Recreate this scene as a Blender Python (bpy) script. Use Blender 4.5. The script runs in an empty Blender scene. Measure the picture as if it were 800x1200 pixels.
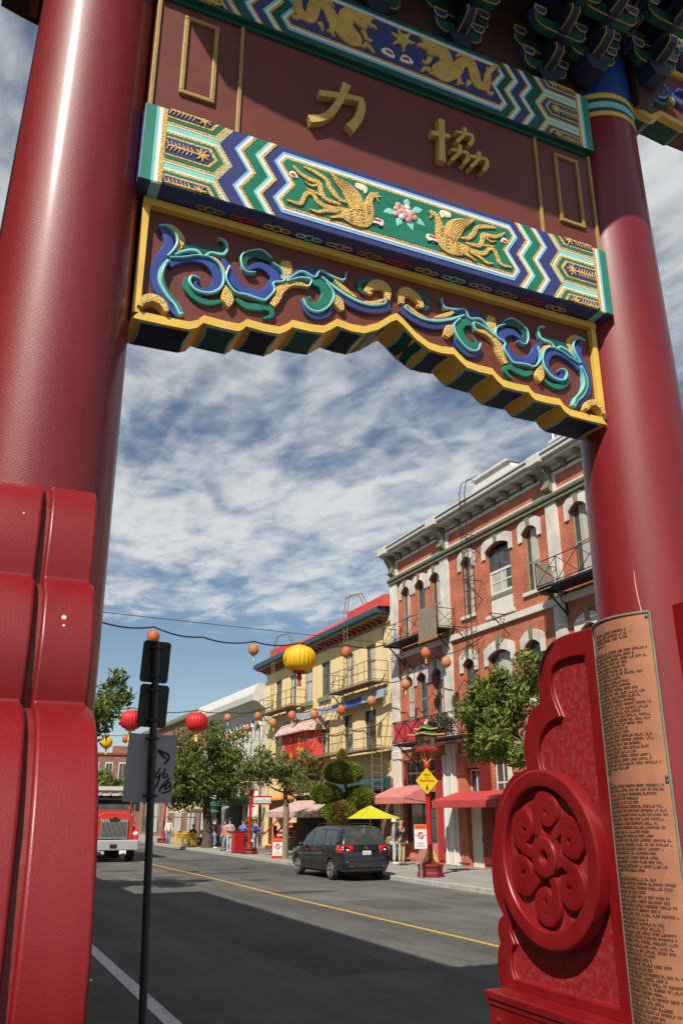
import bpy, bmesh, math, random
import numpy as np
from mathutils import Vector, Matrix, noise as mnoise
random.seed(7); np.random.seed(7)
R = math.radians
sc = bpy.context.scene
col = sc.collection
# ---------------------------------------------------------------- camera
cam_d = bpy.data.cameras.new('camera'); cam = bpy.data.objects.new('camera', cam_d); col.objects.link(cam)
cam.location = (0, 0, 2.1); cam.rotation_euler = (R(110.0), 0, R(-24.0))
cam_d.sensor_fit = 'VERTICAL'; cam_d.sensor_height = 36; cam_d.lens = 29.25
cam_d.clip_start = 0.05; cam_d.clip_end = 3000
sc.camera = cam
# ---------------------------------------------------------------- sky
SUN = Vector((1.0, 1.0, -1.45)).normalized()          # direction the light travels
w = bpy.data.worlds.new('World'); sc.world = w; w.use_nodes = True
nt = w.node_tree; nt.nodes.clear(); N = nt.nodes.new; Lk = nt.links.new
wo = N('ShaderNodeOutputWorld'); bg = N('ShaderNodeBackground'); bg.inputs['Strength'].default_value = 0.066
sky = N('ShaderNodeTexSky'); sky.sky_type = 'NISHITA'; sky.sun_disc = False
sky.sun_elevation = R(45.7); sky.sun_rotation = R(225.0); sky.air_density = 1.0; sky.dust_density = 0.0; sky.ozone_density = 1.4
def wmath(op, a, b=None, c=None):
    n = N('ShaderNodeMath'); n.operation = op
    for i, x in enumerate((a, b, c)):
        if x is None: continue
        if isinstance(x, (int, float)): n.inputs[i].default_value = x
        else: Lk(x, n.inputs[i])
    return n.outputs[0]
def wramp(x, lo, hi):
    n = N('ShaderNodeMapRange'); n.interpolation_type = 'SMOOTHSTEP'
    Lk(x, n.inputs['Value']); n.inputs['From Min'].default_value = lo; n.inputs['From Max'].default_value = hi
    return n.outputs['Result']
tc = N('ShaderNodeTexCoord'); sp = N('ShaderNodeSeparateXYZ'); Lk(tc.outputs['Generated'], sp.inputs[0])
zz = wmath('MAXIMUM', sp.outputs['Z'], 0.02)
px = wmath('DIVIDE', sp.outputs['X'], zz); py = wmath('DIVIDE', sp.outputs['Y'], zz)
cx = N('ShaderNodeCombineXYZ'); Lk(px, cx.inputs[0]); Lk(py, cx.inputs[1])
def wnoise(scale, det, rough, dist=0.0, rot=0.0, sx=1.0, sy=1.0, off=(0, 0, 0)):
    mp = N('ShaderNodeMapping'); mp.inputs['Rotation'].default_value = (0, 0, rot); mp.inputs['Scale'].default_value = (sx, sy, 1); mp.inputs['Location'].default_value = off
    Lk(cx.outputs[0], mp.inputs[0])
    n = N('ShaderNodeTexNoise'); n.inputs['Scale'].default_value = scale; n.inputs['Detail'].default_value = det
    n.inputs['Roughness'].default_value = rough; n.inputs['Distortion'].default_value = dist
    Lk(mp.outputs[0], n.inputs['Vector']); return n.outputs['Fac']
big = wnoise(0.6, 3, 0.5, 0.3, R(20), 0.8, 1.3, (3.1, 1.7, 0))
rip = wnoise(4.6, 3, 0.55, 0.5, R(0), 1.15, 0.62, (1.0, 4.0, 0))
fin = wnoise(12.0, 5, 0.60, 0.3, R(0), 1.1, 0.7)
s1 = wmath('ADD', wmath('MULTIPLY', big, 0.85), wmath('MULTIPLY', rip, 0.80))
s1 = wmath('ADD', s1, wmath('MULTIPLY', fin, 0.45))
# the deck ends some way off: open blue sky under it, towards the horizon
deck = wramp(wmath('ADD', sp.outputs['Z'], wmath('MULTIPLY', wmath('SUBTRACT', rip, 0.5), 0.07)), 0.205, 0.238)
mask = wmath('MULTIPLY', wramp(s1, 0.82, 1.36), deck)
low = wramp(wnoise(1.2, 4, 0.55, 0.3, R(24), 0.5, 1.6, (7, 2, 0)), 0.5, 0.75)
band = wmath('MULTIPLY', wramp(sp.outputs['Z'], 0.20, 0.26), wramp(sp.outputs['Z'], 0.42, 0.29))
mask = wmath('MINIMUM', wmath('ADD', mask, wmath('MULTIPLY', wmath('MULTIPLY', band, low), 0.35)), 1.0)
mask = wmath('MULTIPLY', mask, 0.86)
mx = N('ShaderNodeMix'); mx.data_type = 'RGBA'
Lk(mask, mx.inputs['Factor']); Lk(sky.outputs[0], mx.inputs['A']); mx.inputs['B'].default_value = (9.4, 9.6, 9.5, 1)
Lk(mx.outputs['Result'], bg.inputs['Color']); Lk(bg.outputs[0], wo.inputs['Surface'])
# ---------------------------------------------------------------- sun, exposure
sd = bpy.data.lights.new('sun', 'SUN'); sd.energy = 5.0; sd.angle = R(0.53); sd.color = (1.0, 0.93, 0.82)
so = bpy.data.objects.new('sun', sd); col.objects.link(so); so.location = (-30, -20, 40)
so.rotation_euler = SUN.to_track_quat('-Z', 'Y').to_euler()
sc.view_settings.view_transform = 'Standard'; sc.view_settings.look = 'None'
sc.view_settings.exposure = 0.3; sc.view_settings.gamma = 1.0; sc.view_settings.use_curve_mapping = False
try: sc.cycles.max_bounces = 6
except Exception: pass
# ---------------------------------------------------------------- materials
MATS = {}
def mat(name, c, rough=0.6, var=0.12, scale=3.0, bump=0.0, bscale=30.0, metal=0.0, spec=0.5, dirt=None, dscale=2.0, dlo=0.55, dhi=0.7, trans=0.0, coat=0.0, streak=False, spot=None):
    m = bpy.data.materials.new(name); m.use_nodes = True; t = m.node_tree
    b = t.nodes['Principled BSDF']; n = t.nodes.new; l = t.links.new
    b.inputs['Roughness'].default_value = rough; b.inputs['Metallic'].default_value = metal
    b.inputs['Specular IOR Level'].default_value = spec; b.inputs['Coat Weight'].default_value = coat
    tcn = n('ShaderNodeTexCoord'); src = tcn.outputs['Object']
    if streak:
        mp = n('ShaderNodeMapping'); mp.inputs['Scale'].default_value = (1, 1, 0.18); l(src, mp.inputs[0]); src2 = mp.outputs[0]
    else: src2 = src
    nz = n('ShaderNodeTexNoise'); nz.inputs['Scale'].default_value = scale; nz.inputs['Detail'].default_value = 6; nz.inputs['Roughness'].default_value = 0.6
    l(src2, nz.inputs['Vector'])
    mr = n('ShaderNodeMapRange'); mr.inputs['From Min'].default_value = 0.3; mr.inputs['From Max'].default_value = 0.7
    mr.inputs['To Min'].default_value = 1 - var; mr.inputs['To Max'].default_value = 1 + var; l(nz.outputs['Fac'], mr.inputs['Value'])
    vm = n('ShaderNodeVectorMath'); vm.operation = 'SCALE'; vm.inputs[0].default_value = c; l(mr.outputs[0], vm.inputs['Scale'])
    out = vm.outputs[0]
    def over(out, colr, sca, lo, hi, amt=1.0, strk=False):
        d = n('ShaderNodeTexNoise'); d.inputs['Scale'].default_value = sca; d.inputs['Detail'].default_value = 8; d.inputs['Roughness'].default_value = 0.65
        l(src2 if strk else src, d.inputs['Vector'])
        r = n('ShaderNodeMapRange'); r.inputs['From Min'].default_value = lo; r.inputs['From Max'].default_value = hi; r.inputs['To Max'].default_value = amt
        l(d.outputs['Fac'], r.inputs['Value'])
        x = n('ShaderNodeMix'); x.data_type = 'RGBA'; l(r.outputs[0], x.inputs['Factor']); l(out, x.inputs['A']); x.inputs['B'].default_value = (*colr, 1)
        return x.outputs['Result']
    if dirt: out = over(out, dirt, dscale, dlo, dhi, 0.85, streak)
    if spot: out = over(out, spot, 60, 0.74, 0.76)
    l(out, b.inputs['Base Color'])
    rr = n('ShaderNodeMapRange'); rr.inputs['To Min'].default_value = max(0, rough - 0.08); rr.inputs['To Max'].default_value = min(1, rough + 0.1)
    l(nz.outputs['Fac'], rr.inputs['Value']); l(rr.outputs[0], b.inputs['Roughness'])
    if bump:
        bn = n('ShaderNodeTexNoise'); bn.inputs['Scale'].default_value = bscale; bn.inputs['Detail'].default_value = 4; l(src, bn.inputs['Vector'])
        bp = n('ShaderNodeBump'); bp.inputs['Strength'].default_value = bump; bp.inputs['Distance'].default_value = 0.02
        l(bn.outputs['Fac'], bp.inputs['Height']); l(bp.outputs[0], b.inputs['Normal'])
    if trans:
        tr = n('ShaderNodeBsdfTranslucent'); l(out, tr.inputs['Color'])
        ms = n('ShaderNodeMixShader'); ms.inputs[0].default_value = trans
        l(b.outputs[0], ms.inputs[1]); l(tr.outputs[0], ms.inputs[2]); l(ms.outputs[0], t.nodes['Material Output'].inputs['Surface'])
    MATS[name] = m; return m
def brick_mat(name, c1, c2, mortar, plane='yz', bw=0.22, bh=0.075, rough=0.75, bump=0.5, dirt=None):
    m = bpy.data.materials.new(name); m.use_nodes = True; t = m.node_tree; b = t.nodes['Principled BSDF']; n = t.nodes.new; l = t.links.new
    tcn = n('ShaderNodeTexCoord'); s = n('ShaderNodeSeparateXYZ'); cb = n('ShaderNodeCombineXYZ'); l(tcn.outputs['Object'], s.inputs[0])
    l(s.outputs['Y' if plane == 'yz' else 'X'], cb.inputs[0]); l(s.outputs['Z'], cb.inputs[1])
    br = n('ShaderNodeTexBrick'); l(cb.outputs[0], br.inputs['Vector']); br.inputs['Scale'].default_value = 1
    br.inputs['Brick Width'].default_value = bw; br.inputs['Row Height'].default_value = bh; br.inputs['Mortar Size'].default_value = 0.007
    br.inputs['Color1'].default_value = (*c1, 1); br.inputs['Color2'].default_value = (*c2, 1); br.inputs['Mortar'].default_value = (*mortar, 1)
    nz = n('ShaderNodeTexNoise'); nz.inputs['Scale'].default_value = 1.3; nz.inputs['Detail'].default_value = 7; l(tcn.outputs['Object'], nz.inputs['Vector'])
    mr = n('ShaderNodeMapRange'); mr.inputs['From Min'].default_value = 0.3; mr.inputs['From Max'].default_value = 0.7; mr.inputs['To Min'].default_value = 0.72; mr.inputs['To Max'].default_value = 1.22
    l(nz.outputs['Fac'], mr.inputs['Value'])
    vm = n('ShaderNodeVectorMath'); vm.operation = 'SCALE'; l(br.outputs['Color'], vm.inputs[0]); l(mr.outputs[0], vm.inputs['Scale'])
    out = vm.outputs[0]
    if dirt:
        d = n('ShaderNodeTexNoise'); d.inputs['Scale'].default_value = 4; d.inputs['Detail'].default_value = 9; d.inputs['Roughness'].default_value = 0.7; l(tcn.outputs['Object'], d.inputs['Vector'])
        r = n('ShaderNodeMapRange'); r.inputs['From Min'].default_value = 0.62; r.inputs['From Max'].default_value = 0.72; r.inputs['To Max'].default_value = 0.6; l(d.outputs['Fac'], r.inputs['Value'])
        x = n('ShaderNodeMix'); x.data_type = 'RGBA'; l(r.outputs[0], x.inputs['Factor']); l(out, x.inputs['A']); x.inputs['B'].default_value = (*dirt, 1); out = x.outputs['Result']
    l(out, b.inputs['Base Color']); b.inputs['Roughness'].default_value = rough
    bp = n('ShaderNodeBump'); bp.inputs['Strength'].default_value = bump; bp.inputs['Distance'].default_value = 0.008; bp.invert = True
    l(br.outputs['Fac'], bp.inputs['Height']); l(bp.outputs[0], b.inputs['Normal'])
    MATS[name] = m; return m
mat('gate_red', (0.175, 0.005, 0.008), 0.48, 0.16, 2.5, 0.12, 150, spec=0.42, coat=0.42, dirt=(0.185, 0.014, 0.017), dscale=5, dlo=0.45, dhi=0.8, streak=True, spot=(0.42, 0.22, 0.2))
MATS['gate_red'].node_tree.nodes['Principled BSDF'].inputs['Coat Roughness'].default_value = 0.15
mat('stone_red', (0.185, 0.003, 0.006), 0.40, 0.18, 3, 0.05, 120, spec=0.5, dirt=(0.195, 0.014, 0.016), dscale=4, dlo=0.42, dhi=0.75, streak=True, spot=(0.4, 0.2, 0.18))
mat('stone_red_worn', (0.24, 0.005, 0.012), 0.55, 0.15, 6, 0.25, 90, dirt=(0.26, 0.050, 0.043), dscale=20, dlo=0.46, dhi=0.66)
mat('panel_brown', (0.138, 0.031, 0.021), 0.5, 0.08, 3, 0.05, 80)
mat('gold_paint', (0.68, 0.44, 0.12), 0.45, 0.18, 10, 0.9, 85, spec=0.5)
mat('yellow_paint', (0.70, 0.45, 0.08), 0.45, 0.08, 4, 0.05, 60)
mat('dull_gold', (0.33, 0.21, 0.06), 0.5, 0.15, 8, 0.2, 60)
mat('navy_paint', (0.035, 0.045, 0.17), 0.45, 0.10, 6, 0.05, 60)
mat('dark_navy_paint', (0.012, 0.016, 0.055), 0.5, 0.10, 6)
mat('blue_paint', (0.035, 0.065, 0.26), 0.38, 0.15, 8, 0.1, 40)
mat('shaft_blue', (0.010, 0.060, 0.26), 0.4, 0.08, 3)
mat('green_paint', (0.015, 0.17, 0.105), 0.4, 0.12, 8, 0.08, 40)
mat('dark_green_paint', (0.008, 0.085, 0.065), 0.42, 0.12, 8, 0.08, 40)
mat('teal_paint', (0.025, 0.20, 0.15), 0.45, 0.08, 5)
mat('cyan_paint', (0.22, 0.55, 0.56), 0.4, 0.10, 8)
mat('mint_paint', (0.25, 0.62, 0.50), 0.42, 0.08, 8)
mat('sky_paint', (0.22, 0.47, 0.72), 0.42, 0.08, 8)
mat('white_paint', (0.78, 0.76, 0.72), 0.5, 0.06, 4)
mat('cream_paint', (0.82, 0.74, 0.52), 0.5, 0.08, 4)
mat('rose_paint', (0.62, 0.30, 0.28), 0.5, 0.25, 30, 0.2, 50)
mat('scarlet_paint', (0.55, 0.03, 0.02), 0.5, 0.1, 6)
mat('eave_brown', (0.05, 0.012, 0.010), 0.6, 0.15, 5)
mat('copper_plate', (0.37, 0.155, 0.085), 0.5, 0.14, 5, 0.08, 60, metal=0.15, dirt=(0.24, 0.12, 0.08), dscale=3)
mat('raised_letters', (0.13, 0.065, 0.04), 0.55, 0.1, 20)
mat('plate_edge', (0.17, 0.17, 0.12), 0.5, 0.2, 10)
mat('glazed_tile', (0.02, 0.13, 0.07), 0.25, 0.2, 8)
mat('dark_steel', (0.045, 0.047, 0.050), 0.5, 0.25, 12, 0.1, 60)
mat('sign_back', (0.026, 0.028, 0.030), 0.42, 0.2, 5, dirt=(0.05, 0.05, 0.05), dscale=8)
mat('alu_back', (0.42, 0.425, 0.43), 0.5, 0.06, 3, metal=0.3)
mat('marker_ink', (0.018, 0.010, 0.055), 0.5, 0.1, 8)
def asphalt():
    m = mat('asphalt', (0.104, 0.102, 0.093), 0.85, 0.22, 0.55, 0.5, 45, spec=0.25)
    t = m.node_tree; n = t.nodes.new; l = t.links.new; b = t.nodes['Principled BSDF']
    src = b.inputs['Base Color'].links[0].from_socket
    tcn = n('ShaderNodeTexCoord')
    g = n('ShaderNodeTexNoise'); g.inputs['Scale'].default_value = 26; g.inputs['Detail'].default_value = 8; g.inputs['Roughness'].default_value = 0.8; l(tcn.outputs['Object'], g.inputs['Vector'])
    gr = n('ShaderNodeMapRange'); gr.inputs['From Min'].default_value = 0.3; gr.inputs['From Max'].default_value = 0.7; gr.inputs['To Min'].default_value = 0.55; gr.inputs['To Max'].default_value = 1.45; l(g.outputs['Fac'], gr.inputs['Value'])
    vm = n('ShaderNodeVectorMath'); vm.operation = 'SCALE'; l(src, vm.inputs[0]); l(gr.outputs[0], vm.inputs['Scale'])
    # cracks and dark repaired seams
    v = n('ShaderNodeTexVoronoi'); v.feature = 'DISTANCE_TO_EDGE'; v.inputs['Scale'].default_value = 0.33
    nz = n('ShaderNodeTexNoise'); nz.inputs['Scale'].default_value = 1.2; nz.inputs['Detail'].default_value = 5; l(tcn.outputs['Object'], nz.inputs['Vector'])
    mxv = n('ShaderNodeMix'); mxv.data_type = 'VECTOR'; mxv.inputs['Factor'].default_value = 0.22; l(tcn.outputs['Object'], mxv.inputs['A']); l(nz.outputs['Color'], mxv.inputs['B'])
    l(mxv.outputs['Result'], v.inputs['Vector'])
    cr = n('ShaderNodeMapRange'); cr.inputs['From Min'].default_value = 0.0; cr.inputs['From Max'].default_value = 0.012; cr.inputs['To Min'].default_value = 0.80; cr.inputs['To Max'].default_value = 1.0; l(v.outputs['Distance'], cr.inputs['Value'])
    vm2 = n('ShaderNodeVectorMath'); vm2.operation = 'SCALE'; l(vm.outputs[0], vm2.inputs[0]); l(cr.outputs[0], vm2.inputs['Scale'])
    st = n('ShaderNodeTexNoise'); st.inputs['Scale'].default_value = 1.0; st.inputs['Detail'].default_value = 3
    mp = n('ShaderNodeMapping'); mp.inputs['Scale'].default_value = (0.9, 0.07, 1); l(tcn.outputs['Object'], mp.inputs[0]); l(mp.outputs[0], st.inputs['Vector'])
    sr = n('ShaderNodeMapRange'); sr.inputs['From Min'].default_value = 0.35; sr.inputs['From Max'].default_value = 0.65; sr.inputs['To Min'].default_value = 0.74; sr.inputs['To Max'].default_value = 1.2; l(st.outputs['Fac'], sr.inputs['Value'])
    vm3 = n('ShaderNodeVectorMath'); vm3.operation = 'SCALE'; l(vm2.outputs[0], vm3.inputs[0]); l(sr.outputs[0], vm3.inputs['Scale'])
    l(vm3.outputs[0], b.inputs['Base Color'])
asphalt()
mat('asphalt_patch', (0.085, 0.083, 0.078), 0.88, 0.25, 1.2, 0.5, 45, spec=0.25)
mat('concrete', (0.27, 0.255, 0.235), 0.85, 0.18, 1.2, 0.3, 40, dirt=(0.16, 0.15, 0.14), dscale=3)
mat('kerb_stone', (0.34, 0.33, 0.30), 0.85, 0.2, 4, 0.3, 40)
mat('line_yellow', (0.50, 0.31, 0.04), 0.75, 0.2, 6, dirt=(0.12, 0.10, 0.06), dscale=9)
mat('line_white', (0.62, 0.62, 0.60), 0.75, 0.15, 6, dirt=(0.16, 0.16, 0.15), dscale=8)
mat('cover_and_shadow_dark', (0.035, 0.035, 0.034), 0.8, 0.2, 6)  # dark colour of the manhole cover and of the painted-in road shadows
brick_mat('red_brick', (0.49, 0.155, 0.083), (0.41, 0.120, 0.062), (0.34, 0.115, 0.07), dirt=(0.33, 0.16, 0.11))
brick_mat('brown_brick', (0.30, 0.13, 0.08), (0.24, 0.10, 0.07), (0.25, 0.2, 0.17))
brick_mat('brown_brick_x', (0.30, 0.11, 0.06), (0.24, 0.09, 0.055), (0.25, 0.2, 0.17), plane='xz')
brick_mat('white_brick', (0.59, 0.56, 0.51), (0.56, 0.53, 0.48), (0.58, 0.55, 0.5), dirt=(0.45, 0.40, 0.34))
mat('facade_white', (0.60, 0.575, 0.53), 0.7, 0.08, 2, 0.1, 30, dirt=(0.46, 0.42, 0.36), dscale=5, dlo=0.6, dhi=0.75)
mat('olive_paint', (0.185, 0.175, 0.110), 0.6, 0.15, 6, 0.1, 30)
mat('dark_olive', (0.085, 0.085, 0.060), 0.6, 0.15, 6)
mat('grey_white', (0.52, 0.52, 0.49), 0.7, 0.08, 2, dirt=(0.32, 0.31, 0.29), dscale=4)
mat('stucco_yellow', (0.72, 0.56, 0.29), 0.8, 0.09, 1.2, 0.25, 25, dirt=(0.48, 0.36, 0.18), dscale=2.2, dlo=0.58, dhi=0.8, streak=True)
mat('roof_red', (0.50, 0.055, 0.050), 0.55, 0.12, 2)
mat('eave_teal', (0.030, 0.065, 0.085), 0.5, 0.1, 4)
mat('eave_green', (0.17, 0.22, 0.10), 0.6, 0.12, 4)
mat('bracket_red', (0.26, 0.05, 0.035), 0.6, 0.12, 4)
mat('iron_black', (0.012, 0.012, 0.013), 0.55, 0.2, 8)
mat('iron_tan', (0.20, 0.145, 0.075), 0.6, 0.2, 8)
mat('glass', (0.050, 0.056, 0.056), 0.06, 0.5, 1.5, spec=0.9)
mat('clear_glass', (0.9, 0.9, 0.88), 0.05, 0.02, 3)
MATS['clear_glass'].node_tree.nodes['Principled BSDF'].inputs['Transmission Weight'].default_value = 0.9
mat('curtain', (0.40, 0.38, 0.33), 0.9, 0.25, 4, streak=True)
mat('sash_olive', (0.24, 0.235, 0.15), 0.6, 0.12, 6)
mat('sash_dark', (0.06, 0.055, 0.045), 0.6, 0.12, 6)
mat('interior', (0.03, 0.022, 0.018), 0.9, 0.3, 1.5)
mat('reed', (0.22, 0.18, 0.13), 0.9, 0.3, 14, 0.6, 60, streak=True)
mat('wood', (0.30, 0.15, 0.06), 0.7, 0.25, 6, streak=True)
mat('canvas_red', (0.42, 0.045, 0.045), 0.8, 0.12, 3)
mat('canvas_pink', (0.52, 0.17, 0.155), 0.85, 0.15, 3, dirt=(0.5, 0.30, 0.26), dscale=3)
mat('canvas_teal', (0.02, 0.055, 0.065), 0.7, 0.15, 3)
mat('canvas_green', (0.02, 0.16, 0.08), 0.8, 0.15, 3)
mat('canvas_lime', (0.62, 0.62, 0.02), 0.7, 0.06, 2, trans=0.25)
mat('canvas_floral', (0.50, 0.40, 0.36), 0.85, 0.2, 5, dirt=(0.50, 0.12, 0.12), dscale=6, dlo=0.5, dhi=0.58)
mat('canvas_orange', (0.62, 0.26, 0.07), 0.8, 0.15, 3)
mat('shop_red', (0.36, 0.030, 0.030), 0.6, 0.15, 3)
mat('balcony_red', (0.50, 0.035, 0.065), 0.55, 0.08, 3)
mat('lamp_red', (0.42, 0.012, 0.016), 0.35, 0.08, 4)
mat('lamp_dark_red', (0.16, 0.012, 0.012), 0.45, 0.15, 6)
mat('lamp_green', (0.03, 0.12, 0.05), 0.45, 0.1, 6)
mat('sign_yellow', (0.80, 0.52, 0.01), 0.4, 0.04, 3)
mat('sign_white', (0.75, 0.75, 0.73), 0.5, 0.04, 3)
mat('sign_orange', (0.80, 0.16, 0.02), 0.5, 0.06, 3)
mat('black_ink', (0.012, 0.012, 0.012), 0.6, 0.05, 3)
mat('red_ink', (0.55, 0.02, 0.02), 0.6, 0.05, 3)
mat('galvanised', (0.36, 0.37, 0.37), 0.45, 0.1, 8, metal=0.6)
mat('banner_blue', (0.03, 0.08, 0.33), 0.7, 0.1, 3)
mat('banner_grey', (0.30, 0.36, 0.44), 0.7, 0.12, 3)
mat('lantern_orange', (0.68, 0.19, 0.07), 0.6, 0.12, 8, trans=0.35)
mat('lantern_orange_pale', (0.66, 0.28, 0.13), 0.6, 0.15, 8, trans=0.35)
mat('lantern_red', (0.62, 0.020, 0.025), 0.5, 0.08, 6, trans=0.25)
mat('lantern_yellow', (0.85, 0.52, 0.01), 0.5, 0.08, 6, trans=0.25)
mat('tassel_yellow', (0.75, 0.60, 0.10), 0.8, 0.1, 10)
mat('cable', (0.02, 0.02, 0.022), 0.6, 0.1, 5)
mat('bark', (0.20, 0.155, 0.115), 0.9, 0.3, 12, 0.8, 30)
mat('bark_dark', (0.075, 0.055, 0.04), 0.9, 0.3, 12, 0.8, 30)
def leafmat(name, c, c2):
    m = bpy.data.materials.new(name); m.use_nodes = True; t = m.node_tree; n = t.nodes.new; l = t.links.new
    b = t.nodes['Principled BSDF']; b.inputs['Roughness'].default_value = 0.5; b.inputs['Specular IOR Level'].default_value = 0.35
    g = n('ShaderNodeNewGeometry'); r = n('ShaderNodeMix'); r.data_type = 'RGBA'; l(g.outputs['Random Per Island'], r.inputs['Factor'])
    r.inputs['A'].default_value = (*c, 1); r.inputs['B'].default_value = (*c2, 1); l(r.outputs['Result'], b.inputs['Base Color'])
    tr = n('ShaderNodeBsdfTranslucent'); l(r.outputs['Result'], tr.inputs['Color']); ms = n('ShaderNodeMixShader'); ms.inputs[0].default_value = 0.35
    l(b.outputs[0], ms.inputs[1]); l(tr.outputs[0], ms.inputs[2]); l(ms.outputs[0], t.nodes['Material Output'].inputs['Surface']); MATS[name] = m
leafmat('leaf_green', (0.07, 0.12, 0.02), (0.24, 0.26, 0.05))
leafmat('leaf_dark', (0.05, 0.095, 0.018), (0.17, 0.20, 0.04))
leafmat('leaf_olive', (0.085, 0.12, 0.030), (0.21, 0.23, 0.07))
leafmat('leaf_pine', (0.09, 0.13, 0.015), (0.27, 0.29, 0.04))
leafmat('leaf_rust', (0.30, 0.12, 0.04), (0.16, 0.15, 0.03))
mat('tyre', (0.018, 0.018, 0.018), 0.8, 0.2, 10)
mat('rim', (0.42, 0.42, 0.42), 0.35, 0.1, 6, metal=0.8)
mat('van_paint', (0.010, 0.012, 0.018), 0.16, 0.08, 2, spec=0.6, coat=0.6)
mat('van_trim', (0.015, 0.015, 0.016), 0.5, 0.1, 5)
mat('tail_red', (0.55, 0.012, 0.012), 0.15, 0.1, 6, coat=0.5)
mat('chrome', (0.62, 0.63, 0.64), 0.18, 0.05, 4, metal=0.95)
mat('truck_red', (0.50, 0.028, 0.022), 0.3, 0.06, 3, coat=0.4)
mat('headlight', (0.75, 0.72, 0.62), 0.12, 0.05, 4)
mat('chair_yellow', (0.72, 0.45, 0.01), 0.5, 0.06, 4)
# ---------------------------------------------------------------- mesh helpers
WL = {}
class MB:
    def __init__(s): s.v = []; s.f = []; s.m = []
    def add(s, vs, fs, m=0):
        o = len(s.v); s.v += [tuple(p) for p in vs]; s.f += [tuple(i + o for i in f) for f in fs]; s.m += [m] * len(fs); return s
    def box(s, x0, x1, y0, y1, z0, z1, m=0):
        return s.add([(x0,y0,z0),(x1,y0,z0),(x1,y1,z0),(x0,y1,z0),(x0,y0,z1),(x1,y0,z1),(x1,y1,z1),(x0,y1,z1)],
                     [(0,3,2,1),(4,5,6,7),(0,1,5,4),(1,2,6,5),(2,3,7,6),(3,0,4,7)], m)
    def prism(s, poly, plane, d0, d1, m=0):
        n = len(poly)
        if plane == 'xz': P = lambda a, b, d: (a, d, b)
        elif plane == 'yz': P = lambda a, b, d: (d, a, b)
        else: P = lambda a, b, d: (a, b, d)
        vs = [P(a, b, d0) for a, b in poly] + [P(a, b, d1) for a, b in poly]
        fs = [tuple(range(n)), tuple(range(2*n-1, n-1, -1))] + [(i, (i+1) % n, n+(i+1) % n, n+i) for i in range(n)]
        return s.add(vs, fs, m)
    def tube(s, pts, r, n=8, m=0, close=False):
        pts = [Vector(p) for p in pts]; k = len(pts); rs = r if isinstance(r, (list, tuple)) else [r]*k
        vs = []; up = None
        for i, p in enumerate(pts):
            if close: d = pts[(i+1) % k] - pts[i-1]
            else: d = pts[min(i+1, k-1)] - pts[max(i-1, 0)]
            d = d.normalized() if d.length > 1e-9 else Vector((0,0,1))
            if up is None:
                up = Vector((0,0,1)) if abs(d.z) < 0.9 else Vector((0,1,0))
            a = d.cross(up); a = a.normalized() if a.length > 1e-6 else d.orthogonal().normalized()
            up = a.cross(d).normalized()
            ph = math.pi/n
            for j in range(n):
                t = 2*math.pi*j/n + ph; vs.append(p + a*(math.cos(t)*rs[i]) + up*(math.sin(t)*rs[i]))
        fs = []
        for i in range(k if close else k-1):
            i2 = (i+1) % k
            for j in range(n):
                fs.append((i*n+j, i*n+(j+1) % n, i2*n+(j+1) % n, i2*n+j))
        if not close: fs += [tuple(range(n-1, -1, -1)), tuple((k-1)*n+j for j in range(n))]
        return s.add(vs, fs, m)
    def lathe(s, prof, cx=0, cy=0, n=24, m=0, fr=None):
        vs = []; k = len(prof)
        for r, z in prof:
            for j in range(n):
                t = 2*math.pi*j/n; q = r*(fr(t) if fr else 1); vs.append((cx+q*math.cos(t), cy+q*math.sin(t), z))
        fs = [(i*n+j, i*n+(j+1) % n, (i+1)*n+(j+1) % n, (i+1)*n+j) for i in range(k-1) for j in range(n)]
        fs += [tuple(range(n-1, -1, -1)), tuple((k-1)*n+j for j in range(n))]
        return s.add(vs, fs, m)
    def blob(s, c, r, n=12, m=0):
        prof = [(max(1e-3, math.sin(math.pi*i/n)), -math.cos(math.pi*i/n)) for i in range(n+1)]
        o = len(s.v); s.lathe(prof, 0, 0, n+4, m)
        for i in range(o, len(s.v)):
            x, y, z = s.v[i]; s.v[i] = (c[0]+x*r[0], c[1]+y*r[1], c[2]+z*r[2])
        return s
    def xf(s, M):
        s.v = [tuple(M @ Vector(p)) for p in s.v]; return s
    def build(s, name, m, parent=None, smooth=0, bevel=0, seg=2, local=False, recalc=True, kind=None):
        me = bpy.data.meshes.new(name); off = Vector((0,0,0)) if (parent is None or local) else WL.get(parent.name, Vector((0,0,0)))
        me.from_pydata([tuple(Vector(p)-off) for p in s.v], [], s.f)
        ms = m if isinstance(m, (list, tuple)) else [m]
        for q in ms: me.materials.append(MATS[q])
        if len(ms) > 1: me.polygons.foreach_set('material_index', s.m)
        if recalc:
            b = bmesh.new(); b.from_mesh(me); bmesh.ops.recalc_face_normals(b, faces=b.faces); b.to_mesh(me); b.free()
        if smooth:
            me.polygons.foreach_set('use_smooth', [True]*len(me.polygons)); me.set_sharp_from_angle(angle=R(smooth))
        me.update()
        o = bpy.data.objects.new(name, me); col.objects.link(o)
        if parent is not None: o.parent = parent; WL[o.name] = WL.get(parent.name, Vector((0,0,0)))
        if bevel:
            bm_ = o.modifiers.new('bevel', 'BEVEL'); bm_.width = bevel; bm_.segments = seg; bm_.limit_method = 'ANGLE'; bm_.angle_limit = R(35)
            bm_.harden_normals = bool(smooth)
        if kind: o['kind'] = kind
        return o
def B(x0, x1, y0, y1, z0, z1): return MB().box(x0, x1, y0, y1, z0, z1)
def tag(o, label, cat, group=None):
    o['label'] = label; o['category'] = cat
    if group: o['group'] = group
    return o
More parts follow.
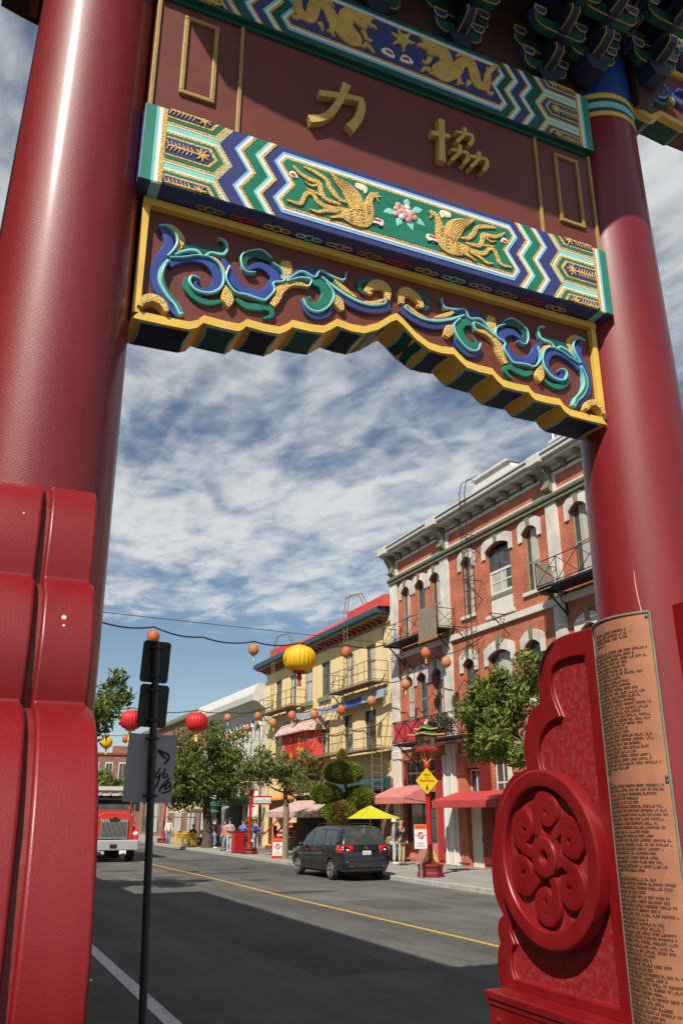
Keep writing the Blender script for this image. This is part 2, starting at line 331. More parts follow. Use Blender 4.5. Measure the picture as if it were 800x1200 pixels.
def thing(name, label, cat, loc=(0,0,0), rz=0.0, group=None):
    o = bpy.data.objects.new(name, None); col.objects.link(o); o.location = loc; o.rotation_euler = (0,0,rz); o.empty_display_size = 0.2
    WL[o.name] = Vector(loc); return tag(o, label, cat, group)
def struct(o): o['kind'] = 'structure'; return o
def copy_tree(o, parent=None, loc=None):
    c = o.copy(); col.objects.link(c); c.parent = parent
    if loc is not None: c.location = loc
    for ch in o.children: copy_tree(ch, c)
    return c
def smooth_pts(pts, sub=6):
    P = [np.array(p, float) for p in pts]; out = []
    for i in range(len(P)-1):
        a = P[max(i-1, 0)]; b = P[i]; c = P[i+1]; d = P[min(i+2, len(P)-1)]
        for t in np.arange(sub)/sub:
            out.append(0.5*((2*b)+(-a+c)*t+(2*a-5*b+4*c-d)*t*t+(-a+3*b-3*c+d)*t**3))
    out.append(P[-1]); return out
def stroke(mb, pts, h, mp, sub=6, flat=False, m=0):
    """domed (or flat) ribbon along (a, b, width); mp(a, b, h) -> world"""
    S = smooth_pts(pts, sub); k = len(S); prof = [(-1,-0.012),(-1,0.68*h),(-0.84,0.94*h),(0,h),(0.84,0.94*h),(1,0.68*h),(1,-0.012)]
    if flat: prof = [(-1,-0.012),(-1,h),(1,h),(1,-0.012)]
    q = len(prof); vs = []
    for i in range(k):
        d = S[min(i+1, k-1)][:2] - S[max(i-1, 0)][:2]; L = np.hypot(*d) or 1; nx, nz = -d[1]/L, d[0]/L
        w2 = max(S[i][2], 0.002)/2
        for u, hh in prof: vs.append(mp(S[i][0]+nx*w2*u, S[i][1]+nz*w2*u, hh))
    fs = [(i*q+j, (i+1)*q+j, (i+1)*q+j+1, i*q+j+1) for i in range(k-1) for j in range(q-1)]
    fs += [tuple(range(q)), tuple((k-1)*q+j for j in range(q-1, -1, -1))]
    fs += [(i*q, i*q+q-1, (i+1)*q+q-1, (i+1)*q) for i in range(k-1)]
    return mb.add(vs, fs, m)
# ================================================================ THE GATE
SCROLLS=[
 ('scroll_stem','blue',0.05,[(0.667,5.389,0.013),(0.716,5.332,0.065),(0.731,5.263,0.076),(0.693,5.173,0.079),(0.669,5.065,0.071),(0.686,4.965,0.064),(0.749,4.884,0.056),(0.818,4.806,0.038)]),
 ('scroll_rib','cyan',0.065,[(0.734,5.161,0.015),(0.704,5.087,0.028),(0.705,5.005,0.032),(0.745,4.929,0.032),(0.799,4.875,0.03),(0.833,4.815,0.024)]),
 ('scroll_rib','green',0.072,[(0.73,5.142,0.007),(0.708,5.076,0.013),(0.71,5.007,0.015),(0.75,4.936,0.015),(0.801,4.881,0.013),(0.829,4.831,0.009)]),
 ('scroll_leaf','gold',0.04,[(0.676,5.402,0.018),(0.742,5.408,0.05),(0.8,5.352,0.057),(0.798,5.296,0.045),(0.783,5.249,0.013)]),
 ('scroll_rib','cyan',0.062,[(0.662,5.387,0.007),(0.712,5.398,0.01),(0.755,5.369,0.011),(0.779,5.315,0.011),(0.763,5.249,0.011),(0.727,5.189,0.009)]),
 ('scroll_leaf','dkgreen',0.035,[(0.816,5.296,0.057),(0.888,5.313,0.08),(0.972,5.314,0.075),(1.045,5.337,0.058),(1.073,5.377,0.035),(1.052,5.408,0.021),(1.021,5.415,0.007)]),
 ('scroll_rib','cyan',0.055,[(0.77,5.215,0.009),(0.839,5.266,0.014),(0.9,5.28,0.014),(0.938,5.249,0.014),(0.983,5.293,0.012),(1.057,5.304,0.016),(1.082,5.349,0.014),(1.068,5.401,0.012),(1.021,5.415,0.006)]),
 ('scroll_stem','blue',0.055,[(0.741,5.134,0.044),(0.783,5.18,0.062),(0.862,5.219,0.056),(0.945,5.23,0.064),(1.01,5.191,0.075),(1.04,5.127,0.075),(1.018,5.048,0.07),(0.957,5.013,0.056),(0.91,5.035,0.038),(0.908,5.07,0.024),(0.931,5.073,0.009)]),
 ('scroll_rib','cyan',0.066,[(0.742,5.182,0.009),(0.822,5.207,0.009),(0.892,5.24,0.009),(0.975,5.254,0.009),(1.04,5.218,0.01),(1.071,5.136,0.011),(1.054,5.058,0.014),(0.989,5.004,0.013),(0.906,5.004,0.013),(0.868,5.052,0.013),(0.881,5.092,0.011),(0.927,5.088,0.006)]),
 ('scroll_leaf','green',0.045,[(1.063,4.977,0.029),(0.992,4.948,0.044),(0.919,4.961,0.057),(0.857,5.014,0.048),(0.849,5.071,0.031),(0.885,5.099,0.013)]),
 ('scroll_leaf','gold',0.06,[(0.985,5.267,0.018),(1.028,5.245,0.037),(1.056,5.211,0.037),(1.08,5.173,0.016)]),
 ('scroll_bud','gold',0.07,[(1.084,5.085,0.011),(1.097,5.035,0.079),(1.106,4.99,0.09),(1.109,4.943,0.007)]),
 ('scroll_stem','blue',0.05,[(1.058,5.279,0.035),(1.11,5.209,0.069),(1.157,5.124,0.076),(1.239,5.087,0.081),(1.315,5.096,0.082),(1.362,5.137,0.085),(1.406,5.226,0.089),(1.371,5.279,0.079),(1.301,5.301,0.059),(1.24,5.269,0.037),(1.217,5.227,0.013)]),
 ('scroll_rib','cyan',0.064,[(1.103,5.231,0.009),(1.086,5.14,0.01),(1.143,5.06,0.011),(1.219,5.057,0.012),(1.316,5.048,0.012),(1.346,5.063,0.012),(1.394,5.139,0.011),(1.386,5.192,0.011),(1.454,5.226,0.011),(1.44,5.3,0.011),(1.375,5.338,0.008)]),
 ('scroll_leaf','dkgreen',0.045,[(1.266,5.243,0.012),(1.211,5.251,0.047),(1.191,5.32,0.066),(1.25,5.376,0.062),(1.311,5.375,0.06),(1.368,5.35,0.016)]),
 ('scroll_rib','cyan',0.056,[(1.271,5.238,0.006),(1.212,5.224,0.009),(1.18,5.267,0.009),(1.18,5.342,0.009),(1.249,5.395,0.008),(1.31,5.411,0.01),(1.372,5.372,0.007)]),
 ('scroll_leaf','green',0.045,[(1.156,5.021,0.03),(1.221,4.991,0.057),(1.307,5.003,0.06),(1.323,5.016,0.06),(1.379,5.004,0.047),(1.384,4.964,0.034),(1.332,4.93,0.013)]),
 ('scroll_stub','gold',0.04,[(1.47,5.388,0.069),(1.475,5.332,0.099),(1.466,5.251,0.055)]),
 ('scroll_branch','gold',0.06,[(1.384,5.032,0.047),(1.417,5.097,0.061),(1.443,5.174,0.07),(1.518,5.233,0.049),(1.621,5.239,0.019)]),
 ('scroll_leaf','dkblue',0.045,[(1.492,5.259,0.025),(1.58,5.349,0.078),(1.685,5.366,0.071),(1.792,5.361,0.057),(1.863,5.36,0.026),(1.881,5.417,0.009)]),
 ('scroll_rib','cyan',0.058,[(1.467,5.23,0.01),(1.568,5.331,0.011),(1.66,5.315,0.011),(1.699,5.377,0.011),(1.779,5.357,0.011),(1.86,5.352,0.012),(1.881,5.417,0.007)]),
 ('scroll_rib','cyan',0.066,[(1.473,5.225,0.008),(1.556,5.277,0.011),(1.634,5.286,0.011),(1.621,5.232,0.008)]),
 ('scroll_leaf','green',0.055,[(1.647,5.282,0.048),(1.719,5.275,0.093),(1.753,5.212,0.098),(1.714,5.13,0.086),(1.649,5.105,0.063),(1.612,5.13,0.036),(1.635,5.168,0.011)]),
 ('scroll_leaf','blue',0.04,[(1.584,5.129,0.019),(1.617,5.055,0.043),(1.689,5.039,0.044),(1.76,5.079,0.036),(1.786,5.136,0.02)]),
 ('scroll_rib','cyan',0.06,[(1.584,5.136,0.01),(1.617,5.075,0.012),(1.688,5.067,0.012),(1.76,5.129,0.011),(1.793,5.224,0.011),(1.739,5.295,0.01)]),
 ('scroll_bud','gold',0.06,[(1.795,5.217,0.042),(1.826,5.183,0.093),(1.853,5.126,0.042)]),
 ('scroll_stem','dkblue',0.05,[(1.692,5.325,0.023),(1.793,5.26,0.051),(1.887,5.207,0.066),(1.995,5.186,0.078),(2.106,5.209,0.085),(2.199,5.256,0.083)]),
 ('scroll_rib','cyan',0.06,[(1.706,5.329,0.011),(1.819,5.267,0.017),(1.941,5.222,0.017),(2.051,5.216,0.015),(2.149,5.25,0.012),(2.164,5.284,0.009)]),
 ('scroll_rib','gold',0.062,[(1.792,5.328,0.014),(1.86,5.286,0.029),(1.948,5.241,0.012)]),
 ('scroll_rib','gold',0.062,[(2.01,5.223,0.012),(2.079,5.238,0.023),(2.157,5.285,0.012)]),
 ('scroll_leaf','dkgreen',0.035,[(2.038,5.3,0.015),(1.994,5.317,0.038),(1.983,5.373,0.053),(2.04,5.419,0.05),(2.11,5.425,0.03)]),
 ('scroll_curl','gold',0.055,[(2.185,5.297,0.039),(2.18,5.378,0.078),(2.124,5.403,0.087),(2.06,5.366,0.068),(2.031,5.32,0.038),(2.069,5.313,0.015)]),
]
PHOENIX=[
 ('phoenix_body','gold',0.02,[(2.034,5.954,0.041),(1.995,5.947,0.043),(1.973,5.89,0.052),(1.961,5.814,0.094),(1.922,5.741,0.14),(1.837,5.725,0.115),(1.752,5.743,0.057)]),
 ('phoenix_crest','gold',0.015,[(2.023,5.944,0.017),(2.034,5.983,0.007)]),
 ('phoenix_crest','gold',0.015,[(2.034,5.954,0.019),(2.058,5.957,0.007)]),
 ('phoenix_crest','gold',0.015,[(2.028,5.934,0.017),(2.044,5.909,0.007)]),
 ('phoenix_wing','gold',0.026,[(1.688,6.01,0.007),(1.741,5.972,0.051),(1.805,5.935,0.094),(1.859,5.875,0.129),(1.89,5.79,0.105)]),
 ('phoenix_wing','gold',0.022,[(1.805,5.941,0.047),(1.848,5.92,0.071),(1.902,5.842,0.059)]),
 ('phoenix_tail_feather','gold',0.018,[(1.805,5.821,0.019),(1.736,5.844,0.03),(1.691,5.9,0.035),(1.668,5.951,0.032),(1.594,5.985,0.032),(1.511,6.002,0.016)]),
 ('phoenix_tail_feather','gold',0.018,[(1.763,5.794,0.018),(1.663,5.801,0.032),(1.629,5.854,0.034),(1.616,5.909,0.034),(1.543,5.918,0.032),(1.481,5.943,0.027),(1.437,5.984,0.014)]),
 ('phoenix_tail_feather','gold',0.018,[(1.742,5.751,0.025),(1.648,5.743,0.034),(1.607,5.764,0.032),(1.578,5.801,0.029),(1.537,5.804,0.031),(1.513,5.755,0.031),(1.486,5.701,0.029),(1.404,5.702,0.013)]),
 ('phoenix_tail_feather','gold',0.018,[(1.784,5.736,0.023),(1.68,5.716,0.029),(1.608,5.68,0.022),(1.552,5.687,0.007)]),
 ('phoenix_tail_feather','gold',0.018,[(1.648,5.813,0.016),(1.58,5.827,0.016),(1.529,5.836,0.006)]),
 ('phoenix_tail_feather','gold',0.018,[(1.626,5.903,0.016),(1.564,5.871,0.014),(1.513,5.888,0.006)]),
 ('phoenix_tail_feather','gold',0.018,[(1.763,5.818,0.016),(1.72,5.886,0.014),(1.694,5.907,0.006)]),
 ('phoenix_tail_feather','gold',0.018,[(1.858,5.708,0.039),(1.773,5.701,0.032),(1.69,5.664,0.007)]),
 ('phoenix_tail_feather','gold',0.018,[(1.933,5.697,0.035),(1.868,5.688,0.034),(1.826,5.686,0.009)]),
 ('cloud_motif','cream',0.012,[(1.876,5.99,0.036),(1.908,5.987,0.052),(1.941,5.983,0.048),(1.944,5.947,0.012)]),
 ('gem_motif','white',0.01,[(1.415,5.925,0.018),(1.441,5.917,0.049),(1.47,5.901,0.007)]),
 ('gem_motif','red',0.013,[(1.423,5.916,0.009),(1.441,5.914,0.025),(1.456,5.905,0.006)]),
 ('gem_motif','white',0.01,[(1.987,5.745,0.028),(2.031,5.744,0.064),(2.075,5.756,0.036)]),
 ('gem_motif','red',0.013,[(2.004,5.757,0.019),(2.058,5.76,0.019)]),
 ('gem_motif','navy',0.014,[(1.992,5.719,0.012),(2.03,5.724,0.016),(2.068,5.709,0.006)]),
]
DRAGON=[
 ('dragon_body','gold',0.02,[(2.461,7.443,0.082),(2.533,7.463,0.121),(2.604,7.441,0.122),(2.611,7.348,0.11),(2.536,7.254,0.097),(2.594,7.231,0.108),(2.694,7.325,0.105),(2.748,7.424,0.09),(2.824,7.467,0.091),(2.857,7.398,0.096),(2.886,7.279,0.09),(2.962,7.298,0.073),(2.982,7.404,0.057),(3.011,7.467,0.029)]),
 ('dragon_head','gold',0.026,[(2.416,7.505,0.027),(2.462,7.471,0.109),(2.508,7.438,0.121),(2.458,7.373,0.027)]),
 ('dragon_claw','gold',0.016,[(2.463,7.485,0.044),(2.428,7.51,0.033),(2.382,7.53,0.011)]),
 ('dragon_claw','gold',0.016,[(2.437,7.432,0.044),(2.402,7.443,0.033),(2.367,7.421,0.011)]),
 ('dragon_claw','gold',0.016,[(2.534,7.477,0.044),(2.595,7.511,0.033),(2.63,7.495,0.011)]),
 ('dragon_claw','gold',0.016,[(2.481,7.357,0.043),(2.443,7.285,0.032),(2.409,7.296,0.011)]),
 ('dragon_claw','gold',0.016,[(2.476,7.232,0.043),(2.429,7.225,0.032),(2.393,7.182,0.011)]),
 ('dragon_claw','gold',0.016,[(2.522,7.213,0.043),(2.463,7.2,0.011)]),
 ('dragon_claw','gold',0.016,[(2.718,7.314,0.044),(2.725,7.235,0.033),(2.761,7.224,0.011)]),
 ('dragon_claw','gold',0.016,[(2.725,7.235,0.044),(2.699,7.191,0.011)]),
 ('dragon_claw','gold',0.016,[(2.825,7.487,0.045),(2.753,7.51,0.034),(2.702,7.472,0.011)]),
 ('dragon_claw','gold',0.016,[(2.802,7.504,0.045),(2.876,7.51,0.011)]),
 ('dragon_claw','gold',0.016,[(3.011,7.467,0.046),(3.067,7.541,0.035),(3.091,7.523,0.012)]),
 ('dragon_claw','gold',0.016,[(3.01,7.444,0.046),(2.975,7.485,0.012)]),
 ('dragon_claw','gold',0.016,[(2.935,7.273,0.045),(2.994,7.23,0.034),(3.021,7.255,0.011)]),
 ('dragon_claw','gold',0.016,[(2.812,7.274,0.044),(2.784,7.207,0.011)]),
 ('flame_pearl','gold',0.02,[(2.217,7.437,0.069),(2.251,7.426,0.117),(2.292,7.418,0.07)]),
 ('flame_pearl','gold',0.014,[(2.251,7.426,0.053),(2.161,7.451,0.011)]),
 ('flame_pearl','gold',0.014,[(2.251,7.426,0.053),(2.219,7.515,0.011)]),
 ('flame_pearl','gold',0.014,[(2.251,7.426,0.053),(2.323,7.521,0.011)]),
 ('flame_pearl','gold',0.014,[(2.251,7.426,0.053),(2.355,7.435,0.011)]),
 ('flame_pearl','gold',0.014,[(2.251,7.426,0.053),(2.259,7.308,0.011)]),
 ('flame_pearl','gold',0.014,[(2.251,7.426,0.053),(2.17,7.347,0.011)]),
 ('gem_motif','white',0.01,[(2.078,7.237,0.026),(2.134,7.25,0.078),(2.178,7.217,0.021)]),
 ('gem_motif','red',0.013,[(2.111,7.253,0.036),(2.167,7.239,0.021)]),
]

gate = thing('chinatown_gate', 'red columned ceremonial gate with painted beams, gilded reliefs and scalloped scroll panel', 'gate', (2.23, 4.28, 0))
GY = 4.28; XL, XR = 0.187, 4.28; CX = 2.237
# ---- columns
def column(xc, topz):
    prof = [(0.41,0.0),(0.41,0.9),(0.402,2.0),(0.388,3.4),(0.372,5.0),(0.352,6.5),(0.345,7.50)]
    P = smooth_pts(prof, 6)
    c = MB().lathe([(p[0], p[1]) for p in P], xc, GY, 72).build('column', 'gate_red', gate, smooth=40)
    for i, (z0, z1, mm, rr) in enumerate([(7.50,7.545,'yellow_paint',0.350),(7.545,7.585,'dark_green_paint',0.347),(7.585,7.645,'cyan_paint',0.348),(7.645,7.685,'dark_green_paint',0.347),(7.685,7.735,'yellow_paint',0.350)]):
        MB().lathe([(rr,z0),(rr,z1)], xc, GY, 72).build('column_band', mm, c, smooth=40)
    MB().lathe([(0.345,7.735),(0.345,topz)], xc, GY, 72).build('column_head', 'shaft_blue', c, smooth=40)
    return c
colL = column(XL, 8.6); colR = column(XR, 9.9)
# a long scratch and chips of bare paint on the right column
sm = MB()
for k in range(9):
    t = k/8; z = 3.33+0.30*t; a = R(-33+3*math.sin(t*2)); r = 0.3905-0.0075*t
    if k: sm.tube([pp, (XR-r*math.cos(a), GY+r*math.sin(a), z)], 0.004, 5)
    pp = (XR-r*math.cos(a), GY+r*math.sin(a), z)
sm.build('paint_scratch', 'rose_paint', colR)
# ---- lower beam with its painted pattern
BX0, BX1, BZ0, BZ1 = 0.497, 3.976, 5.564, 6.128
def painted_beam(name, y0, z0, z1, x0, x1, main, field, sprig, a1, a2, base_m):
    H = z1-z0
    bm = B(x0, x1, y0, 8.56-y0, z0, z1).build(name, base_m, gate, bevel=0.006)
    def plate(nm, poly, k, mm): MB().prism(poly, 'xz', y0-0.0022*k, y0+0.004).build(nm, mm, bm)
    def zig(x, v0, v1, A=0.09, sgn=1):
        vs = [v0] + [q for q in (0.25,0.5,0.75) if v0 < q < v1] + [v1]
        return [(x - sgn*A*abs(abs((4*q) % 2-1)-1), z0+H*q) for q in vs]
    for sgn, X in ((1, x0), (-1, x1)):
        def xx(d): return X + sgn*d
        def band(nm, d0, d1, k, mm, v0=0.012, v1=0.988):
            A = zig(xx(d0), v0, v1, sgn=sgn); C = zig(xx(d1), v0, v1, sgn=sgn)
            plate(nm, A + C[::-1], k, mm)
        def strip(nm, d0, d1, k, mm): plate(nm, [(xx(d0),z0+0.004),(xx(d1),z0+0.004),(xx(d1),z1-0.004),(xx(d0),z1-0.004)], k, mm)
        strip('end_border', 0.004, 0.068, 1, 'teal_paint'); strip('end_border', 0.068, 0.086, 1, 'cyan_paint')
        strip('end_border', 0.086, 0.108, 1, 'white_paint'); strip('end_border', 0.108, 0.135, 2, 'gold_paint')
        # sprig panels: cyan ground, nested hexagons pointing to the middle
        A0 = [(xx(0.135), z0+0.004), (xx(0.135), z1-0.004)]
        plate('end_field', A0 + zig(xx(0.535), 0.012, 0.988, sgn=sgn)[::-1], 1, 'mint_paint')
        for vc in (0.0, 0.5, 1.0):
            for k, (hh, tip, mm) in enumerate([(0.215,0.525,'white_paint'),(0.195,0.515,'gold_paint'),(0.165,0.49,a1),(0.125,0.455,'gold_paint'),(0.10,0.43,sprig)]):
                sl = 0.09/0.25
                pts = [(0.136, vc-hh), (tip-sl*hh, vc-hh), (tip, vc), (tip-sl*hh, vc+hh), (0.136, vc+hh)]
                pts = [(a, min(max(b, 0.012), 0.988)) for a, b in pts]
                if vc != 0.5:
                    e = 0.012 if vc == 0 else 0.988; o = vc+hh if vc == 0 else vc-hh
                    pts = [(0.136, e), (tip-0.004, e), (tip-sl*hh, o), (0.136, o)]
                plate('sprig_border' if k < 4 else 'sprig_field', [(xx(a), z0+H*b) for a, b in pts], 2+k, mm)
            g = MB()
            zc = z0+H*min(max(vc, 0.02), 0.98); mpf = lambda a, b, h: (a, y0-0.013-h, b)
            up, dn = vc < 0.9, vc > 0.1
            stroke(g, [(xx(0.15), zc, 0.012), (xx(0.27), zc, 0.012), (xx(0.40), zc, 0.006)], 0.006, mpf, 3)
            for q in range(7):
                d = 0.155+0.024*q
                for s2 in ((1,) if not dn else (-1,) if not up else (1,-1)):
                    stroke(g, [(xx(d), zc, 0.010), (xx(d-0.014), zc+s2*0.036, 0.004)], 0.006, mpf, 2)
            for q in range(8):
                an = q*math.pi/4+0.2; c_, s_ = math.cos(an), math.sin(an)
                if (s_ < -0.15 and not dn) or (s_ > 0.15 and not up): continue
                stroke(g, [(xx(0.355), zc, 0.02), (xx(0.355+0.048*c_), zc+0.048*s_, 0.006)], 0.008, mpf, 2)
            g.build('leaf_sprig', 'gold_paint', bm)
        d = 0.535
        for w_, mm in ((0.016,'gold_paint'),(0.095,main),(0.018,'sky_paint'),(0.02,'white_paint'),(0.02,'gold_paint'),(0.075,a2),(0.02,'mint_paint'),(0.02,'white_paint'),(0.02,'gold_paint')):
            band('zigzag_band', d, d+w_, 2, mm); d += w_
    # middle cartouche, nested plates
    def cart(nm, d, e, k, mm):
        q0, q1 = e/H, 1-e/H
        Lf = zig(x0+d, q0, q1, sgn=1); Rt = zig(x1-d, q0, q1, sgn=-1)
        plate(nm, Lf + Rt[::-1], k, mm)
    cart('cartouche_border', 0.905, 0.045, 2, 'sky_paint'); cart('cartouche_border', 0.925, 0.065, 3, 'white_paint')
    cart('cartouche_border', 0.945, 0.083, 4, 'gold_paint'); cart('cartouche_field', 0.962, 0.100, 5, field)
    return bm
lowbeam = painted_beam('lower_beam', 4.0, BZ0, BZ1, BX0, BX1, 'navy_paint', 'green_paint', 'navy_paint', 'green_paint', 'green_paint', 'navy_paint')
upbeam = painted_beam('upper_beam', 3.98, 7.07, 7.63, 0.50, 3.975, 'dark_green_paint', 'navy_paint', 'dark_green_paint', 'blue_paint', 'navy_paint', 'dark_green_paint')
B(0.55, 3.92, 4.02, 8.54-4.02, 7.04, 7.072).build('beam_lip', 'dark_green_paint', upbeam)
CM = {'blue':'blue_paint','dkblue':'navy_paint','green':'green_paint','dkgreen':'dark_green_paint','gold':'gold_paint','cyan':'cyan_paint','cream':'cream_paint','white':'white_paint','red':'scarlet_paint','navy':'dark_navy_paint'}
def reliefs(lst, parent, yb, mirror=CX, ms=('n','m'), sub=6):
    for nm, c, h, pts in lst:
        for m in ms:
            P = [((2*mirror-a) if m == 'm' else a, b, w_) for a, b, w_ in pts]
            stroke(MB(), P, h, lambda a, b, q: (a, yb-q, b), sub).build(nm, CM[c], parent, smooth=34)
reliefs([(n_, c_, h_*0.62, p_) for n_, c_, h_, p_ in PHOENIX], lowbeam, 3.989)
# feather ridges over wing, breast and tail
WG = PHOENIX[4][3]; BDY = PHOENIX[0][3]; RID = []
for f in (-0.34, -0.17, 0.0, 0.17, 0.34): RID.append(('feather_ridge', 'gold', 0.020, [(a+f*0.3*w_, b+f*w_*0.95, 0.007) for a, b, w_ in WG]))
for j in range(3, 7):
    a, b, w_ = BDY[j]
    for f in (-0.3, -0.1, 0.1, 0.3): RID.append(('feather_ridge', 'gold', 0.017, [(a+0.012, b+f*w_+0.010, 0.005), (a, b+f*w_, 0.009), (a-0.014, b+f*w_+0.006, 0.004)]))
reliefs(RID, lowbeam, 3.989, sub=3)
# small dotted scales over the phoenix bodies come from the gold relief bump; peony between them
for i in range(15):
    a = i*2.4; rr = 0.012*i**0.62*1.15
    x, z = CX+rr*math.cos(a)*1.15, 5.885+rr*math.sin(a)*0.85; pr = 0.030-0.0005*i
    MB().lathe([(pr,0),(pr,0.006),(pr*0.7,0.012),(0.002,0.014)], 0, 0, 12).xf(Matrix.Translation((x, 3.990-0.001*(i % 3), z)) @ Matrix.Rotation(R(90), 4, 'X')).build('peony_petal', 'white_paint' if i % 4 == 3 else 'rose_paint', lowbeam, smooth=40)
for a in (35, 80, 150, 200, 250, 290, 335):
    c_, s_ = math.cos(R(a)), math.sin(R(a))
    stroke(MB(), [(CX+0.07*c_, 5.885+0.055*s_, 0.01), (CX+0.12*c_, 5.885+0.09*s_+0.01, 0.05), (CX+0.17*c_, 5.885+0.13*s_, 0.004)], 0.004, lambda x, z, q: (x, 3.9895-q, z)).build('peony_leaf', 'mint_paint' if a % 3 else 'green_paint', lowbeam, smooth=40)
reliefs([d for d in DRAGON if d[0] != 'flame_pearl'], upbeam, 3.969, mirror=2.205)
reliefs([d for d in DRAGON if d[0] == 'flame_pearl'], upbeam, 3.969, ms=('n',))
# little clouds painted along the underside of the lower beam
for i in range(13):
    x = 0.95+0.215*i; g = MB(); cc = ('dull_gold','scarlet_paint','gold_paint','mint_paint','rose_paint')[i % 5]
    for q in range(3):
        xx = x-0.055+0.055*q
        g.tube([(xx+0.034*math.cos(t*0.9), 4.10+0.020*math.sin(t*0.9)*(1.25 if q == 1 else 0.85), BZ0-0.002) for t in range(7)], 0.0045, 5, close=True)
    g.build('cloud_motif', cc, lowbeam)
for x in (0.60, 3.87): B(x-0.03, x+0.03, 4.0, 4.17, BZ0-0.004, BZ0+0.003).build('end_border', 'cyan_paint', lowbeam)
# ---- name panel with two gilded characters
nam = B(0.515, 3.96, 4.04, 4.52, 6.12, 7.08).build('name_panel', 'panel_brown', gate)
for x in (0.527, 1.075, 3.429, 3.950): B(x-0.013, x+0.013, 4.022, 4.05, 6.12, 7.05).build('gold_strip', 'dull_gold', nam, bevel=0.004)
for a, b in ((0.69, 0.916), (3.60, 3.836)):
    for q in (B(a, b, 4.018, 4.05, 6.93, 6.96), B(a, b, 4.018, 4.05, 6.31, 6.34), B(a, a+0.03, 4.0195, 4.05, 6.338, 6.932), B(b-0.03, b, 4.0195, 4.05, 6.338, 6.932)):
        q.build('frame_moulding', 'dull_gold', nam, bevel=0.006)
def char(strokes_):
    g = MB()
    for i_, s in enumerate(strokes_): stroke(g, s, 0.052+0.0022*i_, lambda x, z, q: (x, 4.04-q, z), 5, flat=True)
    return g.build('gilded_character', 'gold_paint', nam, smooth=35)
char([[(1.615,6.672,0.045),(1.70,6.695,0.05),(1.86,6.735,0.045),(1.945,6.742,0.05)], [(1.925,6.75,0.04),(1.93,6.68,0.055),(1.90,6.56,0.06),(1.835,6.455,0.07)], [(1.815,6.835,0.06),(1.79,6.74,0.05),(1.72,6.57,0.05),(1.645,6.47,0.05),(1.545,6.415,0.055)]])
def li(x, z, s): return [[(x,z+0.60*s,0.024),(x+0.4*s,z+0.66*s,0.026),(x+0.85*s,z+0.74*s,0.026)], [(x+0.83*s,z+0.75*s,0.024),(x+0.82*s,z+0.4*s,0.03),(x+0.62*s,z+0.05*s,0.032)], [(x+0.46*s,z+1.0*s,0.03),(x+0.38*s,z+0.55*s,0.026),(x-0.02*s,z,0.028)]]
char([[(2.478,6.672,0.04),(2.55,6.69,0.04),(2.635,6.705,0.03)], [(2.568,6.835,0.05),(2.562,6.64,0.045),(2.555,6.45,0.06)]] + li(2.685,6.665,0.165) + li(2.63,6.475,0.165) + li(2.785,6.465,0.17))
# ---- scroll panel under the lower beam
half = [(0.556,4.721),(0.75,4.722),(0.88,4.727),(0.929,4.750),(0.962,4.792),(1.08,4.787),(1.175,4.790),(1.20,4.808),(1.222,4.836),(1.33,4.830),(1.43,4.836),(1.479,4.870),(1.512,4.906),(1.63,4.906),(1.72,4.918),(1.767,4.954),(1.811,4.993),(1.91,4.980),(2.0,4.987),(2.10,5.040),(2.19,5.120)]
low = half + [(CX, 5.15)] + [(2*CX-a, b) for a, b in half[::-1]]
x0, x1, zt = 0.556, 2*CX-0.556, 5.559
scp = MB().prism([(x0,zt),(x1,zt)] + [(a, b) for a, b in low[::-1]], 'xz', 4.18, 4.40).build('scroll_panel', 'panel_brown', gate)
fr = MB(); n = len(low)
inner = [(min(max(a, x0+0.045), x1-0.045), b+0.048) for a, b in low]
vs = []; 
for (a, b), (c, d) in zip(low, inner): vs += [(a,4.135,b-0.004),(c,4.135,d),(c,4.185,d),(a,4.42,b-0.004)]
fs = []
for i in range(n-1): fs += [(4*i,4*i+1,4*i+5,4*i+4),(4*i+1,4*i+2,4*i+6,4*i+5),(4*i,4*i+4,4*i+7,4*i+3)]
fr.add(vs, fs).build('scalloped_edge', 'yellow_paint', scp, recalc=False)
B(x0, x0+0.045, 4.137, 4.185, 4.76, zt-0.05).build('frame_moulding', 'yellow_paint', scp, bevel=0.004)
B(x1-0.045, x1, 4.137, 4.185, 4.76, zt-0.05).build('frame_moulding', 'yellow_paint', scp, bevel=0.004)
B(x0, x1, 4.13, 4.185, zt-0.05, zt-0.002).build('frame_moulding', 'yellow_paint', scp, bevel=0.004)
reliefs([(n_, c_, h_*(0.52 if 'rib' not in n_ else 0.66), [(a, b, w_*(1.25 if 'rib' in n_ else 0.86)) for a, b, w_ in p_]) for n_, c_, h_, p_ in SCROLLS], scp, 4.178)
for m in (1, -1):
    g = MB(); f = lambda a: a if m == 1 else 2*CX-a
    stroke(g, [(f(0.592),4.79,0.03),(f(0.61),4.835,0.05),(f(0.66),4.865,0.055),(f(0.715),4.845,0.05),(f(0.745),4.795,0.03)], 0.07, lambda a, b, q: (a, 4.178-q, b)); g.build('scroll_foot', 'gold_paint', scp, smooth=50)
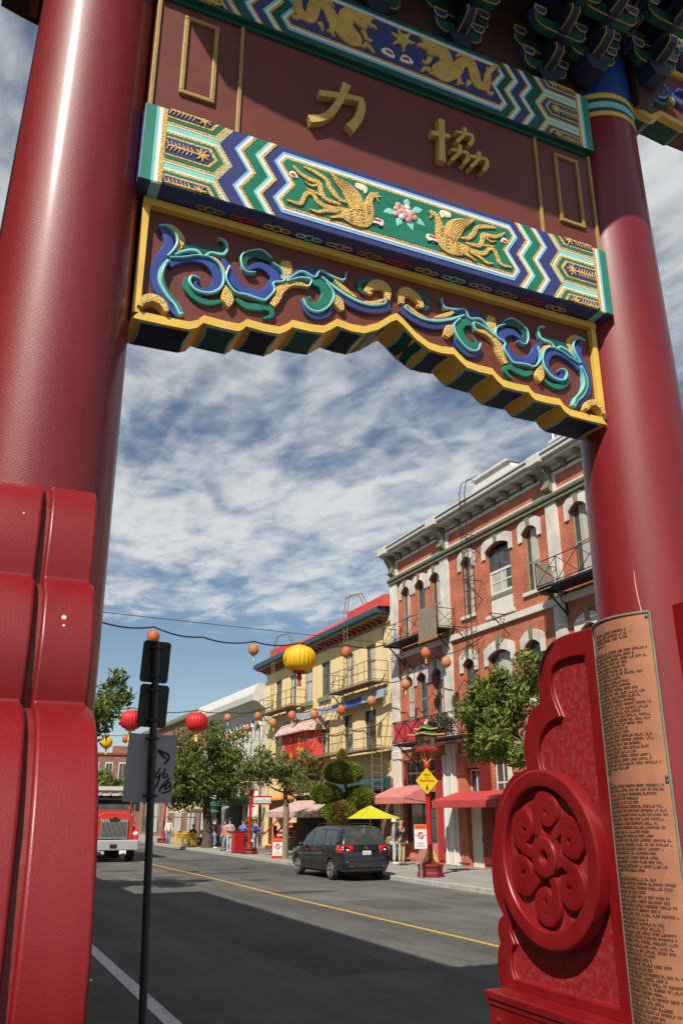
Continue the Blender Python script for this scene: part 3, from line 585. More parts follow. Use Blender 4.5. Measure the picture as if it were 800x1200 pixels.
# painted lozenges on the scalloped underside, one to each lobe
lob = [(0.60,0.90),(0.985,1.175),(1.245,1.43),(1.535,1.72),(1.835,2.0),(2.03,2.18)]
def lowz(x):
    for i in range(n-1):
        if low[i][0] <= x <= low[i+1][0]:
            t = (x-low[i][0])/(low[i+1][0]-low[i][0]); return low[i][1]*(1-t)+low[i+1][1]*t
    return 4.75
for i, (a, b) in enumerate(lob):
    for m in (1, -1):
        A, C = (a, b) if m == 1 else (2*CX-b, 2*CX-a)
        for k, (ins, mm) in enumerate(((0.0,'cyan_paint'),(0.012,'dark_navy_paint' if i % 2 == 0 else 'dark_green_paint'))):
            a2, b2 = A+ins, C-ins; mid = (a2+b2)/2; y_0, y_1 = 4.150+ins, 4.415-ins; dz = -0.0065-0.003*k
            P = [(a2+0.012,(y_0+y_1)/2),(a2,y_0),(b2,y_0),(b2-0.012,(y_0+y_1)/2),(b2,y_1),(a2,y_1)]
            MB().add([(p, q, lowz(p)+dz-0.004) for p, q in P]+[(p, q, lowz(p)+0.01) for p, q in P], [tuple(range(6)), tuple(range(11,5,-1))]+[(j,(j+1)%6,6+(j+1)%6,6+j) for j in range(6)]).build('underside_panel', mm, scp)
# ---- base slabs (drum stones)
def rs(pts, k):
    S = smooth_pts(pts, 8); L = [0]
    for i in range(1, len(S)): L.append(L[-1]+float(np.hypot(*(S[i]-S[i-1]))))
    out = []
    for j in range(k):
        t = L[-1]*j/(k-1); i = 0
        while i < len(L)-2 and L[i+1] < t: i += 1
        f = (t-L[i])/max(L[i+1]-L[i], 1e-9); out.append(tuple(S[i]*(1-f)+S[i+1]*f))
    return out
OUT = [([(0.30,3.385),(0.55,3.385),(0.786,3.384),(0.95,3.345),(1.06,3.25),(1.12,3.08),(1.126,2.917)], [(0.555,3.2),(0.70,3.205),(0.83,3.20),(0.92,3.17),(0.97,3.09),(0.965,2.97),(0.885,2.79)], 22),
       ([(1.126,2.917),(1.26,2.86),(1.35,2.70),(1.375,2.56),(1.36,2.44)], [(0.885,2.79),(1.04,2.755),(1.16,2.65),(1.20,2.52),(1.15,2.36)], 14),
       ([(1.36,2.44),(1.60,2.37),(1.80,2.14),(1.915,1.80),(1.91,1.52),(1.80,1.36)], [(1.15,2.36),(1.38,2.24),(1.58,2.06),(1.70,1.80),(1.70,1.55),(1.60,1.44)], 22),
       ([(1.80,1.36),(1.87,1.31),(1.89,1.23),(1.865,1.155)], [(1.60,1.44),(1.70,1.34),(1.72,1.26),(1.67,1.17)], 8),
       ([(1.865,1.155),(1.905,1.10),(1.915,1.0),(1.90,0.86)], [(1.67,1.17),(1.73,1.10),(1.73,1.0),(1.70,0.93)], 10)]
oL, iL = [], []
for o, i, k in OUT:
    oL += rs(o, k)[(1 if oL else 0):]; iL += rs(i, k)[(1 if iL else 0):]
oL += [(0.30,0.86)]; iL += [(0.555,0.93)]
def base_slab(xc, sg, disc):
    Yf = lambda d: GY+sg*d
    root = None; k = len(oL)
    for s in (-1, 1):
        xi, xr, xo = xc+s*0.013, xc+s*0.150, xc+s*0.19
        vs = [(xi, Yf(a), b) for a, b in oL]+[(xo, Yf(a), b) for a, b in oL]+[(xo, Yf(a), b) for a, b in iL]+[(xr, Yf(a), b) for a, b in iL]
        fs = [tuple(range(k)), tuple(range(3*k, 4*k))]
        for lv in range(3): fs += [(lv*k+i, lv*k+(i+1) % k, (lv+1)*k+(i+1) % k, (lv+1)*k+i) for i in range(k)]
        mb = MB().add(vs, fs); mb.m = [0]*len(mb.f); mb.m[1] = 1
        o = mb.build('base_slab' if root is None else 'slab_leaf', ['stone_red','stone_red_worn'], gate if root is None else root, smooth=32, bevel=0.014, seg=3)
        if root is None: root = o
    co = [(0.30, 3.36)]+[(a-0.03*(a > 0.4), b-0.012*(b > 2)) for a, b in oL[1:-1]]+[(0.30, 0.87)]
    MB().prism([(Yf(a), b) for a, b in co], 'yz', xc-0.02, xc+0.02).build('slab_core', 'lamp_dark_red', root)
    if disc:
        face = xc-0.19; yc, zc = Yf(1.10), 1.81; mpx = lambda a, b, q: (face-q, yc+a, zc+b)
        ring = [(0.0,0.61),(0.088,0.61),(0.098,0.605),(0.104,0.594),(0.104,0.506),(0.100,0.495),(0.090,0.488),(0.03,0.482)]
        nn = 72; vs = []; 
        for q, r in ring: vs += [mpx(r*math.cos(2*math.pi*j/nn), r*math.sin(2*math.pi*j/nn), q) for j in range(nn)]
        fs = [(i*nn+j, i*nn+(j+1) % nn, (i+1)*nn+(j+1) % nn, (i+1)*nn+j) for i in range(len(ring)-1) for j in range(nn)]
        dd = MB().add(vs, fs).build('drum_disc', 'stone_red', root, smooth=28)
        MB().add([mpx(0.48*math.cos(2*math.pi*j/48), 0.48*math.sin(2*math.pi*j/48), 0.035) for j in range(48)], [tuple(range(48))]).build('disc_floor', 'stone_red_worn', dd)
        hub = [(0.03,0.145),(0.088,0.142),(0.096,0.134),(0.098,0.125),(0.096,0.055),(0.088,0.043),(0.06,0.034),(0.04,0.030),(0.036,0.001)]; vs = []; nh = 28
        for q, r in hub: vs += [mpx(r*math.cos(2*math.pi*j/nh), r*math.sin(2*math.pi*j/nh), q) for j in range(nh)]
        MB().add(vs, [(i*nh+j, i*nh+(j+1) % nh, (i+1)*nh+(j+1) % nh, (i+1)*nh+j) for i in range(len(hub)-1) for j in range(nh)]).build('hub_ring', 'stone_red', dd, smooth=30)
        for i in range(6):
            t0 = R(90+60*i+8); cx_, cz_ = 0.318*math.cos(t0), 0.318*math.sin(t0); P = []
            ts = t0-R(38); P.append((0.115*math.cos(ts+0.5), 0.115*math.sin(ts+0.5), 0.075)); P.append((0.185*math.cos(ts+0.12), 0.185*math.sin(ts+0.12), 0.078))
            for j in range(24):
                f = j/23; an = t0-R(105)+f*2*math.pi*1.62; rr = 0.108*(1-f)**0.9+0.012
                P.append((cx_+rr*math.cos(an), cz_+rr*math.sin(an), 0.108-0.050*f))
            g = MB(); stroke(g, P, 0.078, mpx, 2); g.build('spiral', 'stone_red', dd, smooth=30)
            # groove shadow line comes from the gap between the turns
    return root
base_slab(XL, -1, False); base_slab(XL, 1, False)
base_slab(XR, -1, True); slabR = base_slab(XR, 1, True)
for xc in (XL, XR):
    pb = B(xc-0.36, xc+0.36, GY-1.98, GY+1.80+0.0, 0.0, 0.80).build('plinth', 'stone_red', gate, bevel=0.012)
    B(xc-0.385, xc+0.385, GY-2.0, GY+1.82+0.0, 0.805, 0.862).build('plinth_moulding', 'stone_red', pb, bevel=0.012)
    B(xc-0.372, xc+0.372, GY-1.99, GY+1.81, 0.765, 0.802).build('plinth_moulding', 'stone_red', pb, bevel=0.010)
    for s in (-1, 1):
        for yy in (GY-1.88, GY+1.68):
            MB().lathe([(0.022,0),(0.022,0.012),(0.012,0.018)], 0, 0, 16).xf(Matrix.Translation((xc+s*0.36, yy, 0.68)) @ Matrix.Rotation(R(90*s), 4, 'Y')).build('plinth_boss', 'stone_red', pb, smooth=40)
        for yy in (GY-0.95, GY+0.85): B(xc+s*0.35-0.018, xc+s*0.35+0.018, yy-0.62, yy+0.62, 0.12, 0.66).build('plinth_panel', 'stone_red', pb, bevel=0.012)
# white chips and streaks on the near slab
for (a, z, r_) in ((0.085,2.735,0.010),(0.086,2.705,0.005),(-0.08,3.17,0.004)):
    d = max(oL[i][0]+(oL[i+1][0]-oL[i][0])*(z-oL[i][1])/(oL[i+1][1]-oL[i][1]) for i in range(len(oL)-1) if oL[i+1][1] < z <= oL[i][1])
    g = MB().lathe([(r_*0.8,0),(r_*0.8,0.001),(0.001,0.0012)], 0, 0, 10).xf(Matrix.Translation((XL+a, GY-d-0.0015, z)) @ Matrix.Rotation(R(90), 4, 'X')); g.build('paint_chip', 'white_paint', gate)
# ---- inscription plate on the right column
pl = MB(); na = 26; rp = 0.422; a0, a1 = R(-40), R(44); z0, z1 = 0.865, 3.335
vs = []; 
for j in range(na+1):
    t = a0+(a1-a0)*j/na; zt_ = z1-0.012*((j/na-0.5)*2)**2*4*0
    for r, z in ((rp-0.03,z0),(rp,z0),(rp,zt_),(rp-0.03,zt_)): vs.append((XR-r*math.cos(t), GY+r*math.sin(t), z))
fs = [(4*j+q, 4*j+(q+1) % 4, 4*j+4+(q+1) % 4, 4*j+4+q) for j in range(na) for q in range(4)]+[(0,1,2,3),(4*na+3,4*na+2,4*na+1,4*na)]
plate = pl.add(vs, fs).build('inscription_plate', 'copper_plate', gate, smooth=40)
eg = MB()
for t in (a0, a1): eg.tube([(XR-(rp+0.001)*math.cos(t), GY+(rp+0.001)*math.sin(t), z) for z in (z0, z1)], 0.010, 6)
eg.tube([(XR-(rp+0.001)*math.cos(a0+(a1-a0)*j/20), GY+(rp+0.001)*math.sin(a0+(a1-a0)*j/20), z1) for j in range(21)], 0.010, 6)
eg.build('plate_border', 'plate_edge', plate, smooth=40)
for zz_ in (3.305, 2.315, 2.29):
    t = a0+0.05; MB().lathe([(0.012,0),(0.011,0.006),(0.002,0.009)], 0, 0, 10).xf(Matrix.Translation((XR-rp*math.cos(t), GY+rp*math.sin(t), zz_)) @ Matrix.Rotation(-t, 4, 'Z') @ Matrix.Rotation(R(-90), 4, 'Y')).build('plate_rivet', 'dark_steel', plate, smooth=40)
tx = MB(); rnd = random.Random(3)
def glyph(t, z, h, wd):
    # worn raised letter: two or three short bars
    def bar(ta, tb, za, zb):
        q = []
        for r in (rp-0.001, rp+0.0045):
            for (tt, z_) in ((ta, za), (tb, za), (tb, zb), (ta, zb)): q.append((XR-r*math.cos(tt), GY+r*math.sin(tt), z_))
        tx.add(q, [(4,5,6,7),(0,1,5,4),(1,2,6,5),(2,3,7,6),(3,0,4,7)])
    th = wd*0.26; k = rnd.randrange(5)
    bar(t, t-th, z, z+h)
    if k != 0: bar(t, t-wd, z+h*0.78, z+h)
    if k in (1, 3): bar(t-wd+th, t-wd, z, z+h)
    if k in (2, 3, 4): bar(t, t-wd, z+h*0.36, z+h*0.56)
    if k in (2, 0): bar(t, t-wd, z, z+h*0.2)
z = 3.235; line = 0
while z > 0.90:
    head = line < 4; t = a1-R(6)-(R(14) if head else 0); end = a0+R(6)+(R(16) if head else R(30)*rnd.random()**2)
    h = 0.0135; wd = R(1.35)
    if line in (4, 36) : z -= 0.035
    short = line in (3, 35, 36, 58)
    if short: end = t-R(14)
    while t > end:
        for _ in range(rnd.randrange(2, 8)):
            if t <= end: break
            glyph(t, z, h, wd); t -= wd*1.32
        t -= wd*0.9
    z -= 0.0243; line += 1
tx.build('raised_lettering', 'raised_letters', plate, recalc=False, kind='stuff')
# ---- brackets, soffit and roof
def bracket(x, y, z, s=1.0, par=None):
    # one bracket cluster: bearing block, arms with upturned ends, small blocks, gold outlines
    root = MB().prism([(x-0.06*s,z),(x+0.06*s,z),(x+0.10*s,z+0.07*s),(x+0.10*s,z+0.12*s),(x-0.10*s,z+0.12*s),(x-0.10*s,z+0.07*s)], 'xz', y-0.09*s, y+0.09*s).build('bracket', 'dark_navy_paint', par, bevel=0.004)
    def arm_y(d, zz_, nm='bracket_arm'):
        prof = [(y+0.05,zz_+0.12*s),(y-d*s,zz_+0.12*s),(y-(d+0.03)*s,zz_+0.10*s),(y-(d+0.02)*s,zz_+0.05*s),(y-(d-0.05)*s,zz_+0.015*s),(y-(d-0.13)*s,zz_),(y+0.05,zz_)]
        MB().prism(prof, 'yz', x-0.035*s, x+0.035*s).build(nm, 'dark_navy_paint', root)
        g = MB(); g.tube([(x-0.036*s, a, b) for a, b in prof[1:6]], 0.007*s, 5); g.tube([(x+0.036*s, a, b) for a, b in prof[1:6]], 0.007*s, 5); g.build('gold_outline', 'dull_gold', root)
    def arm_x(hw, yy, zz_):
        prof = [(x-hw,zz_+0.11*s),(x-hw,zz_+0.06*s),(x-hw*0.85,zz_+0.015*s),(x-hw*0.6,zz_),(x+hw*0.6,zz_),(x+hw*0.85,zz_+0.015*s),(x+hw,zz_+0.06*s),(x+hw,zz_+0.11*s)]
        MB().prism(prof, 'xz', yy-0.033*s, yy+0.033*s).build('bracket_arm', 'dark_green_paint', root)
        MB().tube([(a, yy-0.034*s, b) for a, b in prof], 0.007*s, 5).build('gold_outline', 'dull_gold', root)
        for xx in (x-hw*0.84, x+hw*0.84):
            P = [(xx-0.035*s,zz_+0.112*s),(xx+0.035*s,zz_+0.112*s),(xx+0.055*s,zz_+0.15*s),(xx+0.055*s,zz_+0.185*s),(xx-0.055*s,zz_+0.185*s),(xx-0.055*s,zz_+0.15*s)]
            MB().prism(P, 'xz', yy-0.05*s, yy+0.05*s).build('bracket_block', 'blue_paint', root)
            MB().tube([(a, yy-0.051*s, b) for a, b in P], 0.006*s, 5, close=True).build('gold_outline', 'gold_paint', root)
    arm_y(0.22, z+0.122*s); arm_x(0.20*s, y-0.02, z+0.124*s)
    arm_y(0.44, z+0.30*s); arm_x(0.24*s, y-0.24*s, z+0.305*s); arm_x(0.28*s, y-0.02, z+0.31*s)
    arm_y(0.62, z+0.48*s); arm_x(0.24*s, y-0.46*s, z+0.485*s)
    return root
for i in range(5): bracket(0.62+0.72*i+(0.1 if i == 4 else 0), 4.06, 7.632, 1.0, gate)
B(0.45, 4.0, 4.05, 4.5, 7.635, 8.30).build('bracket_wall', 'eave_brown', gate)
# roof: curved tiled slopes with upturned corners over this bay
rf = MB(); rx0, rx1 = -0.45, 4.55; nx_, ny_ = 28, 14
def roof_pt(u, v, up=0.0):
    x = rx0+(rx1-rx0)*u; d = abs(v)*1.70; tipu = max(0, (0.22-u)/0.22)**2
    z = 9.60-1.05*abs(v)-0.20*math.sin(abs(v)*math.pi)*0.9+0.02*tipu+0.26*tipu*abs(v)**2+up
    return (x-0.10*tipu*abs(v), GY+math.copysign(d*(1+0.05*tipu), v), z)
vs = []; fs = []
for lay in (0.0, -0.09):
    for i in range(nx_+1):
        for j in range(2*ny_+1): vs.append(roof_pt(i/nx_, (j-ny_)/ny_, lay))
q = 2*ny_+1; tot = (nx_+1)*q
for i in range(nx_):
    for j in range(2*ny_):
        a = i*q+j; fs.append((a, a+1, a+q+1, a+q)); fs.append((tot+a, tot+a+q, tot+a+q+1, tot+a+1))
for i in range(nx_):
    for e in (0, 2*ny_): fs.append((i*q+e, (i+1)*q+e, tot+(i+1)*q+e, tot+i*q+e))
for j in range(2*ny_):
    for e in (0, nx_*q): fs.append((e+j, e+j+1, tot+e+j+1, tot+e+j))
roof = rf.add(vs, fs).build('roof', 'eave_brown', gate, smooth=30)
for i in range(20):
    u = (i+0.5)/20
    for sg in (-1, 1): MB().tube([roof_pt(u, sg*(0.02+0.98*k/10), 0.02) for k in range(11)], 0.055, 8).build('tile_row', 'glazed_tile', roof, smooth=60)
    for sg in (-1, 1): MB().tube([roof_pt(u+0.02, sg*(0.45+0.50*k/6), -0.11) for k in range(7)], 0.035, 6).build('rafter', 'bracket_red', roof, smooth=60)
MB().tube([roof_pt(k/20, 0.0001, 0.10) for k in range(21)], 0.11, 8).build('ridge', 'glazed_tile', roof, smooth=60)
# ---- the next, taller bay beginning on the far side of the right column
mb_ = thing_part = B(4.60, 8.2, 4.16, 4.40, 8.02, 8.62).build('tall_bay_panel', 'panel_brown', gate)
lz = [(4.60,7.93),(4.85,7.90),(4.92,7.93),(4.97,7.99),(5.25,7.96),(5.33,8.0),(5.38,8.06),(5.75,8.04),(5.85,8.12),(6.4,8.2),(8.2,8.2)]
MB().prism([(a, b) for a, b in lz]+[(8.2,8.28),(6.4,8.27),(5.85,8.18),(5.75,8.10),(5.38,8.115),(5.25,8.02),(4.97,8.045),(4.85,7.955),(4.60,7.985)], 'xz', 4.125, 4.19).build('scalloped_edge', 'yellow_paint', mb_)
MB().prism([(a, b+0.03) for a, b in lz]+[(8.2,8.60),(4.60,8.60)], 'xz', 4.192, 4.395).build('tall_bay_panel_lower', 'dark_green_paint', mb_)
B(4.60, 8.2, 4.13, 4.18, 8.60, 8.66).build('frame_moulding', 'yellow_paint', mb_)
for nm, c, h, pts in SCROLLS[:13]:
    P = [(4.63+(a-0.60)*0.95, 7.98+(b-4.74)*0.80, w_*0.9) for a, b, w_ in pts]
    stroke(MB(), P, h, lambda a, b, q: (a, 4.165-q, b)).build(nm, CM[c], mb_, smooth=50)
tb = B(4.66, 8.2, 4.0, 4.56, 8.70, 9.30).build('tall_bay_beam', 'navy_paint', gate)
B(4.67, 8.2, 3.994, 4.02, 8.72, 8.80).build('zigzag_band', 'teal_paint', tb); B(4.67, 8.2, 3.992, 4.02, 8.80, 8.84).build('zigzag_band', 'cyan_paint', tb)
B(5.10, 8.2, 3.990, 4.02, 8.85, 9.25).build('cartouche_field', 'cream_paint', tb)
for k in range(6): stroke(MB(), [(5.15+0.12*k,9.2,0.02),(5.20+0.12*k,9.08,0.05),(5.17+0.12*k,8.98,0.03),(5.22+0.12*k,8.88,0.01)], 0.02, lambda a, b, q: (a, 3.99-q, b)).build('cloud_motif', 'navy_paint' if k % 2 else 'blue_paint', tb, smooth=50)
MB().prism([(4.50,7.75),(4.62,7.78),(4.80,8.0),(4.92,8.3),(4.98,8.7),(4.97,9.3),(4.50,9.3)], 'xz', 3.93, 4.0).build('corbel', 'eave_brown', gate, bevel=0.01)
B(3.6, 8.2, 3.2, 5.4, 9.75, 9.85).build('tall_bay_soffit', 'eave_brown', gate)
for (x, y) in ((3.96,3.90),(4.62,3.86),(5.35,4.0)): bracket(x, y, 7.76 if x < 4 else (7.95 if x < 5 else 9.3), 1.1 if x < 5 else 0.7, gate)
bracket(4.30, 3.86, 8.35, 1.2, gate)
# ================================================================ THE STREET
road = B(-60, 14.2, -45, 330, -0.3, 0.0).build('road', 'asphalt'); struct(road)
ground = B(-400, 400, -300, 700, -0.6, -0.31).build('ground', 'asphalt'); struct(ground)
pv = B(14.38, 60, -45, 330, -0.3, 0.14).build('pavement', 'concrete'); struct(pv)
# paving slabs told apart by their joints, kerb stones along the edge
for i in range(26):
    B(14.20, 14.379, 14+2.0*i+0.008, 16+2.0*i-0.008, -0.2, 0.145).build('kerb_stone', 'kerb_stone', pv, bevel=0.02)
for i in range(22):
    for j in range(3):
        B(14.40+1.55*j+0.006, 14.40+1.55*(j+1)-0.006, 18+1.55*i+0.006, 18+1.55*(i+1)-0.006, 0.10, 0.147+0.002*((i*7+j*3) % 3)).build('paving_slab', 'concrete', pv)
lp = B(-30, 2.2, 7.2, 330, -0.29, 0.004); struct(lp.build('parking_strip', 'asphalt'))
for (x0_, x1_, y0_, y1_) in ((3.6,5.2,28.5,33.5),(9.6,11.4,19.0,21.6),(5.0,6.4,12.0,15.4),(10.6,12.0,36.0,44.0)):
    struct(B(x0_, x1_, y0_, y1_, -0.1, 0.0025+0.0004*(y0_ % 3)).build('road_patch', 'asphalt_patch'))
mh = MB().lathe([(0.36,0.0),(0.36,0.006),(0.33,0.0062),(0.33,0.004),(0.001,0.0045)], 10.1, 29.5, 28).build('manhole_cover', 'cover_and_shadow_dark'); struct(mh)
struct(B(2.42, 2.60, 2, 90, -0.1, 0.008).build('edge_line', 'line_white'))
struct(B(1.2, 2.1, 12.9, 13.05, -0.1, 0.0085).build('bay_mark', 'line_white'))
yl = MB(); k = 40; pts = [(8.78+0.05*math.sin(i*0.9)+0.02*random.random(), 9+2.6*i) for i in range(k)]
yl.add([(x-0.06, y, 0.006) for x, y in pts]+[(x+0.06, y, 0.006) for x, y in pts], [(i, k+i, k+i+1, i+1) for i in range(k-1)])
struct(yl.build('centre_line', 'line_yellow'))
for (x, y, a, b) in ((7.3,32,0.9,0.5),(10.2,33.5,1.3,0.4),(6.6,36.5,0.8,0.4),(11.0,43,1.8,0.5),(9.6,24.5,1.2,0.35),(9.8,55,1.6,0.5)):
    P = [(x+a*math.cos(t*0.7)*(0.85+0.3*random.random()), y+b*math.sin(t*0.7)*(0.8+0.4*random.random())) for t in range(9)]
    struct(MB().prism(P, 'xy', -0.05, 0.0055).build('shadow_patch', 'cover_and_shadow_dark'))  # dark ovals painting in the shadows of lanterns and lamps on the road
# ---------------------------------------------------------------- facade helpers (fronts face -X)
def holed_wall(mb, X, y0, y1, z0, z1, holes, depth=0.28, m=0):
    ys = sorted({y0, y1} | {q for h in holes for q in h[:2]}); zs = sorted({z0, z1} | {q for h in holes for q in h[2:4]})
    for i in range(len(ys)-1):
        for j in range(len(zs)-1):
            a, b, c, d = ys[i], ys[i+1], zs[j], zs[j+1]; yc, zc = (a+b)/2, (c+d)/2
            if any(h[0] < yc < h[1] and h[2] < zc < h[3] for h in holes): continue
            mb.add([(X,a,c),(X,b,c),(X,b,d),(X,a,d)], [(0,3,2,1)], m)
    for a, b, c, d in [h[:4] for h in holes]:
        mb.add([(X,a,c),(X,b,c),(X,b,d),(X,a,d),(X+depth,a,c),(X+depth,b,c),(X+depth,b,d),(X+depth,a,d)], [(0,1,5,4),(1,2,6,5),(2,3,7,6),(3,0,4,7)], m)
def arch_z(y, a, b, z, rise): t = (y-a)/(b-a)*2-1; return z+rise*(1-t*t)
def spandrels(mb, X, a, b, zs, rise, depth=0.27):
    n = 6; mid = (a+b)/2
    for (p, q) in ((a, mid), (mid, b)):
        P = [(p+(q-p)*i/n, arch_z(p+(q-p)*i/n, a, b, zs, rise)) for i in range(n+1)]
        c = (p, zs+rise) if p == a else (q, zs+rise)
        mb.prism(P+([(q, zs+rise+0.001), c] if False else [c]), 'yz', X+0.002, X+depth)
def window(par, X, a, b, z0, z1, sash='sash_olive', rise=0.0, mid=0.5, cols=1, curtain=True, dep=0.16, t=0.06, top_dark=False):
    x = X+dep; g = MB()
    g.box(x, x+0.07, a, a+t, z0, z1); g.box(x, x+0.07, b-t, b, z0, z1); g.box(x-0.004, x+0.074, a, b, z0, z0+t); g.box(x-0.004, x+0.074, a, b, z1-t, z1+0.0)
    zm = z0+(z1-z0)*mid; g.box(x+0.005, x+0.06, a+t, b-t, zm-0.03, zm+0.03)
    for c in range(1, cols):
        y = a+(b-a)*c/cols; g.box(x+0.006, x+0.062, y-0.025, y+0.025, z0+t, z1-t)
    f = g.build('window', sash, par)
    for q0, q1 in ((z0+t, zm-0.03), (zm+0.03, z1-t)):
        for c in range(cols):
            y0_, y1_ = a+(b-a)*c/cols+0.025, a+(b-a)*(c+1)/cols-0.025
            tl = random.uniform(-0.006, 0.006)
            MB().add([(x+0.03+tl,y0_,q0),(x+0.03,y1_,q0),(x+0.03-tl,y1_,q1),(x+0.03,y0_,q1)], [(0,3,2,1)]).build('pane', 'glass', f, recalc=False)
    if curtain:
        n = 9; w_ = (b-a)*random.uniform(0.36, 0.72); s = random.choice((0, 1)); base = a+t if s == 0 else b-t-w_
        P = [(x+0.022-0.004*(i % 2), base+w_*i/n) for i in range(n+1)]
        MB().add([(p, q, z0+t) for p, q in P]+[(p, q, z1-t) for p, q in P], [(i, i+1, n+2+i, n+1+i) for i in range(n)]).build('curtain', 'curtain', f, recalc=False)
    return f
def hood(par, X, a, b, zs, rise, m='white_brick', key='olive_paint', band=0.30, ear=0.55, over=0.16):
    n = 12; o = []; i_ = []
    for k in range(n+1):
        y = a-over+(b-a+2*over)*k/n; t = k/n*2-1; o.append((y, zs+0.12+rise*1.2*(1-t*t)+band*0.75))
    for k in range(n+1):
        y = a+(b-a)*k/n; i_.append((y, arch_z(y, a, b, zs, rise)))
    ext = [(a-over, zs-ear*0.55)]+o+[(b+over, zs-ear*0.55), (b, zs-ear*0.55)]+i_[::-1]+[(a, zs-ear*0.55)]
    h = MB().prism(ext, 'yz', X-0.07, X+0.02).build('arch_hood', m, par)
    zc = zs+0.12+rise*1.2+band*0.75; mid = (a+b)/2
    if key: MB().prism([(mid-0.10, zs+rise-0.02), (mid+0.10, zs+rise-0.02), (mid+0.13, zc+0.16), (mid-0.13, zc+0.16)], 'yz', X-0.11, X+0.02).build('keystone', key, h)
    return h
def rail(par, X0, X1, y0, y1, z0, hgt, m='iron_black', posts=4, cross=True, mids=0, nm='railing', r=0.018):
    g = MB()
    def side(p, q, n):
        for zz_ in (z0+hgt, z0+0.06)+tuple(z0+hgt*(i+1)/(mids+1) for i in range(mids)): g.tube([(p[0],p[1],zz_),(q[0],q[1],zz_)], r, 5)
        for i in range(n+1):
            t = i/n; g.tube([(p[0]+(q[0]-p[0])*t, p[1]+(q[1]-p[1])*t, z0), (p[0]+(q[0]-p[0])*t, p[1]+(q[1]-p[1])*t, z0+hgt)], r, 5)
            if cross and i < n:
                u = (i+1)/n; A = (p[0]+(q[0]-p[0])*t, p[1]+(q[1]-p[1])*t); C = (p[0]+(q[0]-p[0])*u, p[1]+(q[1]-p[1])*u)
                g.tube([(A[0],A[1],z0+0.06),(C[0],C[1],z0+hgt)], r*0.75, 4); g.tube([(A[0],A[1],z0+hgt),(C[0],C[1],z0+0.06)], r*0.75, 4)
    side((X0, y0), (X0, y1), posts); side((X0, y0), (X1, y0), 1); side((X0, y1), (X1, y1), 1)
    return g.build(nm, m, par)
def platform(par, X0, X1, y0, y1, z, m='iron_black', brk=True):
    fe = thing_part_box = MB().box(X0, X1, y0, y0+0.05, z-0.08, z).box(X0, X1, y1-0.05, y1, z-0.08, z).box(X0, X0+0.05, y0+0.05, y1-0.05, z-0.08, z).build('fire_escape', m, par)
    n = 13
    for i in range(n):
        x = X0+0.09+(X1-X0-0.12)*i/n; B(x, x+0.055, y0+0.05, y1-0.05, z-0.03, z-0.005).build('platform_slat', m, fe)
    for y in (y0+0.35, y1-0.35):
        g = MB(); g.tube([(X0+0.08,y,z-0.06),(X1,y,z-0.95)], 0.035, 5); g.tube([(X1-0.03,y,z-0.06),(X1-0.03,y,z-0.95)], 0.03, 5)
        g.tube([(X1-0.10+0.16*math.cos(t*0.6),y,z-0.32+0.16*math.sin(t*0.6)) for t in range(11)], 0.018, 4)
        g.build('support_bracket', m, fe)
    return fe
def ladder(par, p, q, wd, axis='y', m='iron_black', step=0.33, r=0.02, nm='ladder'):
    p, q = Vector(p), Vector(q); o = Vector((0, wd/2, 0)) if axis == 'y' else Vector((wd/2, 0, 0)); g = MB()
    g.tube([p-o, q-o], r, 5); g.tube([p+o, q+o], r, 5); L = (q-p).length; n = int(L/step)
    for i in range(1, n): c = p+(q-p)*(i/n); g.tube([c-o, c+o], r*0.7, 4)
    return g.build(nm, m, par)
def awning(name, label, X0, X1, y0, y1, z0, z1, m, val=0.22, group=None, scal=True):
    a = thing(name, label, 'awning', ((X0+X1)/2, (y0+y1)/2, z0), 0, group)
    t = 0.025
    MB().add([(X1,y0,z1),(X1,y1,z1),(X0,y1,z0+val),(X0,y0,z0+val),(X1,y0,z1-t),(X1,y1,z1-t),(X0+t,y1,z0+val-t),(X0+t,y0,z0+val-t)], [(0,1,2,3),(4,7,6,5),(0,4,5,1),(3,2,6,7),(0,3,7,4),(1,5,6,2)]).build('canopy', m, a)
    n = max(6, int((y1-y0)/0.28)); P = [(y0, z0+val)]
    for i in range(n):
        ya, yb = y0+(y1-y0)*i/n, y0+(y1-y0)*(i+1)/n
        P += [(ya, z0+0.05), (ya+(yb-ya)*0.25, z0+0.01), (ya+(yb-ya)*0.5, z0), (ya+(yb-ya)*0.75, z0+0.01), (yb, z0+0.05)] if scal else [(ya, z0), (yb, z0)]
    P += [(y1, z0+val)]
    MB().prism(P, 'yz', X0-0.012, X0+0.008).build('valance', m, a)
    for y in (y0, y1):
        MB().prism([(X0+0.01, z0+0.02), (X0+0.01, z0+val), (X1, z1-0.01), (X1, z0+0.02)], 'xz', y-0.006, y+0.006).build('side_flap', m, a)
        MB().tube([(X0+0.03,y,z0+val-0.05),(X1,y,z0+0.05)], 0.018, 5).build('awning_arm', 'dark_steel', a)
    return a
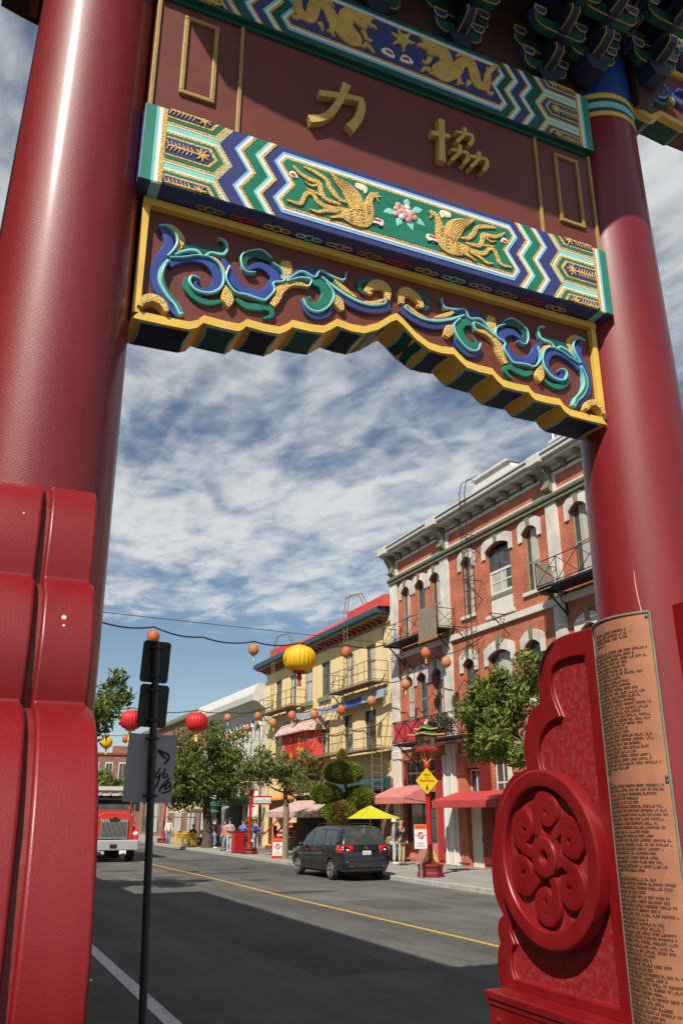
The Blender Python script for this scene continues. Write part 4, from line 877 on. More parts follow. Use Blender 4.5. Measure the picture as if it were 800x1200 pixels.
# ================================================================ red brick building
X = 19.2
rb = thing('red_brick_building', 'three storey orange red brick building with white trim and bracketed grey white cornice', 'building', (X, 27.6, 0.14))
topw = [(34.85,35.75),(33.42,34.36),(31.97,32.92)]
f3 = [(a, b, 10.12, 12.72) for a, b in topw] + [(29.27,30.15,10.12,12.72),(26.50,28.22,9.75,12.72),(24.62,25.62,10.12,12.72)]
f3 += [(21.72,22.72,10.12,12.72),(20.30,21.25,10.12,12.72),(18.90,19.85,10.12,12.72)]
f2 = [(34.75,35.60,6.15,8.30),(33.50,34.42,6.15,8.30),(32.15,33.05,6.15,8.30),(29.45,30.35,6.15,8.30),(26.85,28.45,6.15,8.30),(24.95,25.95,6.15,8.30),(21.72,22.72,6.15,8.30),(20.30,21.25,6.15,8.30),(18.90,19.85,6.15,8.30)]
gf = [(33.1,36.0,0.3,3.05),(33.1,36.0,3.35,4.45),(29.55,30.55,0.16,3.9),(27.6,28.7,0.3,4.2),(24.4,27.3,0.5,3.6),(19.0,23.2,0.5,3.6)]
wl = MB(); Y0, Y1 = 17.9, 36.86
holed_wall(wl, X, Y0, Y1, 0.14, 14.3, f3+f2+gf, 0.30)
wl.add([(X,Y0,0.14),(X+14,Y0,0.14),(X+14,Y0,14.3),(X,Y0,14.3)], [(0,1,2,3)]); wl.add([(X,Y1,0.14),(X+14,Y1,0.14),(X+14,Y1,14.3),(X,Y1,14.3)], [(0,3,2,1)])
for a, b, c, d in f3: spandrels(wl, X, a, b, d-0.24, 0.24)
for a, b, c, d in f2: spandrels(wl, X, a, b, d-0.24, 0.24)
wall = wl.build('wall', 'red_brick', rb, recalc=False)
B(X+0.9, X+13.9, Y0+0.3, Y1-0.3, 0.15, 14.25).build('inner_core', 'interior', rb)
B(X-0.1, X+14, Y0, Y1, 14.31, 14.36).build('roof', 'dark_steel', rb)
for i, (a, b, c, d) in enumerate(f3):
    if i == 4:
        f = window(rb, X, a, b, 11.6, 12.5, 'sash_dark', cols=1, curtain=False, mid=0.97); window(rb, X-0.03, a+0.04, b-0.04, 10.60, 11.6, 'facade_white', cols=2, mid=0.5, curtain=True, t=0.10)
        B(X+0.10, X+0.24, a, b, 10.42, 10.59).build('sill_board', 'olive_paint', rb); B(X+0.12, X+0.23, a+0.04, b-0.04, 9.80, 10.41).build('apron_panel', 'facade_white', rb)
    else: window(rb, X, a, b, c, d-0.02, 'sash_olive', curtain=(i % 3 != 1), mid=0.46)
    hood(rb, X, a, b, d-0.24, 0.24, over=0.22 if i > 2 else 0.17)
    B(X-0.10, X+0.1, a-0.12, b+0.12, c-0.14 if i != 4 else 9.60, c-0.002 if i != 4 else 9.745).build('window_sill', 'facade_white', rb, bevel=0.01)
for i, (a, b, c, d) in enumerate(f2):
    window(rb, X, a, b, c, d-0.02, 'sash_olive' if i < 3 else 'sash_dark', curtain=(i % 2 == 0), mid=0.46)
    hood(rb, X, a, b, d-0.24, 0.24, over=0.24 if i > 2 else 0.19, m='white_brick' if i != 6 else 'facade_white')
    B(X-0.10, X+0.1, a-0.12, b+0.12, c-0.14, c-0.002).build('window_sill', 'facade_white', rb, bevel=0.01)
PIL = [(36.15,36.86),(31.17,31.87),(23.34,23.97),(17.9,18.6)]
for a, b in PIL:
    B(X-0.10, X+0.02, a, b, 9.55, 13.12).build('pilaster', 'white_brick', rb, bevel=0.01)
    B(X-0.10, X+0.02, a, b, 5.05, 9.22).build('pilaster', 'white_brick', rb, bevel=0.01)
    B(X-0.16, X+0.02, a-0.06, b+0.06, 4.55, 4.95).build('pilaster_capital', 'facade_white', rb, bevel=0.03)
    B(X-0.12, X+0.02, a+0.02, b-0.02, 0.30, 4.55).build('pilaster', 'facade_white', rb, bevel=0.01)
    # console bracket of the cornice
    P = [(X-0.04,13.55),(X-0.22,13.58),(X-0.30,13.70),(X-0.24,13.85),(X-0.22,14.0),(X-0.34,14.2),(X-0.48,14.32),(X-0.50,14.55),(X-0.04,14.55)]
    m_ = (a+b)/2
    cn = MB().prism(P, 'xz', m_-0.20, m_+0.20).build('console_bracket', 'olive_paint', rb, bevel=0.02)
    for s in (-1, 1):
        MB().tube([(p-0.01, m_+s*0.205, q) for p, q in smooth_pts([(X-0.22,13.62),(X-0.27,13.72),(X-0.20,13.85),(X-0.20,14.0),(X-0.32,14.2),(X-0.42,14.36),(X-0.34,14.44),(X-0.26,14.38)], 4)], 0.03, 5).build('console_scroll', 'dark_olive', cn, smooth=60)
    B(X-0.06, X+0.02, a-0.05, b+0.05, 13.52, 14.56).build('frieze_block', 'facade_white', rb)
B(X-0.13, X+0.02, Y0, Y1, 9.24, 9.50).build('string_course', 'facade_white', rb, bevel=0.01)
B(X-0.18, X+0.02, Y0-0.02, Y1+0.02, 13.12, 13.26).build('string_course', 'olive_paint', rb, bevel=0.02); B(X-0.24, X+0.02, Y0-0.05, Y1+0.05, 13.262, 13.36).build('string_course', 'dark_olive', rb, bevel=0.02)
B(X-0.20, X+0.02, Y0-0.05, Y1+0.05, 13.362, 13.46).build('string_course', 'olive_paint', rb, bevel=0.02)
B(X-0.03, X+0.02, Y0, Y1, 13.46, 13.62).build('frieze_border', 'facade_white', rb); B(X-0.032, X+0.02, Y0, Y1, 14.17, 14.56).build('frieze_border', 'facade_white', rb)
B(X-0.50, X+0.3, Y0-0.2, Y1+0.2, 14.56, 14.70).build('cornice', 'grey_white', rb, bevel=0.03); B(X-0.66, X+0.3, Y0-0.32, Y1+0.32, 14.703, 14.88).build('cornice', 'grey_white', rb, bevel=0.04)
B(X-0.72, X+0.3, Y0-0.38, Y1+0.38, 14.883, 14.98).build('cornice', 'grey_white', rb, bevel=0.02)
for a, b in PIL: B(X-0.76, X+0.2, a-0.08, b+0.08, 14.60, 14.992).build('cornice_break', 'grey_white', rb, bevel=0.03)
y = 18.9
while y < 36.0:
    if not any(a-0.25 < y < b+0.25 for a, b in PIL):
        MB().prism([(X-0.03,14.25),(X-0.16,14.28),(X-0.22,14.38),(X-0.40,14.46),(X-0.44,14.558),(X-0.03,14.558)], 'xz', y-0.09, y+0.09).build('modillion', 'olive_paint', rb, bevel=0.015)
    y += 0.93
# parapet block over the middle bay, small chimney box, mast
MB().prism([(29.0,14.9),(28.85,15.2),(28.4,15.4),(28.2,15.66),(25.7,15.66),(25.5,15.4),(25.05,15.2),(24.9,14.9)], 'yz', X-0.30, X+0.15).build('parapet_crest', 'facade_white', rb, bevel=0.03)
MB().prism([(28.35,15.662),(28.1,15.78),(25.8,15.78),(25.55,15.662)], 'yz', X-0.42, X+0.2).build('crest_cap', 'facade_white', rb, bevel=0.02)
B(X-0.35, X+0.3, 21.9, 22.9, 14.98, 15.28).build('parapet_crest', 'facade_white', rb, bevel=0.03); B(X-0.42, X+0.36, 21.8, 23.0, 15.282, 15.36).build('crest_cap', 'facade_white', rb)
B(X-0.3, X+0.3, 33.2, 34.4, 14.98, 15.2).build('parapet_crest', 'facade_white', rb, bevel=0.03)
MB().tube([(X+2.0,25.6,14.3),(X+2.0,25.6,21.5)], 0.10, 8).build('roof_mast', 'galvanised', rb)
# ground floor shopfront
window(rb, X, 33.1, 36.0, 0.95, 3.05, 'sash_dark', cols=2, mid=0.97, curtain=False); window(rb, X, 33.1, 36.0, 3.35, 4.45, 'facade_white', cols=3, mid=0.5, curtain=False)
B(X+0.12, X+0.3, 33.1, 36.0, 0.2, 0.95).build('stall_riser', 'canvas_pink', rb)
for a, b, m_ in ((32.33,32.95,'shop_red'),(30.58,31.15,'red_brick'),(28.75,29.50,'lamp_dark_red'),(27.35,27.58,'facade_white'),(23.98,24.35,'facade_white')):
    B(X-0.06, X+0.02, a, b, 0.30, 4.5).build('shop_pier', m_, rb, bevel=0.01)
for a, b in ((31.25,32.25),): B(X-0.14, X+0.02, a, b, 0.16, 4.5).build('shop_pier', 'facade_white', rb, bevel=0.02)
for yy in (31.4, 32.0): MB().tube([(X-0.17,yy,0.2),(X-0.17,yy,4.5)], 0.05, 8).build('downpipe', 'facade_white', rb)
d_ = B(X+0.10, X+0.16, 29.6, 30.5, 0.16, 2.7).build('door', 'facade_white', rb); MB().tube([(X+0.06,29.7,1.1),(X+0.06,29.7,1.3)], 0.02, 6).build('door_handle', 'dark_steel', d_)
for (za, zb) in ((0.35,1.2),(1.4,2.5)): B(X+0.085, X+0.11, 29.75, 30.35, za, zb).build('door_panel', 'facade_white', d_, bevel=0.01)
window(rb, X, 29.6, 30.5, 2.8, 3.85, 'facade_white', cols=2, mid=0.97, curtain=False)
window(rb, X, 27.65, 28.65, 2.4, 4.15, 'facade_white', cols=2, curtain=False); B(X+0.15, X+0.2, 27.6, 28.7, 0.3, 2.35).build('door', 'shop_red', rb)
for a, b in ((24.4,27.3),(19.0,23.2)): window(rb, X, a, b, 0.6, 3.55, 'sash_dark', cols=3, mid=0.75, curtain=False)
B(X-0.10, X+0.02, Y0, Y1, 4.955, 5.045).build('string_course', 'facade_white', rb)
# fire escapes
fe1 = platform(rb, 18.2, X, 30.9, 35.9, 9.80); rail(fe1, 18.2, X, 30.9, 35.9, 9.80, 0.86, posts=4)
B(18.14, 18.18, 30.75, 32.3, 9.42, 10.78).build('reed_screen', 'reed', fe1); B(18.11, 18.19, 30.7, 32.3, 9.25, 9.41).build('screen_board', 'wood', fe1)
fe2 = platform(rb, 18.2, X, 19.0, 23.65, 9.72); rail(fe2, 18.2, X, 19.0, 23.65, 9.72, 0.92, posts=4)
B(18.25, X-0.3, 23.60, 23.64, 9.5, 10.6).build('reed_screen', 'reed', fe2); B(18.2, 18.23, 22.9, 23.6, 9.6, 10.5).build('screen_board', 'reed', fe2)
fe3 = platform(rb, 18.1, X, 29.0, 34.9, 5.10); rail(fe3, 18.1, X, 29.0, 34.9, 5.10, 0.95, posts=5)
B(18.13, 18.15, 31.9, 34.85, 5.16, 6.02).build('canvas_screen', 'balcony_red', fe3)
ladder(rb, (18.45,28.62,8.2), (18.45,28.62,15.2), 0.42, 'y'); MB().tube([(18.45,28.83,15.2),(18.5,28.7,15.7),(18.9,28.5,15.9),(19.2,28.4,15.5)], 0.02, 5).build('ladder_hoop', 'iron_black', rb); MB().tube([(18.45,28.41,15.2),(18.5,28.3,15.7),(18.9,28.1,15.9),(19.2,28.0,15.5)], 0.02, 5).build('ladder_hoop', 'iron_black', rb)
for y, z in ((29.6,9.2),(26.9,9.2),(28.62,13.0),(28.62,11.0)):
    g = MB(); g.tube([(18.3,y,z+0.35),(X,y,z+0.35)], 0.02, 5); g.tube([(18.3,y,z+0.35),(X,y,z-0.45)], 0.02, 5)
    if z < 10:
        for c_ in (0.25, 0.5, 0.72): g.tube([(18.3+0.85*c_+0.09*math.cos(t*0.7), y, z+0.18-0.12*c_+0.09*math.sin(t*0.7)) for t in range(9)], 0.014, 4)
    g.build('wall_bracket', 'iron_black', rb)
# ================================================================ yellow stucco building
yb = thing('yellow_stucco_building', 'three storey pale yellow stucco building with dark eaves and red parapet', 'building', (X, 46.5, 0.14))
t3 = [(52.95,54.2,8.6,10.62),(50.3,51.5,8.6,10.62),(47.55,48.9,8.6,10.62),(44.82,46.18,8.6,10.62),(41.65,42.75,8.3,10.55),(38.82,40.05,8.3,10.58)]
t2 = [(52.95,54.2,5.2,7.2),(44.85,46.1,5.4,7.22),(41.75,42.9,5.1,7.22),(38.88,40.27,5.1,7.2)]
sg_ = [(37.6,44.6,0.3,3.3),(45.2,50.5,0.3,3.2),(51.2,55.6,0.3,3.2)]
wl = MB(); Y0, Y1 = 36.93, 56.02
holed_wall(wl, X+0.03, Y0, Y1, 0.14, 12.2, t3+t2+sg_, 0.26)
wl.add([(X+0.03,Y0,0.14),(X+14,Y0,0.14),(X+14,Y0,12.2),(X+0.03,Y0,12.2)], [(0,1,2,3)]); wl.add([(X+0.03,Y1,0.14),(X+14,Y1,0.14),(X+14,Y1,12.2),(X+0.03,Y1,12.2)], [(0,3,2,1)])
wl.build('wall', 'stucco_yellow', yb, recalc=False)
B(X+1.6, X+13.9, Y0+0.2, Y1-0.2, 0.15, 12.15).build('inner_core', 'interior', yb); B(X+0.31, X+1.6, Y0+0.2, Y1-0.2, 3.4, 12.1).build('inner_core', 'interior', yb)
B(X, X+14, Y0, Y1, 12.15, 12.2).build('roof', 'dark_steel', yb)
for i, (a, b, c, d) in enumerate(t3+t2):
    window(yb, X+0.03, a, b, c, d, 'sash_dark', curtain=(i % 3 != 0), mid=0.62, dep=0.12)
    if i in (1, 2, 3, 7): B(X-0.12, X+0.12, a-0.2, b+0.2, c-0.28, c-0.004).build('window_sill', 'eave_green', yb, bevel=0.01)
B(X-0.06, X+0.04, Y0+0.1, Y1, 11.30, 11.40).build('moulding', 'olive_paint', yb)
ev = B(X-0.62, X+0.3, Y0+0.35, Y1+0.55, 11.62, 11.74).build('eave', 'eave_green', yb, bevel=0.02)
B(X-0.80, X+0.3, Y0+0.2, Y1+0.7, 11.743, 12.08).build('eave_gutter', 'eave_teal', ev, bevel=0.05)
y = Y0+0.6
while y < Y1+0.3:
    MB().prism([(X+0.02,11.40),(X-0.12,11.42),(X-0.30,11.52),(X-0.52,11.55),(X-0.52,11.618),(X+0.02,11.618)], 'xz', y-0.11, y+0.11).build('eave_bracket', 'bracket_red', yb)
    y += 0.62
MB().prism([(X-0.70,12.083),(X+0.9,13.15),(X+0.9,12.083)], 'xz', Y0+0.02, Y1-2.2).build('parapet_roof', 'roof_red', yb)
B(X-0.35, X+0.3, Y0-0.02, Y0+4.6, 12.09, 12.72).build('parapet', 'roof_red', yb, bevel=0.02); B(X-0.35, X+0.3, 51.5, 54.5, 12.09, 12.75).build('parapet', 'roof_red', yb, bevel=0.02)
B(X-0.03, X+0.04, Y0+0.02, 38.5, 0.14, 3.75).build('stone_pier', 'brown_brick', yb)
# its tan fire escapes
def tan_balcony(y0, y1, z, hgt):
    fe = platform(yb, 18.25, X, y0, y1, z, 'iron_tan'); rail(fe, 18.25, X, y0, y1, z, hgt, 'iron_tan', posts=7, cross=False, mids=1, r=0.02); return fe
b1 = tan_balcony(37.4, 42.9, 8.40, 1.0); b2 = tan_balcony(48.6, 54.6, 8.45, 0.95); b3 = tan_balcony(36.95, 46.2, 5.15, 1.0)
ladder(b1, (18.45,40.9,8.4), (18.45,40.9,12.5), 0.45, 'y', 'iron_tan'); MB().tube([(18.45,41.1,12.5),(18.5,40.9,13.4),(19.0,40.4,13.5),(19.5,40.3,12.6)], 0.03, 5).build('ladder_hoop', 'iron_tan', yb); MB().tube([(18.45,40.7,12.5),(18.5,40.5,13.4),(19.0,40.0,13.5),(19.5,39.9,12.6)], 0.03, 5).build('ladder_hoop', 'iron_tan', yb)
ladder(b2, (18.45,52.6,8.45), (18.45,52.6,12.3), 0.45, 'y', 'iron_tan'); MB().tube([(18.45,52.8,12.3),(18.5,52.3,13.3),(19.0,51.6,13.4),(19.5,51.5,12.6)], 0.03, 5).build('ladder_hoop', 'iron_tan', yb); MB().tube([(18.45,52.4,12.3),(18.5,51.9,13.3),(19.0,51.2,13.4),(19.5,51.1,12.6)], 0.03, 5).build('ladder_hoop', 'iron_tan', yb)
ladder(b1, (18.3,41.4,8.3), (18.3,44.6,5.15), 0.6, 'x', 'iron_tan', 0.4); ladder(b1, (18.3,41.0,9.3), (18.3,44.2,6.1), 0.6, 'x', 'iron_tan', 9, nm='stair_rail')
ladder(b2, (18.3,53.6,8.3), (18.3,56.3,5.2), 0.6, 'x', 'iron_tan', 0.4)
ladder(b3, (18.3,36.98,2.4), (18.3,36.98,6.2), 0.5, 'x', 'iron_tan', 0.3)
bn = MB(); vs = []; nb = 26
for i in range(nb+1):
    y = 36.6+(49.2-36.6)*i/nb; zc = 7.77-0.28*math.sin(math.pi*i/nb)*0.5; vs += [(18.75+0.03*math.sin(i*1.7), y, zc-0.18), (18.75+0.03*math.sin(i*1.7+0.8), y, zc+0.20)]
mb2 = MB().add(vs, [(2*i,2*i+2,2*i+3,2*i+1) for i in range(nb)]); mb2.m = [1 if 6 <= i <= 9 else 0 for i in range(nb)]
bo = mb2.build('street_banner', ['banner_grey','banner_blue'], None, recalc=False); bo.modifiers.new('solid', 'SOLIDIFY').thickness = 0.012
tag(bo, 'long sagging grey and blue cloth banner strung along the yellow facade', 'banner')
# projecting red bay with flower painting and pale tiled hood
P6 = [(X+0.05,45.75),(18.55,46.4),(18.55,48.9),(18.55,50.9),(X+0.05,51.9)]
bay = MB().prism(P6, 'xy', 4.55, 6.75).build('bay_window', 'scarlet_paint', yb)
MB().add([(X+0.02,45.4,7.75),(X+0.02,52.2,7.75),(18.15,51.2,6.78),(18.15,46.1,6.78),(X+0.02,45.4,6.74),(X+0.02,52.2,6.74),(18.15,51.2,6.70),(18.15,46.1,6.70)], [(0,3,2,1),(4,5,6,7),(3,7,6,2),(0,4,7,3),(1,2,6,5),(0,1,5,4)]).build('bay_roof', 'canvas_floral', bay)
rr_ = random.Random(5)
for i in range(26):
    y, z = 46.5+4.3*rr_.random(), 4.7+1.9*rr_.random()*(1 if i % 2 else 0.5); s = 0.16+0.20*rr_.random()
    MB().prism([(y+s*math.cos(t)*(1 if q % 2 else 0.5), z+s*math.sin(t)*(1 if q % 2 else 0.5)) for q, t in enumerate(np.linspace(0, 2*math.pi, 11)[:-1])], 'yz', 18.535, 18.56).build('painted_flower', ('lantern_yellow','canvas_orange','sign_yellow')[i % 3], bay)
B(18.53, 18.57, 48.82, 48.92, 4.55, 6.75).build('bay_mullion', 'lamp_dark_red', bay)
for z in (4.45, 6.75): B(18.48, X, 46.2, 51.2, z-0.05, z+0.05).build('bay_moulding', 'shop_red', bay, bevel=0.01)
awning('shop_awning', 'long dark teal awning over the shop of the yellow building', 18.1, X, 37.3, 45.0, 3.15, 3.85, 'canvas_teal', 0.3, scal=False)
awning('shop_awning', 'faded pink floral awning beside the red steps', 17.2, X, 42.6, 49.6, 1.95, 2.9, 'canvas_floral', 0.32)
awning('shop_awning', 'small pale pink awning under the dark teal awning', 18.2, X, 38.2, 43.0, 2.5, 3.05, 'canvas_pink', 0.15)
awning('shop_awning', 'small orange awning next to the cream post', 18.4, X, 50.4, 52.6, 2.95, 3.5, 'canvas_orange', 0.1, scal=False)
awning('shop_awning', 'faded pink scalloped awning behind the yield sign lamp post', 17.9, X, 33.6, 37.0, 2.55, 3.35, 'canvas_pink', 0.28)
awning('shop_awning', 'bright red scalloped awning over the white door', 17.9, X, 26.6, 31.2, 2.35, 3.0, 'canvas_red', 0.28)
# red steps
stp = thing('entrance_steps', 'flight of red wooden steps up to a doorway in the yellow building', 'steps', (18.6, 50.6, 0.14))
for i in range(6): B(17.95+0.25*i, 18.25+0.25*i, 50.0, 51.8, 0.20+0.26*i, 0.36+0.26*i).build('step', 'shop_red', stp)
for y in (49.95, 51.85): MB().tube([(17.92,y,1.0),(19.3,y,2.3)], 0.05, 6).build('hand_rail', 'lamp_red', stp)
MB().tube([(17.92,49.95,0.14),(17.92,49.95,1.5)], 0.12, 8).build('newel_post', 'lamp_red', stp)
# ================================================================ pale grey building and what follows
gb = thing('grey_white_building', 'pale grey building with broad coved cornice and round arched upper windows', 'building', (X, 64, 0.14))
wl = MB(); Y0, Y1 = 56.06, 72.0
ga = [(57.0+1.75*i, 58.1+1.75*i, 5.4, 8.4) for i in range(8)]; gg = [(56.6,59.8,0.3,3.3),(60.6,65.0,0.3,3.3),(65.8,71.2,0.3,3.3)]
holed_wall(wl, X+0.05, Y0, Y1, 0.14, 9.6, ga+gg, 0.3)
wl.add([(X+0.05,Y1,0.14),(X+12,Y1,0.14),(X+12,Y1,9.6),(X+0.05,Y1,9.6)], [(0,3,2,1)])
for a, b, c, d in ga: spandrels(wl, X+0.05, a, b, d-0.5, 0.5)
wl.build('wall', 'grey_white', gb, recalc=False)
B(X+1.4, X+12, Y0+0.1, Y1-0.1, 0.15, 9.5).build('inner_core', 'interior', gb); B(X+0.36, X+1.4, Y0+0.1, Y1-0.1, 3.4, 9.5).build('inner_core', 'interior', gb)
for a, b, c, d in ga:
    window(gb, X+0.05, a, b, c, d-0.02, 'facade_white', mid=0.5)
    MB().tube([(X+0.0, a-0.02+(b-a+0.04)*k/10, arch_z(a+(b-a)*k/10, a, b, d-0.5, 0.5)+0.08) for k in range(11)], 0.12, 6).build('arch_hood', 'facade_white', gb)
    MB().lathe([(0.13,5.3),(0.10,5.5),(0.10,7.7),(0.15,7.9)], X-0.03, a-0.32, 10).build('half_column', 'facade_white', gb, smooth=40)
MB().prism([(X+0.05,9.1),(X-0.15,9.15),(X-0.40,9.35),(X-0.60,9.52),(X-0.95,9.58),(X-1.0,10.0),(X-0.55,10.78),(X+0.4,10.8),(X+0.4,9.1)], 'xz', Y0, Y1).build('cornice', 'grey_white', gb)
for i in range(9): MB().prism([(X-0.96,9.7),(X-0.55,10.6),(X-0.50,10.6),(X-0.91,9.7)], 'xz', Y0+1.5+1.75*i, Y0+1.53+1.75*i).build('cornice_seam', 'facade_white', gb)
awning('shop_awning', 'green awning over the grey building shopfront', 17.9, X, 57.0, 64.5, 2.7, 3.4, 'canvas_green', 0.25)
br = thing('brick_building', 'brown brick building beyond the pale grey one with plain parapet', 'building', (X, 84, 0.14))
wl = MB(); Y0, Y1 = 72.05, 98.0
hb = [(73.5+3*i, 74.9+3*i, 5.2, 7.6) for i in range(8)]+[(73.2+4.8*i, 77.0+4.8*i, 0.4, 3.4) for i in range(5)]
holed_wall(wl, X+0.02, Y0, Y1, 0.14, 10.4, hb, 0.3); wl.build('wall', 'brown_brick', br, recalc=False)
for h in hb: window(br, X, *h, 'sash_dark')
B(X+0.6, X+12, Y0, Y1, 0.15, 10.3).build('inner_core', 'interior', br)
B(X-0.35, X+0.5, Y0, Y1, 10.41, 10.9).build('cornice', 'olive_paint', br, bevel=0.1)
br2 = thing('brick_building', 'low red brick building closing the view behind the truck', 'building', (27, 140, 0))
fw = MB()
for i in range(2): fw.box(12, 48, 139.6, 140.2, 0, 11.3) if i == 0 else fw.box(22.6, 25.0, 139.55, 140.2, 11.3, 12.4)
fw.build('wall', 'brown_brick_x', br2); B(12, 48, 140.2, 152, 0, 11.2).build('body', 'brown_brick_x', br2)
B(11.8, 48.2, 139.4, 139.62, 11.0, 11.32).build('cornice', 'bracket_red', br2)
for i in range(16):
    f = B(15.3+2.1*i, 16.5+2.1*i, 139.5, 139.64, 7.3, 9.9).build('window', 'facade_white', br2)
    for q in (0, 1): B(15.42+2.1*i+0.5*q, 15.85+2.1*i+0.5*q, 139.47, 139.6, 7.5, 9.7).build('pane', 'glass', f)
# left side of the street, beside the camera: casts the shade on the near carriageway
def left_block(name, label, y0, y1, h, m, n):
    b = thing(name, label, 'building', (-7, (y0+y1)/2, 0)); B(-14, -1.3, y0, y1, 0, h).build('wall', m, b)
    B(-14, -1.22, y0, y1, h-0.35, h+0.001).build('cornice', 'facade_white', b, bevel=0.03)
    for i in range(n):
        for z in (1.0, 5.2):
            y = y0+0.9+(y1-y0-1.8)*i/n; f = B(-1.34, -1.24, y, y+1.3, z, z+2.1).build('window', 'facade_white', b); B(-1.3, -1.22, y+0.1, y+1.2, z+0.1, z+2.0).build('pane', 'glass', f)
left_block('corner_building', 'brick corner building beside the gate shading the near lane', 3.05, 17.65, 12.1, 'brown_brick', 6)
left_block('row_building', 'lower stuccoed building next along from the corner building', 17.7, 64, 9.3, 'stucco_yellow', 14)
# ================================================================ sign pole by the near kerb (leans a little)
pole = thing('sign_pole', 'dark leaning street sign pole with three blank sign backs and marker scrawl', 'sign pole', (2.14, 9.84, 0))
def pp(t): return Vector((2.14-0.155*t, 9.84, 4.03*t))
MB().tube([pp(0), pp(0.3), pp(0.6), pp(1)], 0.042, 12).build('post', 'dark_steel', pole, smooth=50)
def rrect(cx_, cz_, hw, hh, r, n=5):
    P = []
    for sx, sz, a in ((1,1,0),(-1,1,90),(-1,-1,180),(1,-1,270)):
        for i in range(n+1): t = R(a+90*i/n); P.append((cx_+sx*(hw-r)+r*math.cos(t), cz_+sz*(hh-r)+r*math.sin(t)))
    return P
def sign_plate(zc, hw, hh, m, dx=0.0, tilt=0.0, nm='sign_plate', r=0.04):
    p = pp(zc/4.1); g = MB().prism(rrect(0, 0, hw, hh, r), 'xz', 0.0, 0.004)
    g.xf(Matrix.Translation((p.x+dx, p.y+0.05, zc)) @ Matrix.Rotation(R(tilt), 4, 'Y')); return g.build(nm, m, pole)
sign_plate(3.80, 0.165, 0.245, 'sign_back', 0.005, 2); sign_plate(3.29, 0.170, 0.245, 'sign_back', -0.005, 2)
gs = sign_plate(2.60, 0.275, 0.37, 'alu_back', -0.01, 1.5, r=0.008)
g = MB(); px_, py_ = pp(2.66/4.1).x, 9.84
for s in ([(0.06,2.86,0.012),(0.10,2.84,0.016),(0.17,2.81,0.016),(0.185,2.77,0.016),(0.15,2.72,0.014),(0.135,2.70,0.008)],[(0.05,2.85,0.014),(0.12,2.79,0.018),(0.15,2.76,0.012)],
          [(0.10,2.66,0.010),(0.06,2.60,0.014),(0.05,2.56,0.012),(0.09,2.57,0.012),(0.10,2.61,0.012),(0.08,2.50,0.014),(0.05,2.44,0.010)],[(0.16,2.66,0.010),(0.13,2.60,0.013),(0.14,2.56,0.013),(0.18,2.57,0.012),(0.17,2.60,0.010),(0.14,2.59,0.008)],
          [(0.21,2.56,0.010),(0.13,2.47,0.013),(0.10,2.40,0.010)],[(0.10,2.44,0.010),(0.22,2.51,0.012)],[(0.20,2.53,0.010),(0.16,2.43,0.013),(0.22,2.47,0.010)],[(0.22,2.50,0.010),(0.225,2.42,0.012),(0.13,2.39,0.012)]):
    stroke(g, [(px_+a+0.012, b-0.06, w_*1.6) for a, b, w_ in s], 0.0025, lambda a, b, q: (a, py_+0.049-q, b), 4, flat=True)
g.build('marker_scrawl', 'marker_ink', gs, recalc=True)
for z in (3.62, 3.95, 3.12, 3.46, 2.30, 2.92):
    p = pp(z/4.1); MB().tube([(p.x-0.075,p.y+0.035,z),(p.x-0.05,p.y-0.05,z),(p.x+0.05,p.y-0.05,z),(p.x+0.075,p.y+0.035,z)], 0.012, 5).build('clamp', 'dark_steel', pole)
# ================================================================ lanterns
def lantern_proto(name, label, w_, h_, m, group, ribs=20, tas='tassel_yellow'):
    o = thing(name, label, 'lantern', (0,0,0), 0, group)
    n = 18; prof = [(max(0.25*w_, 0.5*w_*math.sin(math.pi*(0.06+0.88*i/n))**0.72), -h_*0.5*math.cos(math.pi*i/n)) for i in range(n+1)]
    MB().lathe(prof, 0, 0, ribs*4, 0, lambda t: 1-0.075*abs(math.cos(t*ribs/2))**3).build('paper_body', m, o, smooth=70, local=True)
    MB().lathe([(0.22*w_,h_*0.49),(0.22*w_,h_*0.56),(0.03*w_,h_*0.57),(0.012*w_,h_*0.70)], 0, 0, 14).build('top_cap', 'dull_gold', o, local=True)
    MB().lathe([(0.20*w_,-h_*0.49),(0.21*w_,-h_*0.60)], 0, 0, 14).build('bottom_ring', 'dull_gold' if m != 'lantern_yellow' else 'lantern_red', o, local=True)
    MB().lathe([(0.02*w_,-h_*0.56),(0.07*w_,-h_*0.66),(0.09*w_,-h_*0.80),(0.05*w_,-h_*0.9),(0.07*w_,-h_*1.12)], 0, 0, 8).build('tassel', tas, o, local=True)
    return o
def place(proto, first, loc, label=None, rz=None):
    o = proto if first else copy_tree(proto)
    o.location = loc; o.rotation_euler = (random.uniform(-.06,.06), random.uniform(-.06,.06), random.uniform(0, 6) if rz is None else rz)
    if label: o['label'] = label
    WL[o.name] = Vector(loc); return o
SMALL = {'w1': [(6.02,30.5,8.26),(10.53,32.5,8.47),(15.71,34.8,9.14),(3.75,29.4,7.75)],
         'front': [(18.35,37.6,7.40),(18.35,41.2,7.35),(18.35,45.05,7.5),(18.35,48.6,7.8),(18.35,52.0,7.68)],
         'brick': [(18.3,33.9,7.7),(18.1,31.6,8.75),(18.2,30.1,8.12)],
         'w3': [(17.29,52,8.05),(15.32,52,7.86),(7.65,52,7.77)],
         'w4': [(18.6,60,7.63),(18.75,58.6,7.95),(18.33,62,7.54),(17.42,62,7.38),(16.59,62,7.29),(15.82,62,7.27),(15.38,62,7.13),(14.78,62,6.69),(10.82,62,7.16)]}
